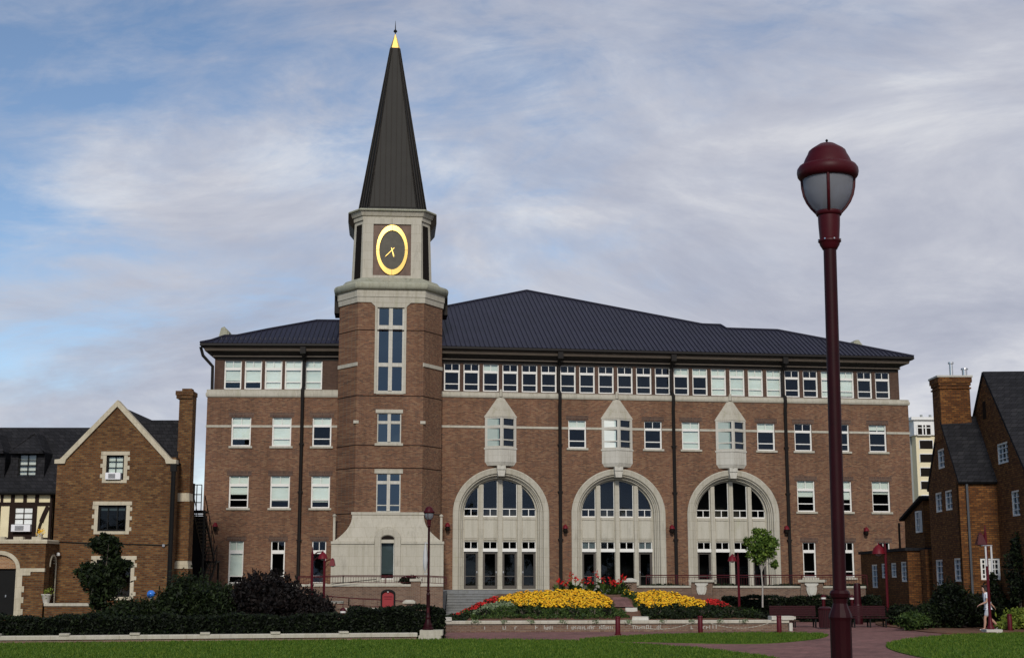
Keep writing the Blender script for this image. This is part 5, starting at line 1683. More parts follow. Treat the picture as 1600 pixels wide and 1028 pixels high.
# ------------------------------------------------------------------ globe lamps
def globe_lamp(x, y, z, label, tilt=0.0, plinth=0.0):
    Mx = Matrix.Translation((x, y, z))
    t = thing('street_lamp', Mx, label, 'street lamp', 'maroon globe lamps')
    k = 1 / 1081.0
    H = 4.52
    zt = lambda py: z + H - (py - 110) * k
    pr = [(0, 110), (20, 111), (60, 122), (95, 145), (118, 160), (138, 178), (146, 200), (165, 235), (182, 275), (187, 292), (212, 296), (226, 318), (229, 345), (224, 372), (206, 396), (190, 400), (186, 380), (184, 330), (150, 250), (80, 180), (0, 150)]
    MB().lathe([(r * k, zt(py)) for r, py in pr], 40, (x, y), cap=False).build('hood', M['red'], t, smooth=50)
    W_ = {}
    m = MB().lathe([(r * k, zt(py)) for r, py in ((.1, 80), (8, 86), (11, 94), (7, 101), (5, 104), (14, 108), (14, 112))], 10, (x, y)); m.build('finial', M['black'], t, smooth=60)
    gl = [(186, 345), (188, 400), (184, 460), (172, 520), (150, 572), (122, 615), (95, 645), (82, 660)]
    gp_ = [(r * k, zt(py)) for r, py in gl]
    MB().lathe(gp_ + [((r - 5) * k, zt(py)) for r, py in gl[::-1]], 40, (x, y), cap=False).build('globe', M['frost'], t, smooth=60)
    # lamp inside and the four straps outside
    MB().lathe([(0, zt(380)), (60 * k, zt(385)), (70 * k, zt(410)), (45 * k, zt(470)), (36 * k, zt(540)), (42 * k, zt(600)), (60 * k, zt(655))], 14, (x, y), cap=False).build('bulb', M['grey_wall'], t, smooth=50)
    for q in range(4):
        a = R(258 + 90 * q)
        m = MB(); m.tube([(x + (r + 4) * k * math.cos(a), y + (r + 4) * k * math.sin(a), zt(py)) for r, py in gl], 12 * k, 6)
        m.build('strap', M['red'], t)
    co = [(80, 640), (96, 648), (98, 662), (92, 676), (82, 682), (79, 760), (73, 850), (72, 858), (83, 866), (84, 880), (76, 888), (72, 905), (60, 925), (54, 938), (46, 942)]
    MB().lathe([(r * k, zt(py)) for r, py in co], 28, (x, y)).build('collar', M['red'], t, smooth=40)
    zr = z + H - (943 - 223.5) / 231.6
    MB().lathe([(.0445, zr - .02), (.0447, zr + 1), (.0440, zt(936))], 20, (x, y)).build('pole', M['red_pole'], t, smooth=40)
    b = [(.046, zr + .03), (.058, zr + .025), (.068, zr + .005), (.062, zr - .02), (.052, zr - .03), (.047, zr - .06), (.056, zr - .09), (.072, zr - .125), (.077, zr - .15), (.073, zr - .165), (.070, zr - .175), (.070, z + .55), (.082, z + .5), (.10, z + .46), (.10, z + .42), (.085, z + .38), (.12, z + .25), (.165, z + .18), (.165, z + .1), (.21, z + .06), (.21, z)]
    MB().lathe(b[::-1], 12, (x, y), rot=R(15)).build('base', M['red_pole'], t, smooth=25)
    # hand hole cover with two screws, and a grounding clip
    MB().box(x - .035, x + .035, y - .088, y - .06, z + .62, z + .80).tube([(x, y - .085, z + .64), (x, y - .095, z + .64)], .008, 6).tube([(x, y - .085, z + .78), (x, y - .095, z + .78)], .008, 6).build('access_cover', M['red'], t)
    m = MB()
    for q in range(8):
        a = R(45 * q + 10); m.tube([(x + .074 * math.cos(a), y + .074 * math.sin(a), zt(870)), (x + .084 * math.cos(a), y + .084 * math.sin(a), zt(870))], .006, 6)
    m.build('screws', M['steel'], t)
    if plinth:
        MB().lathe([(.33, z - plinth), (.33, z - .02), (.31, z)], 24, (x, y)).build('plinth', M['concrete'], t, smooth=30)
    return t


pb_ = at(1316, 1028, 9.5)
top_ = at(1291, 245, 9.5)
xb = at(1307.5, 900, 9.5).x
lamp_z = at(1291, 223.5, 9.5).z - 4.52
big = globe_lamp(xb, 9.5, lamp_z, 'large maroon globe lamp post in the near foreground, cut by the bottom edge', plinth=lamp_z)
EB = big
big.rotation_euler = (0, R(.62), 0)
for o_ in [big] + list(big.children): pass
# children were built in world space of an upright lamp; keep them relative to the foot
for ch in big.children: ch.matrix_basis = Matrix.Translation((-xb, -9.5, 0)) if False else ch.matrix_basis
# the mid distance copy on its pedestal
sm_x, sm_y = E1.x + .30, E1.y + .28
sm = copy_tree(big, None, Matrix.Translation((sm_x, sm_y, .362)))
for ch in list(sm.children):
    if ch.name.startswith('plinth'): bpy.data.objects.remove(ch)
tag(sm, 'smaller looking maroon globe lamp standing on the stone pedestal at the hedge end')
Ml = Matrix.Translation((sm_x, sm_y, 0))
zz = lambda y: at(668, y, sm_y).z
m = MB().lathe([(.02, zz(893)), (.07, zz(886)), (.09, zz(875)), (.07, zz(862)), (.025, zz(850))], 10, (sm_x - .12, sm_y - .05))
t = thing('banner', Ml, 'furled white banner tied to the pole of the mid distance lamp', 'banner')
m.build('cloth', M['cloth'], t, smooth=60)
MB().box(sm_x - .16, sm_x + .02, sm_y - .02, sm_y + .02, zz(849), zz(847)).box(sm_x - .16, sm_x + .02, sm_y - .02, sm_y + .02, zz(897), zz(895)).build('bracket', M['steel'], t)

# ------------------------------------------------------------------ red path lanterns
def hook_lamp(px, top, bot, Y, side, hx_, hy_, hr, label, tri=False, bright='red_bright', grp='red path lanterns with hooded heads', z0=0.0):
    """maroon post with a hooded lantern hung to one side"""
    b = at(px, bot, Y); tp = at(px, top, Y); h = at(hx_, hy_, Y)
    x = b.x; t = thing('path_lantern', Matrix.Translation((x, Y, z0)), label, 'lantern', grp)
    MB().tube([(x, Y, z0), (x, Y, tp.z - .3)], .062, 8).tube([(x, Y, tp.z - .3), (x, Y, tp.z)], [.05, .012], 8).lathe([(.16, z0), (.16, z0 + .08), (.1, z0 + .16), (.07, z0 + .5)], 12, (x, Y)).build('post', M['red_mid'], t, smooth=40)
    hx2 = h.x
    MB().tube([(x, Y, h.z + .02), ((x + hx2) / 2, Y, h.z + hr * .9), (hx2, Y, h.z + hr * 1.0)], .028, 6).beam((x, Y, h.z - .25), (x + (hx2 - x) * .5, Y, h.z - .02), .03, .03).build('arm', M['red'], t)
    if tri:
        MB().lathe([(hr, h.z - hr * .55), (hr * .95, h.z - hr * .5), (.12, h.z + hr * .9), (.03, h.z + hr * 1.3)], 4, (hx2, Y), rot=R(45)).build('hood', M[bright], t)
    else:
        MB().lathe([(.015, h.z + hr * 1.25), (.03, h.z + hr * .95), (hr * .35, h.z + hr * .8), (hr * .8, h.z + hr * .35), (hr, h.z - hr * .3), (hr * 1.05, h.z - hr * .5), (hr * .98, h.z - hr * .5), (hr * .6, h.z - hr * .1), (0, h.z)], 20, (hx2, Y), cap=False).build('hood', M[bright], t, smooth=50)
    MB().lathe([(0, h.z - hr * .85), (hr * .45, h.z - hr * .7), (hr * .6, h.z - hr * .4), (hr * .5, h.z)], 14, (hx2, Y), cap=False).build('lens', M['frost'], t, smooth=60)
    return t


hook_lamp(486, 854, 955, 66, 1, 504.5, 869, .22, 'taller of two red lanterns beside the tower base, hood above the other')
hook_lamp(505.5, 866, 948, 69, 1, 519.5, 880, .20, 'shorter of two red lanterns, its small hood before the pale stone base', tri=True)
hook_lamp(1155, 862, 942, 71, -1, 1144, 873, .22, 'red lantern beside the bright green tree, before the last arch', z0=.0)
hook_lamp(1387, 845, 946, 68, -1, 1372.5, 860, .30, 'red lantern with a big shiny hood above the low brick extension')
b_ = at(1550, 984, 59.3)
hook_lamp(1548, 820, 984, 59.3, -1, 1532, 845, .28, 'tall dark maroon lantern with pointed square hood in front of the walking person', tri=True, bright='red', z0=.16)
tag(MB().prism_xy([(b_.x - .33, 58.98), (b_.x + .33, 58.98), (b_.x + .33, 59.64), (b_.x - .33, 59.64)], 0, .158).build('stone_pedestal', M['concrete']), 'flat concrete footing under the tall maroon lantern by the person', 'pedestal')
bn = at(1541, 868, 59.25)
t = thing('banner', Matrix.Translation((bn.x, 59.25, 0)), 'narrow white banner hanging beside the tall maroon lantern post', 'banner')
m = MB()
for dx in (-.03, .20):
    m.box(bn.x + dx - .035, bn.x + dx + .035, 59.18, 59.2, at(1541, 893 if dx > 0 else 884, 59.25).z, at(1541, 853, 59.25).z)
m.build('cloth', M['cloth'], t)
MB().box(bn.x - .2, bn.x + .25, 59.17, 59.21, at(1541, 852.5, 59.25).z, at(1541, 851, 59.25).z).build('bracket', M['steel'], t)

# ------------------------------------------------------------------ bollards and chain
def bollard(px, bot, label, h=.73, proto=[None]):
    p = ground(px, bot, .03)
    Mx = Matrix.Translation((p.x, p.y, 0))
    if proto[0] is None:
        t = thing('bollard', Mx, label, 'bollard', 'maroon bollards along the path')
        MB().lathe([(.10, 0), (.10, h - .10), (.095, h - .09), (.095, h - .07), (.104, h - .06), (.104, h - .02), (.09, h), (0, h)], 18, (p.x, p.y)).build('post', M['red_mid'], t, smooth=40)
        MB().lathe([(.13, 0), (.13, .05), (.11, .07)], 18, (p.x, p.y)).build('base', M['red_mid'], t, smooth=30)
        proto[0] = t
    else:
        tag(copy_tree(proto[0], None, Mx), label)
    return p


c1 = bollard(965.5, 990.5, 'maroon bollard standing where the grass strip begins, nearest the first arch')
c2 = bollard(1094.5, 989.3, 'middle maroon bollard holding one end of the white chain')
c3 = bollard(1217.8, 988.6, 'maroon bollard before the stone end block of the garden wall')
bollard(1578.5, 985, 'maroon bollard among the lime green plants', .73)


def chain(a, b, sag, label):
    a, b = Vector((a.x, a.y, .60)), Vector((b.x, b.y, .60))
    n = int((b - a).length / .075); m = MB()
    for i in range(n):
        f = (i + .5) / n; p = a + (b - a) * f - Vector((0, 0, sag * 4 * f * (1 - f)))
        d = (b - a).normalized(); s = Vector((0, 0, -sag * 4 * (1 - 2 * f) / (b - a).length)); d = (d + s).normalized()
        m.beam(p - d * .042, p + d * .042, .026 if i % 2 else .01, .01 if i % 2 else .026)
    tag(m.build('chain', M['chain']), label, 'chain')


chain(c2, c3, .36, 'white chain sagging between the middle bollard and the end block bollard')
chain(c1, c2, .38, 'white chain sagging low across the worn lettering of the garden wall')


def bollard_light(px, py, Y, label, z0=0.0, proto=[None]):
    p = at(px, py, Y); zt = p.z + .16
    Mx = Matrix.Translation((p.x, Y, z0))
    if proto[0] is None:
        t = thing('bollard_light', Mx, label, 'bollard light', 'short maroon bollard lights with white lenses')
        h = 0.95
        MB().lathe([(.085, 0), (.085, h - .25)], 14, (p.x, Y)).build('post', M['red'], t, smooth=40)
        MB().lathe([(.07, h - .25), (.12, h - .24), (.13, h - .16), (.07, h - .15)], 14, (p.x, Y)).build('lens', M['white'], t, smooth=40)
        MB().lathe([(.14, h - .15), (.14, h - .11), (.09, h - .04), (0, h)], 14, (p.x, Y)).build('cap', M['red'], t, smooth=40)
        proto[0] = t
    else:
        c = copy_tree(proto[0], None, Mx); tag(c, label)


zl_ = lambda px, py, Y: at(px, py, Y).z - .75
bollard_light(536, 952, 63.5, 'bollard light with white lens before the low ramp wall', max(0, zl_(536, 952, 63.5)))
bollard_light(1286.5, 931, 72.2, 'bollard light left of the foreground lamp post, before the terrace pier', zl_(1286.5, 931, 72.2))
bollard_light(1331, 931.5, 72.0, 'bollard light right of the foreground lamp post, before the terrace wall', zl_(1331, 931.5, 72.0))
for px, py in ((1286.5, 931), (1331, 931.5)): pass

# ------------------------------------------------------------------ red sign
s0 = at(606, 953, 55.6)
t = thing('red_sign', Matrix.Translation((s0.x, 55.6, 0)), 'upright red notice board with arched black frame above the dark hedge', 'sign')
w_ = (at(617.5, 940, 55.6).x - at(595, 940, 55.6).x) / 2
zb_, zt_ = at(606, 955, 55.6).z, at(606, 927.5, 55.6).z; za_ = at(606, 920.3, 55.6).z
arch = lambda w, z0, z1, za: [(s0.x - w, z0), (s0.x + w, z0), (s0.x + w, z1)] + [(s0.x + w * math.cos(math.pi * i / 12), z1 + (za - z1) * math.sin(math.pi * i / 12)) for i in range(1, 12)] + [(s0.x - w, z1)]
MB().slab(arch(w_, zb_ - .1, zt_, za_), [arch(w_ * .80, zb_ + .02, zt_ - .02, za_ - .07)[::-1]], 55.5, 55.7).build('frame', M['black'], t)
MB().prism_xz(arch(w_ * .81, zb_ + .0, zt_ - .02, za_ - .06), 55.58, 55.64).build('panel', M['red_sign'], t)
MB().box(s0.x - w_ * .6, s0.x + w_ * .6, 55.57, 55.58, zt_ - .12, zt_ - .09).box(s0.x - w_ * .5, s0.x + w_ * .5, 55.57, 55.58, zt_ - .20, zt_ - .18).build('lettering', M['red_bright'], t)
MB().lathe([(.035, zt_ + .06), (.045, zt_ + .09), (.0, zt_ + .14)], 10, (s0.x, 55.55)).build('lamp', M['white'], t)
for sx in (-1, 1):
    MB().tube([(s0.x + sx * w_ * .9, 55.6, 0), (s0.x + sx * w_ * .9, 55.6, zb_)], .05, 8).build('post', M['black'], t)

# benches, litter bin and marker posts on the right plaza
def bench(p0, p1, Y, label, proto=[None]):
    a, b = at(p0, 955, Y), at(p1, 955, Y); L = b.x - a.x; x0, x1 = a.x, b.x
    t = thing('park_bench', Matrix.Translation((x0, Y, 0)), label, 'bench', 'maroon benches on the brick plaza')
    m = MB()
    for i in range(5): m.box(x0, x1, Y - .45 + i * .1, Y - .37 + i * .1, .42, .45)
    m.build('seat', M['red_dark'], t)
    m = MB()
    for i in range(6): m.box(x0, x1, Y + .08 + .015 * i, Y + .11 + .015 * i, .50 + i * .08, .565 + i * .08)
    m.build('backrest', M['red_dark'], t)
    for x in (x0 + .12, (x0 + x1) / 2, x1 - .12):
        m = MB().box(x - .03, x + .03, Y - .45, Y - .39, 0, .42).box(x - .03, x + .03, Y + .05, Y + .10, 0, .5).beam((x, Y + .12, .45), (x, Y + .22, .95), .05, .05).box(x - .03, x + .03, Y - .45, Y + .08, .38, .418)
        m.build('leg', M['black'], t)


bench(1203, 1275, 66, 'maroon slatted bench left of the foreground lamp post behind the wall end')
bench(1327, 1384, 66, 'maroon slatted bench right of the foreground lamp post')
q = at(1289.5, 965, 64)
t = thing('litter_bin', Matrix.Translation((q.x, 64, 0)), 'round dark maroon litter bin close beside the foreground lamp post', 'bin')
m = MB()
for i in range(22):
    a = 2 * math.pi * i / 22; m.beam((q.x + .26 * math.cos(a), 64 + .26 * math.sin(a), .06), (q.x + .28 * math.cos(a), 64 + .28 * math.sin(a), .86), .05, .02)
m.build('slats', M['red_dark'], t)
MB().lathe([(.24, .05), (.25, .84)], 20, (q.x, 64)).build('liner', M['black'], t, smooth=40)
MB().lathe([(.30, .84), (.31, .90), (.22, .97), (.14, .98)], 20, (q.x, 64), cap=False).build('rim', M['red_dark'], t, smooth=40)
q = at(1340.5, 950, 70)
t = thing('marker_post', Matrix.Translation((q.x, 70, 0)), 'thick round maroon post before the corner of the low brick extension', 'post')
MB().lathe([(.17, 0), (.17, at(1340, 913, 70).z - .1), (.14, at(1340, 911, 70).z), (0, at(1340, 910, 70).z)], 18, (q.x, 70)).build('shaft', M['red_dark'], t, smooth=40)
MB().lathe([(.22, 0), (.22, .9), (.18, .98)], 18, (q.x, 70)).build('base', M['red_dark'], t, smooth=40)

# blue ball and flower pots by the left house
q = at(236, 928, 63)
t = thing('gazing_ball', Matrix.Translation((q.x, 63, 0)), 'small bright blue ball showing just above the junipers', 'garden ball')
k = (at(800, 921, 63).z - at(800, 934, 63).z) / 2
MB().lathe([(k * math.sin(math.pi * i / 14) + .001, q.z - k * math.cos(math.pi * i / 14)) for i in range(15)], 20, (q.x, 63)).build('globe', M['plastic_blue'], t, smooth=60)
MB().lathe([(.2, 0), (.08, .1), (.06, q.z - k - .1), (.12, q.z - k * .9)], 12, (q.x + .03, 63)).build('stand', M['concrete'], t, smooth=40)


# ------------------------------------------------------------------ tudor house on the left
FH = Frame(0, 76, .5)
house = thing('tudor_house', FH.M, 'brick and half timbered house with steep gable, slate roof and tall side chimney', 'house')
HC = lambda x, y, v=0.0: FH.cast(x, y, v)
ul_, ur_ = HC(86.5, 780)[0], HC(270, 780)[0]
zk = HC(180, 722)[1]; ua_, za_ = HC(184.3, 631)
hs = [(HC(166, 730)[0], HC(193.5, 730)[0], HC(180, 749.5)[1], HC(180, 711)[1]), (HC(153, 809)[0], HC(197, 809)[0], HC(175, 829.5)[1], HC(175, 789)[1]), (HC(150, 900)[0], HC(204, 900)[0], HC(175, 932)[1], HC(175, 874)[1])]
MB().slab([(ul_, 0), (ur_, 0), (ur_, zk), (ua_, za_ - .1), (ul_, zk)], [rp(r) for r in hs], 0, .4).build('wall', M['brick_old'], house, FH.M)
MB().box(ur_ - .4, ur_ - .001, .4, 2.6, 0, zk + .3).box(ul_ + .001, ul_ + .4, .4, 9, 0, zk + .3).box(ul_ - 12, ua_, 9, 9.4, 0, zk).box(ul_ + .5, ur_ - .5, 2.2, 2.3, 0, zk + 1).build('wall', M['brick_old'], house, FH.M)
# window surrounds with quoins
for i, (u0, u1, z0, z1) in enumerate(hs):
    m = MB(); q = .19
    m.box(u0 - q, u0, -.03, .2, z0 - .16, z1).box(u1, u1 + q, -.03, .2, z0 - .16, z1).box(u0 - q - .1, u1 + q + .1, -.05, .2, z1, z1 + .2).box(u0, u1, -.04, .2, z0 - .16, z0)
    H = z1 - z0
    for f in (.08, .5, .85):
        m.box(u0 - q - .12, u0 - q, -.03, .1, z0 + f * H, z0 + f * H + .2).box(u1 + q, u1 + q + .12, -.03, .1, z0 + f * H - .1, z0 + f * H + .1)
    m.build('window_surround', M['stone_old'], house, FH.M)
    f = MB(); t_ = .09
    f.box(u0, u0 + t_, .1, .2, z0, z1).box(u1 - t_, u1, .1, .2, z0, z1).box(u0 + t_, u1 - t_, .1, .2, z1 - t_, z1).box(u0 + t_, u1 - t_, .1, .2, z0, z0 + t_)
    if i == 0:
        for k in (1, 2, 3): f.box(u0 + t_, u1 - t_, .14, .18, z0 + H * k / 4 - .02, z0 + H * k / 4 + .02)
        f.box((u0 + u1) / 2 - .02, (u0 + u1) / 2 + .02, .14, .18, z0 + t_, z1 - t_)
    else:
        for k in (1, 2): f.box(u0 + (u1 - u0) * k / 3 - .03, u0 + (u1 - u0) * k / 3 + .03, .12, .18, z0 + t_, z1 - t_)
    wn = f.build('window', M['black'], house, FH.M)
    MB().add([(u0, .16, z0), (u1, .16, z0), (u1, .16, z1), (u0, .16, z1)], [(0, 1, 2, 3)]).build('pane', M['glass' if i == 0 else 'glass_dark'], wn, FH.M, recalc=False)
    if i == 0: MB().box(u0 + .05, u1 - .05, .22, .235, z0 + H * .25, z1 - .05).build('curtain', M['blind'], wn, FH.M)
    if i == 1: MB().box(u0 + .1, u1 - .1, .22, .24, z1 - .28, z1 - .16).build('curtain', M['blind_grey'], wn, FH.M)


def air_con(F, u0, u1, z0, z1, v, label):
    t = thing('air_conditioner', F.M @ Matrix.Translation((u0, v, z0)), label, 'air conditioner', 'window air conditioners of the tudor house')
    MB().box(u0, u1, v - .28, v + .1, z0, z1).build('case', M['ac'], t, F.M)
    w = u1 - u0
    m = MB()
    for k in range(7): m.box(u0 + w * .2, u0 + w * .66, v - .30, v - .281, z0 + (z1 - z0) * (.16 + .1 * k), z0 + (z1 - z0) * (.22 + .1 * k))
    m.build('grille', M['ac_grille'], t, F.M)


u0, u1, z0, z1 = hs[0]
air_con(FH, u0 + .02, u1 - .12, z0 + .02, z0 + .38, .1, 'white air conditioner in the top gable window of the tudor house')
# rake copings and kneelers
m = MB()
for s_, ue in ((-1, ul_), (1, ur_)):
    d = Vector((ua_ - ue, za_ - zk)).normalized(); n_ = Vector((-d.y, d.x)) * (1 if s_ > 0 else 1)
    if n_.y < 0: n_ = -n_
    p0, p1 = Vector((ue - s_ * .30, zk + .02)), Vector((ua_, za_))
    d2 = (p1 - p0).normalized()
    pts = [p0 + n_ * -.05, p1 - n_ * .14 + Vector((0, -.05)), p1 + n_ * .12 + Vector((0, .12)), p0 + n_ * .20]
    pts[1].x = ua_; pts[2].x = ua_
    pts = [(p.x, p.y) for p in pts]
    m.prism_xz(pts if s_ < 0 else pts[::-1], -.12, .5)
    m.prism_xz([(ue + s_ * .12, zk - .08), (ue + s_ * .12, zk + .14), (ue - s_ * .5, zk + .2), (ue - s_ * .42, zk - .08)], -.13, .45)
m.build('gable_coping', M['stone_old'], house, FH.M)
# gable roof running back, main roof to both sides
def roofquad(m, a, b, c, d, th=.14):
    a, b, c, d = map(Vector, (a, b, c, d)); n = (b - a).cross(d - a).normalized() * th
    vs = [a, b, c, d, a - n, b - n, c - n, d - n]
    m.add(vs, [(0, 1, 2, 3), (7, 6, 5, 4), (0, 4, 5, 1), (1, 5, 6, 2), (2, 6, 7, 3), (3, 7, 4, 0)])


m = MB()
zr_ = za_ - .05
roofquad(m, (ul_ - .1, .41, zk), (ua_, .41, zr_), (ua_, 8.0, zr_), (ul_ - .1, 8.0, zk))
roofquad(m, (ua_, .415, zr_), (ur_ + .1, .415, zk), (ur_ + .1, 2.6, zk), (ua_, 8.0, zr_))
m.build('roof', M['slate'], house, FH.M)
ve_, vr_ = .58, 4.3
ze_, zrg = HC(40, 768, ve_)[1], HC(60, 670.5, vr_)[1]
m = MB()
roofquad(m, (ul_ - 14, ve_, ze_), (ul_ + .05, ve_, ze_), (ul_ + 3.2, vr_, zrg), (ul_ - 14, vr_, zrg))
roofquad(m, (ul_ + 3.2, vr_, zrg), (ul_ - 14, vr_, zrg), (ul_ - 14, 8.6, ze_), (ul_ + 3.2, 8.6, ze_))
m.build('roof', M['slate'], house, FH.M)
vr_ = 2.0
zrr = HC(260, 657.5, vr_)[1]; uv_, ze2 = HC(272, 745, .5)
uv2 = HC(283.5, 657.5, vr_)[0]
uvr = max(uv_, uv2 - .0)
m = MB()
roofquad(m, (ua_, .52, ze2 - .1), (uvr, .52, ze2 - .1), (uvr, vr_, zrr), (ua_, vr_, zrr))
roofquad(m, (uvr, vr_, zrr), (ua_, vr_, zrr), (ua_, 3.4, ze2), (uvr, 3.4, ze2))
m.build('roof', M['slate'], house, FH.M)
MB().prism_xz([(0, 0), (1, 0), (1, 1)], 0, .01) if False else None
m = MB().add([(uvr - .05, .6, 0), (uvr - .05, 3.3, 0), (uvr - .05, 3.3, ze2 - .05), (uvr - .05, vr_, zrr - .15), (uvr - .05, .6, ze2 - .1)], [(0, 1, 2, 3, 4)])
m.build('wall', M['brick_old'], house, FH.M)
MB().tube([(ul_ - 14, ve_ - .1, ze_ - .08), (ul_ - .05, ve_ - .1, ze_ - .08)], .09, 8).build('gutter', M['black'], house, FH.M)
# dormers
def dormer(pc, label=None):
    v = 1.35
    uc = HC(pc, 725, v)[0]; k = HC(pc + 14.5, 725, v)[0] - uc
    zb, zt_, ze__ , zp = HC(pc, 743, v)[1], HC(pc, 711, v)[1], HC(pc, 709, v)[1], HC(pc, 681, v)[1]
    w2 = HC(pc + 27, 709, v)[0] - uc
    d = MB().box(uc - k - .42, uc - k, v, 4, zb - .9, zt_ + .05).box(uc + k, uc + k + .42, v, 4, zb - .9, zt_ + .05).box(uc - k, uc + k, v, 4, zb - .9, zb).box(uc - k, uc + k, v + .4, 4, zb, zt_ + .05)
    o = d.build('dormer', M['slate'], house, FH.M)
    m = MB(); e = [(uc - w2, v - .35), (uc + w2, v - .35), (uc + w2, v + 5), (uc - w2, v + 5)]
    rp_ = [(uc - .02, v + 1.0), (uc + .02, v + 1.0), (uc + .02, v + 4.5), (uc - .02, v + 4.5)]
    m.prism_xy(e, ze__, ze__ + .1).prism_xy(e, ze__ + .1, zp + .25, rp_)
    m.tube([(uc, v + .98, zp + .27), (uc + w2, v - .33, ze__ + .12)], .06, 6).tube([(uc, v + .98, zp + .27), (uc - w2, v - .33, ze__ + .12)], .06, 6)
    m.build('dormer_roof', M['slate'], o, FH.M)
    f = MB(); H = zt_ - zb
    f.box(uc - k, uc - k + .07, v + .05, v + .15, zb, zt_).box(uc + k - .07, uc + k, v + .05, v + .15, zb, zt_).box(uc - k, uc + k, v + .04, v + .15, zb + H * .47, zb + H * .53).box(uc - .02, uc + .02, v + .06, v + .14, zb, zt_)
    f.box(uc - k, uc + k, v + .06, v + .14, zb + H * .74, zb + H * .77).box(uc - k, uc + k, v + .06, v + .14, zb + H * .22, zb + H * .25)
    f.build('dormer_window', M['black'], o, FH.M)
    MB().box(uc - k, uc + k, v + .2, v + .22, zb, zt_).build('curtain', M['curtain'], o, FH.M)
    MB().add([(uc - k, v + .12, zb), (uc + k, v + .12, zb), (uc + k, v + .12, zt_), (uc - k, v + .12, zt_)], [(0, 1, 2, 3)]).build('pane', M['glass'], o, FH.M, recalc=False)


dormer(43); dormer(-19)
# half timbered bay
VT = .8
tu = lambda x: HC(x, 800, VT)[0]; tzz = lambda y: HC(40, y, VT)[1]
MB().box(tu(-60), tu(80), VT, VT + .3, tzz(850), tzz(766)).build('render_panel', M['render'], house, FH.M)
MB().box(tu(-60), tu(80), VT + .3, 8.9, 0, tzz(766)).build('wall', M['brick_old'], house, FH.M)
m = MB(); a, b = VT - .05, VT + .05
m.box(tu(-60), tu(81), a, b, tzz(773), tzz(767)).box(tu(-60), tu(81), a, b, tzz(790), tzz(784.5)).box(tu(-60), tu(81), a, b, tzz(844), tzz(839.5))
for x0, x1 in ((-40, -36), (-20, -16), (0, 4.2), (16, 22), (35.5, 41), (54, 60), (77.5, 81)): m.box(tu(x0), tu(x1), a + .003, b, tzz(785), tzz(772))
m.box(tu(-1), tu(1.2), a + .003, b, tzz(840), tzz(789)).box(tu(15), tu(24.5), a + .003, b, tzz(840), tzz(789)).box(tu(51), tu(58), a + .003, b, tzz(840), tzz(789)).box(tu(77), tu(81), a + .003, b, tzz(840), tzz(789)).box(tu(24.5), tu(51), a + .003, b, tzz(793), tzz(789)).box(tu(24.5), tu(51), a + .003, b, tzz(840), tzz(830))
pts = []
for i in range(9):
    f = i / 8; pts.append((tu(61 + 14 * f ** 1.6), a + .02, tzz(839 - 48 * f)))
for p, q in zip(pts[:-1], pts[1:]): m.beam(p, q, .1, .22)
m.build('timber_frame', M['timber'], house, FH.M)
f = MB(); u0, u1, z0, z1 = tu(24.5), tu(51), tzz(819.5), tzz(793)
H = z1 - z0
for k in range(4): f.box(u0, u1, VT - .03, VT + .0 - .005, z0 + H * (k) / 3.0 - .025, z0 + H * k / 3.0 + .025)
f.box((u0 + u1) / 2 - .025, (u0 + u1) / 2 + .025, VT - .029, VT - .006, z0, z1)
wn = f.build('window', M['timber'], house, FH.M)
MB().box(u0, u1, VT - .004, VT + .02, z0, z1).build('pane', M['curtain'], wn, FH.M)
air_con(FH, tu(22), tu(51.5), tzz(830.3), tzz(819.5), VT - .05, 'white air conditioner in the half timbered wall above the porch')
# porch
VP = -2.0
up_ = HC(69, 900, VP)[0]; zpt = HC(30, 848.5, VP)[1]
pc = HC(-3, 900, VP)[0]; pri, pro = HC(25.5, 890, VP)[0] - pc, HC(31.5, 890, VP)[0] - pc
zsp_ = HC(10, 888, VP)[1]; kk = (HC(-3, 866, VP)[1] - zsp_) / pri
MB().slab([(pc - 4.5, 0), (up_, 0), (up_, zpt), (pc - 4.5, zpt)], [[(pc - pri, .35), (pc + pri, .35)] + [(pc + pri * math.cos(math.pi * i / 16), zsp_ + pri * kk * math.sin(math.pi * i / 16)) for i in range(17)]], VP, VP + .4).build('wall', M['brick_old'], house, FH.M)
sa, sb = VP + .55, VP + 1.15
Msd, Ls = face_matrix((up_, VP + .4), (up_, VT))
c = MB().slab([(0, 0), (Ls, 0), (Ls, zpt), (0, zpt)], [[(.45, .35), (1.35, .35)] + [(.9 + .45 * math.cos(math.pi * i / 10), zsp_ + .1 + .55 * math.sin(math.pi * i / 10)) for i in range(11)]], .0, .35)
c = xform(c, Msd); c.box(pc - 4.5, up_ - .4, VP + .41, VT, zpt - .3, zpt - .05)
c.build('wall', M['brick_old'], house, FH.M)
m = MB().sweep_plan([(pc - 4.5, VP), (up_, VP), (up_, VT)], [(-.35, zpt), (.08, zpt), (.08, zpt + .15), (.03, zpt + .2), (-.35, zpt + .2)])
for k in range(8): m.box(up_ - .75 - k * .95, up_ - .25 - k * .95, VP - .02, VP + .28, zpt + .201, zpt + .34)
m.build('parapet_coping', M['stone_old'], house, FH.M)
m = MB()
path = [(pc + pri * math.cos(math.pi - math.pi * i / 24), zsp_ + pri * kk * math.sin(math.pi * i / 24), math.cos(math.pi - math.pi * i / 24), math.sin(math.pi * i / 24)) for i in range(25)]
m.sweep_arch(path, [(0, VP + .3), (0, VP - .06), (pro - pri, VP - .06), (pro - pri, VP + .05)])
m.box(pc + pri, pc + pri + .34, VP - .05, VP + .3, .3, zsp_ + .02)
m.box(pc + pri + .341, up_ + .02, VP - .06, VP + .1, zsp_ - .16, zsp_ + .02).box(pc + pri + .341, pc + pri + .75, VP - .055, VP + .1, zsp_ - .34, zsp_ - .165)
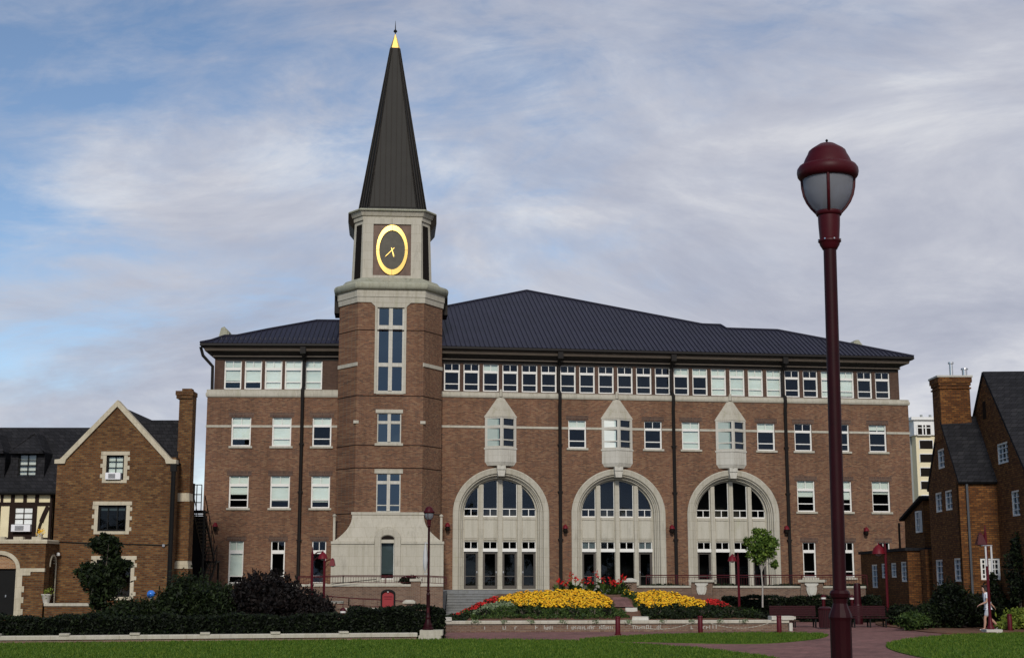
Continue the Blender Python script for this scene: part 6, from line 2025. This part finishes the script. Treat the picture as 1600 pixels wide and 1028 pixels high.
for z in (.35, .95, 1.5): m.box(pc + pri + .341, pc + pri + .46, VP - .045, VP + .1, z, z + .3)
m.build('arch_surround', M['stone_old'], house, FH.M)
MB().prism_xz([(pc - pri - .02, zsp_), (pc + pri + .02, zsp_)] + [(pc + pri * math.cos(math.pi * i / 16), zsp_ + pri * kk * math.sin(math.pi * i / 16)) for i in range(1, 16)], VP + .12, VP + .2).build('tympanum', M['brick_herring'], house, FH.M)
d = MB().box(pc - pri, pc + pri, VP + .28, VP + .36, .35, zsp_).build('door', M['black'], house, FH.M)
MB().box(pc + pri * .38, pc + pri * .44, VP + .2, VP + .28, 1.25, 1.36).build('handle', M['steel'], d, FH.M)
m = MB().sweep_arch([(.45 * 0, 0, 0, 0)] * 0, []) if False else MB()
mm = MB().sweep_arch([(.9 + .45 * math.cos(math.pi - math.pi * i / 12), zsp_ + .1 + .55 * math.sin(math.pi * i / 12), math.cos(math.pi - math.pi * i / 12), math.sin(math.pi * i / 12)) for i in range(13)], [(0, .1), (0, -.05), (.1, -.05), (.1, .02)])
mm.box(1.35, 1.45, -.05, .1, .35, zsp_ + .1)
xform(mm, Msd).build('arch_surround', M['stone_old'], house, FH.M)
lp_ = FH.w(up_ + .12, VP + 1.75, zsp_ + .75)
t = thing('wall_lamp', Matrix.Translation(lp_), 'tiny white lamp on the shaded porch side of the tudor house', 'wall lamp')
MB().lathe([(.03, lp_.z - .1), (.1, lp_.z - .06), (.1, lp_.z + .06), (.03, lp_.z + .1)], 10, tuple(lp_[:2])).build('globe', M['white'], t, smooth=50)
MB().box(lp_.x - .2, lp_.x, lp_.y - .03, lp_.y + .03, lp_.z - .03, lp_.z + .03).build('bracket', M['black'], t)
# forecourt wall and pots
fa, fb = HC(69.5, 945, -2.1), HC(150, 945, -2.1)
pa, pb2 = FH.w(fa[0], -2.1, 0), FH.w(fb[0], -2.1, 0)
wall_run('brick_wall', 'low brick forecourt wall with pale coping left of the small dark tree', 'wall', pa, pb2, 0, HC(100, 942, -2.1)[1], .35, 'brick_old', cope=.14)
def pot(p, s, label, mat):
    t = thing('flower_pot', Matrix.Translation(p), label, 'flower pot')
    MB().lathe([(.10 * s, p.z), (.16 * s, p.z + .25 * s), (.18 * s, p.z + .27 * s), (.18 * s, p.z + .31 * s), (.14 * s, p.z + .30 * s)], 14, (p.x, p.y)).build('pot', M['stone_white'], t, smooth=40)
    m = MB(); r = random.Random(4)
    for _ in range(70): leaf(m, (p.x + r.gauss(0, .1 * s), p.y + r.gauss(0, .1 * s), p.z + .38 * s + r.gauss(0, .09 * s)), .06, r)
    m.build('flowers', M[mat], t, recalc=False)
pot(FH.w(HC(72, 940, -1.9)[0], -1.9, HC(100, 942, -2.1)[1]), 1.5, 'stone flower pot with pale flowers at the end of the forecourt wall', 'leaf_lime')
pot(FH.w(HC(62, 845, VP + .3)[0], VP + .3, zpt + .2), 1.0, 'small flower pot with yellow flowers at the corner of the porch roof', 'bloom_yellow')
# downpipe, cable, chimney
ud = HC(267, 840, -.12)[0]
m = MB().tube([(ud, -.13, zk - .3), (ud, -.13, 0)], .12, 8).box(ud - .16, ud + .16, -.25, -.01, zk - .5, zk - .1)
m.build('downspout', M['black'], house, FH.M)
m = MB(); pts = [(*HC(x, y, -.03), ) for x, y in ((89, 846), (130, 848), (180, 849.5), (230, 850.5), (258, 852), (266, 849))]
m.tube([(u, -.03, z) for u, z in pts], .028, 5).build('cable', M['black'], house, FH.M)
MB().box(HC(254, 852, 0)[0], HC(258, 852, 0)[0], -.1, .0 - .003, HC(256, 854)[1], HC(256, 850)[1]).build('junction_box', M['ac_grille'], house, FH.M)
VCh = 1.1
cu = lambda x, y: HC(x, y, VCh)[0]; czz = lambda y: HC(287, y, VCh)[1]
m = MB()
m.box(cu(271, 900), cu(293.5, 900), VCh, VCh + 1.1, 0, czz(888)).box(cu(274.5, 830), cu(295, 830), VCh + .06, VCh + 1.04, czz(876), czz(782)).box(cu(276.5, 700), cu(298, 700), VCh + .12, VCh + 1.0, czz(770), czz(622))
m.box(cu(275.5, 615), cu(301, 615), VCh + .04, VCh + 1.08, czz(622), czz(617)).box(cu(274.5, 612), cu(302, 612), VCh - .02, VCh + 1.14, czz(617), czz(610.5))
ch = m.build('chimney', M['brick_old'], house, FH.M)
m = MB()
cs_ = MB().prism_xz([(cu(271, 888) - .03, czz(888)), (cu(293.5, 888) + .03, czz(888)), (cu(293, 876), czz(876)), (cu(274.5, 876), czz(876))], VCh - .04, VCh + 1.0)
cs_.build('chimney_shoulder', M['stone_old'], ch, FH.M)
m.prism_xz([(cu(275, 782) - .03, czz(783)), (cu(295, 782) + .03, czz(783)), (cu(295.5, 770), czz(770)), (cu(276, 770), czz(770))], VCh + .02, VCh + .95)
MB().box(cu(283, 608), cu(298, 608), VCh + .25, VCh + .85, czz(610), czz(606)).build('chimney_pot', M['brick_old'], ch, FH.M)
m.build('chimney_shoulder', M['stone_old'], ch, FH.M)

# fire escape behind the chimney
FE = Frame(0, 81, .5)
e = lambda x, y, v=0.0: FE.cast(x, y, v)
t = thing('fire_escape', FE.M, 'black metal fire escape stairs between the tudor chimney and the long brick building', 'stairs')
m = MB()
ua2, ub2 = e(296, 800)[0], e(317, 800)[0]
zp_, zq = e(305, 797)[1], e(305, 757.5)[1]
m.box(ua2, ub2, -.2, 1.4, zp_ - .12, zp_)
m.build('platform', M['black'], t, FE.M)
m = MB()
for x in (300.5, 308, 315.5):
    u = e(x, 780)[0]; m.tube([(u, -.15, zp_), (u, -.15, zq)], .03, 6)
for z in (zq, zq - .55, zq - 1.0): m.tube([(e(300, 780)[0], -.15, z), (e(315.5, 780)[0], -.15, z)], .025, 6)
m.box(e(297, 775)[0], e(301.5, 775)[0], .0, .5, zp_, zq + .1)
m.build('rails', M['black'], t, FE.M)
def flight(x0, x1, y0, y1, v0, v1, n):
    m = MB(); tr = MB()
    z0, z1 = e(305, y0)[1], e(305, y1)[1]
    ua, ub = e(x0, (y0 + y1) / 2)[0], e(x1, (y0 + y1) / 2)[0]
    for i in range(n):
        f = (i + .5) / n; v = v0 + (v1 - v0) * f; z = z0 + (z1 - z0) * f
        tr.box(ua + .03, ub - .03, v - .13, v + .13, z - .07, z)
    for u in (ua, ub):
        m.beam((u, v0, z0), (u, v1, z1), .06, .24)
        m.beam((u, v0, z0 + .95), (u, v1, z1 + .95), .04, .04)
        for i in range(0, n + 1, 3):
            f = i / n; m.beam((u, v0 + (v1 - v0) * f, z0 + (z1 - z0) * f), (u, v0 + (v1 - v0) * f, z0 + (z1 - z0) * f + .95), .03, .03)
    fl = m.build('flight', M['black'], t, FE.M)
    tr.build('treads', M['earth'], fl, FE.M)
flight(299, 317, 800, 872, .2, 3.4, 13)
flight(306, 319, 876, 925, 3.4, .8, 9)
z5 = e(305, 875)[1]
MB().box(e(296, 875)[0], e(319, 875)[0], 3.2, 4.6, z5 - .1, z5).build('platform', M['black'], t, FE.M)
MB().box(e(292, 875, 4.8)[0], e(321, 875, 4.8)[0], 4.7, 4.8, 0, e(305, 806, 4.8)[1]).build('back_panel', M['black'], t, FE.M)
m = MB()
for x in (297, 318):
    for v in (-.1, 4.4): u = e(x, 860)[0]; m.box(u - .05, u + .05, v - .05, v + .05, 0, zp_ if v < 1 else z5)
m.build('post', M['black'], t, FE.M)

# ------------------------------------------------------------------ brick house on the right
n_ = at(1505, 900, 66.5)
FG = Frame(n_.x, n_.y, -93.26)
FF = Frame(n_.x, n_.y, -3.26)
rh = thing('gabled_house', FG.M, 'dark brick house with steep slate gables and a broad orange brick chimney', 'house')
G_ = FG.cast
zeR = G_(1505, 752.5)[1]; upk, zpk = G_(1467.5, 657.5); 
ufar = 2 * upk
def grid_window(F, root, u0, u1, z0, z1, v, nx, nz_, mat='white', bar=.035):
    m = MB(); a, b = v - .05, v + .06
    m.box(u0, u0 + .09, a, b, z0, z1).box(u1 - .09, u1, a, b, z0, z1).box(u0 + .09, u1 - .09, a, b, z1 - .08, z1).box(u0 + .09, u1 - .09, a, b, z0, z0 + .09)
    for i in range(1, nx):
        u = u0 + (u1 - u0) * i / nx; m.box(u - bar / 2 - (.03 if nx == 4 and i == 2 else 0), u + bar / 2 + (.03 if nx == 4 and i == 2 else 0), a + .03, b, z0 + .09, z1 - .08)
    for i in range(1, nz_):
        z = z0 + (z1 - z0) * i / nz_; m.box(u0 + .09, u1 - .09, a + .032, b, z - bar / 2, z + bar / 2)
    w = m.build('window', M[mat], root, F.M)
    MB().add([(u0, v + .03, z0), (u1, v + .03, z0), (u1, v + .03, z1), (u0, v + .03, z1)], [(0, 1, 2, 3)]).build('pane', M['glass'], w, F.M, recalc=False)
    return w


def gwin(F, pl, pr, yt, yb, v=0.0):
    ym = (yt + yb) / 2; ua = F.cast(pl, ym, v)[0]; ub = F.cast(pr, ym, v)[0]
    xm = (pl + pr) / 2
    return (ua, ub, F.cast(xm, yb, v)[1], F.cast(xm, yt, v)[1])


gw = [gwin(FG, 1465, 1475.5, 701, 732), gwin(FG, 1461.5, 1471.5, 769, 800), gwin(FG, 1476.5, 1487.5, 765.5, 797), gwin(FG, 1462.5, 1473.5, 874, 914.5), gwin(FG, 1491, 1502, 871.5, 908)]
MB().slab([(ufar, 0), (-.001, 0), (-.001, zeR), (upk, zpk), (ufar, zeR)], [rp(r) for r in gw], 0, .4).build('wall', M['brick_right'], rh, FG.M)
for r, nz_ in zip(gw, (3, 3, 3, 4, 4)): grid_window(FG, rh, *r, .08, 2, nz_)
MB().box(ufar, -.4, 1.5, 1.6, 0, zeR).build('interior_wall', M['room'], rh, FG.M)
# front face
F_ = FF.cast
uc1 = F_(1561, 830)[0]
bw = gwin(FF, 1532.5, 1563, 872, 905.5)
zfr = F_(1530, 753)[1]
bw = (bw[0], min(bw[1], uc1 - .05), bw[2], bw[3])
MB().slab([(0, 0), (uc1 + .3, 0), (uc1 + .3, zfr), (0, zfr)], [rp(bw)], 0, .35).build('wall', M['brick_right'], rh, FF.M)
grid_window(FF, rh, *bw, .08, 4, 4, bar=.05)
MB().box(bw[0] - .2, bw[1] + .1, .5, .55, 0, zfr - .1).build('interior_wall', M['room'], rh, FF.M)
MB().tube([(F_(1512, 800)[0], -.12, zfr - .1), (F_(1512, 800)[0], -.12, 0)], .06, 8).build('downspout', M['pipe_grey'], rh, FF.M)
# roof of the lower gable: ridge runs back (v) to the tall block
WB = uc1
m = MB()
zrr_ = zpk + .12
roofquad(m, (.15, -.03, zeR - .05), (upk, -.03, zrr_), (upk, WB + 1.5, zrr_), (.15, WB + 1.5, zeR - .05))
roofquad(m, (upk, -.03, zrr_), (ufar - .15, -.03, zeR - .05), (ufar - .15, 14, zeR - .05), (upk, 14, zrr_))
m.build('roof', M['slate'], rh, FG.M)
MB().box(ufar, ufar + .4, .4, 12, 0, zeR).box(ufar, -.4, 11.6, 12, 0, zeR).build('wall', M['brick_right'], rh, FG.M)
# tall gable
n3 = FF.w(uc1, 0, 0)
FK = Frame(n3.x, n3.y, -93.26)
K_ = FK.cast
upk3, zpk3 = K_(1536, 588); ur3, zr3 = K_(1600, 736)
sl_ = (zpk3 - zr3) / (ur3 - upk3)
ze3 = 5.6; ue3 = upk3 + (zpk3 - ze3) / sl_; uf3 = upk3 - (zpk3 - ze3) / sl_
kw = [gwin(FK, 1558, 1575, 691, 724), gwin(FK, 1580.5, 1593, 765.5, 806)]
MB().slab([(uf3, 0), (ue3, 0), (ue3, ze3), (upk3, zpk3), (uf3, ze3)], [rp(r) for r in kw], 0, .4).build('wall', M['brick_right'], rh, FK.M)
for r, nz_ in zip(kw, (4, 4)): grid_window(FK, rh, *r, .08, 3 if nz_ == 4 and r is kw[0] else 2, nz_)
sv = gwin(FK, 1535.8, 1540.5, 627, 655)
MB().box(sv[0], sv[1], -.015, .05, sv[2], sv[3]).build('vent_slit', M['louvre'], rh, FK.M)
MB().box(uf3 + .5, ue3 - .5, 1.5, 1.6, 0, ze3 + 1).build('interior_wall', M['room'], rh, FK.M)
m = MB()
roofquad(m, (ue3 + .2, -.03, ze3 - .1), (upk3, -.03, zpk3 + .12), (upk3, 18, zpk3 + .12), (ue3 + .2, 18, ze3 - .1))
roofquad(m, (upk3, -.03, zpk3 + .12), (uf3 - .2, -.03, ze3 - .1), (uf3 - .2, 18, ze3 - .1), (upk3, 18, zpk3 + .12))
m.build('roof', M['slate'], rh, FK.M)
MB().box(ue3 - .4, ue3 - .001, .4, 17, 0, ze3).box(uf3, ue3, 17, 17.4, 0, ze3).build('wall', M['brick_right'], rh, FK.M)
# chimney on the lower ridge
Yc = FG.w(upk, 0, 0).y
c0, c1 = at(1470, 640, Yc - .5), at(1517, 640, Yc - .5)
zt_ = at(1490, 588, Yc - .5).z; zb_ = zpk - 1.0
m = MB().box(c0.x, c1.x, Yc - .5, Yc + .75, zb_, zt_ - .45).box(c0.x - .06, c1.x + .06, Yc - .56, Yc + .81, zt_ - .62, zt_ - .55).box(c0.x - .05, c1.x + .05, Yc - .55, Yc + .8, zt_ - .451, zt_ - .3).box(c0.x - .1, c1.x + .1, Yc - .6, Yc + .85, zt_ - .301, zt_ - .05)
ch = m.build('chimney', M['brick_right'], rh)
MB().box(c0.x - .14, c1.x + .14, Yc - .64, Yc + .89, zt_ - .05, zt_ + .04).build('chimney_cap', M['concrete'], ch)
a, b = at(1486, 575, Yc), at(1507, 580, Yc)
MB().lathe([(.09, zt_), (.09, at(1486, 569, Yc).z), (.14, at(1486, 568.5, Yc).z), (.14, at(1486, 566, Yc).z)], 12, (a.x, Yc)).build('flue', M['steel'], ch, smooth=40)
MB().lathe([(.13, zt_), (.13, at(1507, 578, Yc).z), (.19, at(1507, 577.5, Yc).z), (.17, at(1507, 575.5, Yc).z)], 12, (b.x, Yc)).build('flue', M['steel'], ch, smooth=40)
# low extension
n4 = at(1419, 900, 74.4)
FX = Frame(n4.x, n4.y, -93.26)
X_ = FX.cast
zx = X_(1412, 860.5)[1]; ux = X_(1346, 900)[0]
xw = [gwin(FX, 1362.3, 1371, 881.5, 918), gwin(FX, 1377.3, 1385.3, 880, 902.8), gwin(FX, 1392.3, 1400.3, 879, 901.8), gwin(FX, 1407.8, 1416.5, 877, 908.5)]
MB().slab([(ux, 0), (-.001, 0), (-.001, zx), (ux, zx)], [rp(r) for r in xw], 0, .35).build('wall', M['brick_right'], rh, FX.M)
for r in xw: grid_window(FX, rh, *r, .08, 2, 4)
MB().box(ux, -.3, 1.2, 1.3, 0, zx - .1).box(ux, ux + .3, .35, 5, 0, zx).build('interior_wall', M['room'], rh, FX.M)
MB().box(ux - .12, .12, -.12, 5, zx + .002, zx + .16).build('flat_roof', M['slate'], rh, FX.M)
d_ = (X_(1427.5, 900)[0])
Mf, Lf = face_matrix((0, 0), (0, 1.7))
MB().box(-.3, -.0 - .002, .351, 1.4, 0, zx).build('wall', M['brick_right'], rh, FX.M)
bt0 = at(1447, 900, 73.4)
MB().box(at(1447, 890, 73.4).x, at(1455, 890, 73.4).x + .12, 73.4, 74.3, 0, at(1450, 858, 73.4).z).build('buttress', M['brick_right'], rh)
dr = gwin(FG, 1427, 1434, 876, 940, .6)
MB().box(at(1426.5, 900, 74.7).x, at(1435, 900, 74.7).x, 74.65, 74.75, .3, at(1430, 873, 74.7).z).build('door', M['red'], rh)
# two storey link with its own lean roof
lk = [FG.cast(x, y, .35) for x, y in ((1413.5, 864), (1413.5, 811), (1443, 782), (1446, 864))]
MB().prism_xz([(lk[0][0], 0), (lk[3][0], 0), (lk[3][0], lk[2][1]), (lk[1][0], lk[1][1])], .35, 5).build('wall', M['brick_right'], rh, FG.M)
r = gwin(FG, 1434, 1441.5, 798, 832, .35)
grid_window(FG, rh, *r, .27, 2, 3)
m = MB(); roofquad(m, (lk[1][0] - .3, .1, lk[1][1] - .1), (lk[1][0] - .3, 6, lk[1][1] - .1), (lk[2][0] + .2, 6, lk[2][1] + .12), (lk[2][0] + .2, .1, lk[2][1] + .12))
m.build('roof', M['slate'], rh, FG.M)
MB().box(lk[1][0] - .2, lk[1][0] - .1, .0, .1, 0, lk[1][1] - .2).build('downspout', M['black'], rh, FG.M)

# ------------------------------------------------------------------ pale apartment block far behind
FA = Frame(0, 170, 2)
A_ = FA.cast
pa = thing('apartment_building', FA.M, 'distant cream apartment block with white top storey behind the brick house', 'building')
a0, a1 = A_(1431.5, 700)[0], A_(1431.5, 700)[0] + 22
zt1, zt0, zt2 = A_(1440, 656.5)[1], A_(1440, 680)[1], 0
MB().box(a0, a1, 0, 16, 0, zt0).build('wall', M['cream'], pa, FA.M)
MB().box(a0 - .25, a1, -.3, 16.2, zt0 + .002, zt1).build('wall', M['white_wall'], pa, FA.M)
MB().box(a0 - 3.2, a0 - .003, 1.6, 15, 0, A_(1425, 663, 1.6)[1]).build('wall', M['grey_wall'], pa, FA.M)
MB().box(a0 - .6, a1, -.6, 16.4, zt1 + .002, zt1 + .35).build('roof', M['white_wall'], pa, FA.M)
m = MB()
for k in range(9): u = a0 + .8 + k * 1.1; m.box(u, u + .25, .2, .45, zt1 + .352, zt1 + .7)
m.build('roof_vents', M['grey_wall'], pa, FA.M)
w0 = A_(1432, 668, -.3); 
u0, u1, z0, z1 = A_(1432.5, 668, -.3)[0], A_(1454.5, 668, -.3)[0], A_(1440, 679, -.3)[1], A_(1440, 664, -.3)[1]
m = MB()
for k in range(4): u = u0 + (u1 - u0) * (0, .40, .62, 1.0)[k]; m.box(u - .08, u + .08, -.40, -.302, z0, z1)
m.box(u0, u1, -.39, -.301, z0 - .1, z0).box(u0, u1, -.39, -.301, z1, z1 + .1).box(u0, u1, -.38, -.301, z0 + (z1 - z0) * .68, z0 + (z1 - z0) * .76)
wn = m.build('window', M['white'], pa, FA.M)
MB().box(u0, u1, -.32, -.303, z0, z1).build('pane', M['louvre'], wn, FA.M)
for yt, yb in ((688, 701), (709.5, 722), (731, 744), (752, 764), (774, 786)):
    for k in range(3):
        u = A_(1436.5 + (yt - 688) * .035, yt)[0] + k * 4.5
        z0, z1 = A_(1440, yb)[1], A_(1440, yt)[1]
        wn = MB().box(u - .08, u, -.06, .02, z0, z1).box(u + 1.6, u + 1.68, -.06, .02, z0, z1).box(u, u + 1.6, -.08, .02, z1, z1 + .1).build('window', M['white_wall'], pa, FA.M)
        MB().box(u, u + 1.6, -.03, .01, z0, z1).build('pane', M['louvre'], wn, FA.M)

# ------------------------------------------------------------------ unseen trees added behind the camera to darken the lower window reflections
r_ = random.Random(77); m = MB()
for k in range(34):
    x = -150 + 300 * k / 33 + r_.uniform(-3, 3); h = r_.uniform(11, 19) * (.8 + .25 * math.sin(k * .9)); y = -78 + r_.uniform(-8, 6)
    cloud(m, (x, y, h * .55), (7.5, 6, h * .5), 620, 1.0, r_, .6, 9)
    m.tube([(x, y, 0), (x, y, h * .5)], [.4, .25], 6)
tag(m.build('reflection_trees', M['leaf_dark'], recalc=False), 'unseen line of trees added behind the camera for the windows to reflect', 'trees', kind='stuff')

# ------------------------------------------------------------------ the walking person
M['skin'] = m_plain('skin', (.42, .24, .17), rough=.6, var=.06)
M['hair'] = m_plain('dark hair', (.02, .013, .01), rough=.7, var=.2)
M['shirt'] = m_plain('white cotton shirt', (.72, .73, .78), rough=.9, var=.05)
M['shorts'] = m_plain('pale grey shorts', (.40, .41, .45), rough=.9, var=.08)
M['shoe'] = m_plain('pale shoes', (.55, .48, .44), rough=.7, var=.08)


def skin_body(name, verts, edges, radii, mat, parent, Mx, sub=2, root=0):
    me = bpy.data.meshes.new(name); me.from_pydata(verts, edges, [])
    o = bpy.data.objects.new(name, me); put(o, parent, Mx)
    s = o.modifiers.new('skin', 'SKIN'); s.use_smooth_shade = True
    for i, v in enumerate(me.skin_vertices[0].data):
        rr = radii[i]; v.radius = rr if isinstance(rr, tuple) else (rr, rr)
        v.use_root = (i == root)
    if sub:
        q = o.modifiers.new('smooth', 'SUBSURF'); q.levels = sub; q.render_levels = sub
    me.materials.append(mat)
    return o


pp = ground(1537.5, 986.5)
PY_ = pp.y + .9
PX_ = at(1543, 950, PY_).x
Mp = Matrix.Translation((PX_, PY_, 0)) @ Matrix.Scale(1.06, 4)
# local: x to the right of the picture, the person walks towards -x; y is depth
V = []; E_ = []; Rr = []
def add(p, r, frm=None):
    V.append(p); Rr.append(r)
    if frm is not None: E_.append((frm, len(V) - 1))
    return len(V) - 1


pel = add((0.02, 0, .95), (.145, .115))
wai = add((-.0, 0, 1.10), (.125, .10), pel)
che = add((-.03, 0, 1.32), (.15, .115), wai)
shd = add((-.04, 0, 1.45), (.115, .09), che)
nec = add((-.075, 0, 1.53), .055, shd)
jaw = add((-.115, 0, 1.60), (.07, .075), nec)
hed = add((-.115, 0, 1.69), (.095, .078), jaw)
crn = add((-.10, 0, 1.765), (.06, .055), hed)
nos = add((-.20, 0, 1.645), .018, jaw)
for s_, hip, knee, ank, toe in ((-1, (0, -.09, .90), (-.16, -.09, .50), (-.20, -.09, .09), (-.36, -.09, .04)), (1, (.03, .09, .90), (.10, .09, .50), (.40, .09, .20), (.36, .09, .05))):
    h = add(hip, .095, pel); k = add(knee, .062, h)
    c = add(tuple((Vector(knee) * .62 + Vector(ank) * .38) + Vector((.02, 0, 0))), .06, k)
    a = add(ank, .04, c); t0 = add(toe, .035, a)
for s_, sh, el, wr in ((-1, (-.04, -.19, 1.43), (-.10, -.25, 1.16), (-.34, -.24, 1.06)), (1, (-.02, .19, 1.43), (.14, .25, 1.18), (.30, .25, 1.00))):
    a = add(sh, .052, shd); b = add(el, .042, a); c = add(wr, .030, b)
    d = (Vector(wr) - Vector(el)).normalized(); sd = Vector((0, 1, 0)); dn = Vector((0, 0, -1))
    palm = add(tuple(Vector(wr) + d * .07), .030, c)
    for j, (off, L) in enumerate(((-.024, .070), (-.008, .080), (.008, .076), (.024, .060))):
        k0 = add(tuple(Vector(wr) + d * .10 + sd * off), .010, palm)
        k1 = add(tuple(Vector(wr) + d * (.10 + L * .5) + sd * off + dn * .015), .009, k0)
        add(tuple(Vector(wr) + d * (.10 + L * .85) + sd * off + dn * .045), .008, k1)
    th = add(tuple(Vector(wr) + d * .05 + sd * (.035 * -s_) + dn * .01), .011, palm)
    add(tuple(Vector(wr) + d * .085 + sd * (.045 * -s_) + dn * .03), .009, th)
person = skin_body('person', V, E_, Rr, M['skin'], None, Mp, 1)
tag(person, 'person in white T-shirt and grey shorts walking left behind the tall maroon lantern post', 'person')
sv = [(0.01, 0, 1.0), (-.0, 0, 1.10), (-.03, 0, 1.32), (-.04, 0, 1.46), (-.07, 0, 1.515), (-.04, -.19, 1.435), (-.075, -.225, 1.27), (-.02, .19, 1.435), (.07, .225, 1.29), (.015, 0, .93)]
skin_body('shirt', sv, [(0, 1), (1, 2), (2, 3), (3, 4), (3, 5), (5, 6), (3, 7), (7, 8), (0, 9)], [(.165, .13), (.15, .122), (.172, .135), (.13, .105), (.066, .066), .070, .068, .070, .068, (.165, .132)], M['shirt'], person, Mp, 2)
sv = [(0.02, 0, .97), (0, 0, .88), (-.02, -.09, .84), (-.12, -.09, .56), (.03, .09, .84), (.10, .09, .56)]
skin_body('shorts', sv, [(0, 1), (1, 2), (2, 3), (1, 4), (4, 5)], [(.158, .128), (.15, .125), .115, .092, .115, .092], M['shorts'], person, Mp, 2)
skin_body('hair', [(-.085, 0, 1.70), (-.085, 0, 1.765), (-.045, 0, 1.64), (-.14, 0, 1.755)], [(0, 1), (0, 2), (1, 3)], [(.105, .094), (.085, .075), (.06, .06), (.045, .05)], M['hair'], person, Mp, 2)
for nm, a, b in (('shoe', (-.19, -.09, .05), (-.40, -.09, .035)), ('shoe', (.42, .09, .17), (.34, .09, .03))):
    skin_body(nm, [a, tuple((Vector(a) + Vector(b)) / 2), b], [(0, 1), (1, 2)], [.052, .05, .04], M['shoe'], person, Mp, 1)

# ------------------------------------------------------------------ sky and sun
SUN_EL, SUN_AZ = 30.0, -2.0        # the sun stands behind the camera, a little to the right
wd = bpy.data.worlds.new('World'); SC.world = wd; wd.use_nodes = True
t = wd.node_tree; t.nodes.clear()
N_ = lambda k, **kw: t.nodes.new(k)
sky = N_('ShaderNodeTexSky'); sky.sky_type = 'NISHITA'; sky.sun_disc = False
sdir = Vector((math.sin(R(SUN_AZ)) * math.cos(R(SUN_EL)), -math.cos(R(SUN_AZ)) * math.cos(R(SUN_EL)), math.sin(R(SUN_EL))))
sky.sun_elevation = R(SUN_EL); sky.sun_rotation = math.atan2(sdir.x, sdir.y)
sky.air_density = 1.0; sky.dust_density = .3; sky.ozone_density = 1.2; sky.altitude = 1600
def mth(op, a, b=None, c=None):
    m = N_('ShaderNodeMath'); m.operation = op
    for i, v in enumerate((a, b, c)):
        if v is None: continue
        if isinstance(v, (int, float)): m.inputs[i].default_value = v
        else: t.links.new(v, m.inputs[i])
    return m.outputs[0]
def nz(vec, scale, det, rough, dist=0):
    n = N_('ShaderNodeTexNoise'); n.inputs['Scale'].default_value = scale; n.inputs['Detail'].default_value = det
    n.inputs['Roughness'].default_value = rough; n.inputs['Distortion'].default_value = dist
    t.links.new(vec, n.inputs['Vector']); return n.outputs['Fac']
def rmp(fac, stops):
    r = N_('ShaderNodeValToRGB'); e = r.color_ramp.elements
    while len(e) < len(stops): e.new(.5)
    for el, (p, c) in zip(e, stops): el.position = p; el.color = (*c, 1)
    t.links.new(fac, r.inputs[0]); return r.outputs[0]
tc = N_('ShaderNodeTexCoord'); sx = N_('ShaderNodeSeparateXYZ'); t.links.new(tc.outputs['Generated'], sx.inputs[0])
den = mth('ADD', mth('MAXIMUM', sx.outputs[2], 0.0), .42)
cb = N_('ShaderNodeCombineXYZ')
t.links.new(mth('DIVIDE', sx.outputs[0], den), cb.inputs[0]); t.links.new(mth('DIVIDE', sx.outputs[1], den), cb.inputs[1])
mp = N_('ShaderNodeMapping'); mp.inputs['Scale'].default_value = (1.35, 2.3, 1); mp.inputs['Rotation'].default_value = (0, 0, R(-14)); mp.inputs['Location'].default_value = (-6.1, -2.7, 0)
t.links.new(cb.outputs[0], mp.inputs[0])
n1 = nz(mp.outputs[0], 1.05, 10, .60, .45)
n2 = nz(mp.outputs[0], 4.2, 9, .66, .9)
dens = mth('ADD', mth('MULTIPLY', n1, .77), mth('MULTIPLY', n2, .23))
lr = mth('MULTIPLY', sx.outputs[0], .36)
low = mth('MULTIPLY', mth('MAXIMUM', mth('SUBTRACT', .27, sx.outputs[2]), 0.0), .62)
dens = mth('ADD', mth('ADD', dens, lr), low)
cov = rmp(dens, [(.37, (.0,) * 3), (.43, (.30,) * 3), (.49, (.70,) * 3), (.56, (.92,) * 3), (.64, (.98,) * 3)])
mp2 = N_('ShaderNodeMapping'); mp2.inputs['Scale'].default_value = (1.4, 2.1, 1); mp2.inputs['Location'].default_value = (4.1, 2.2, 0)
t.links.new(cb.outputs[0], mp2.inputs[0])
cloudc = rmp(nz(mp2.outputs[0], 1.9, 8, .62, .5), [(.34, (.40, .422, .515)), (.46, (.475, .495, .580)), (.55, (.56, .575, .645)), (.67, (.74, .745, .775))])
b1 = N_('ShaderNodeBackground'); b1.inputs[1].default_value = .115; t.links.new(sky.outputs[0], b1.inputs[0])
b2 = N_('ShaderNodeBackground'); b2.inputs[1].default_value = 1.0; t.links.new(cloudc, b2.inputs[0])
mx = N_('ShaderNodeMixShader'); t.links.new(cov, mx.inputs[0]); t.links.new(b1.outputs[0], mx.inputs[1]); t.links.new(b2.outputs[0], mx.inputs[2])
ow_ = N_('ShaderNodeOutputWorld'); t.links.new(mx.outputs[0], ow_.inputs[0])

sl = bpy.data.lights.new('sun', 'SUN'); sl.energy = 2.45; sl.angle = R(9); sl.color = (1.0, .94, .85)
so = bpy.data.objects.new('sun', sl); COL.objects.link(so)
so.rotation_euler = (-sdir).to_track_quat('-Z', 'Y').to_euler()

SC.view_settings.view_transform = 'Standard'
SC.view_settings.look = 'None'
SC.view_settings.exposure = 0.0
SC.view_settings.gamma = 1.0
SC.cycles.max_bounces = 6
SC.cycles.transparent_max_bounces = 12
SC.cycles.use_adaptive_sampling = True
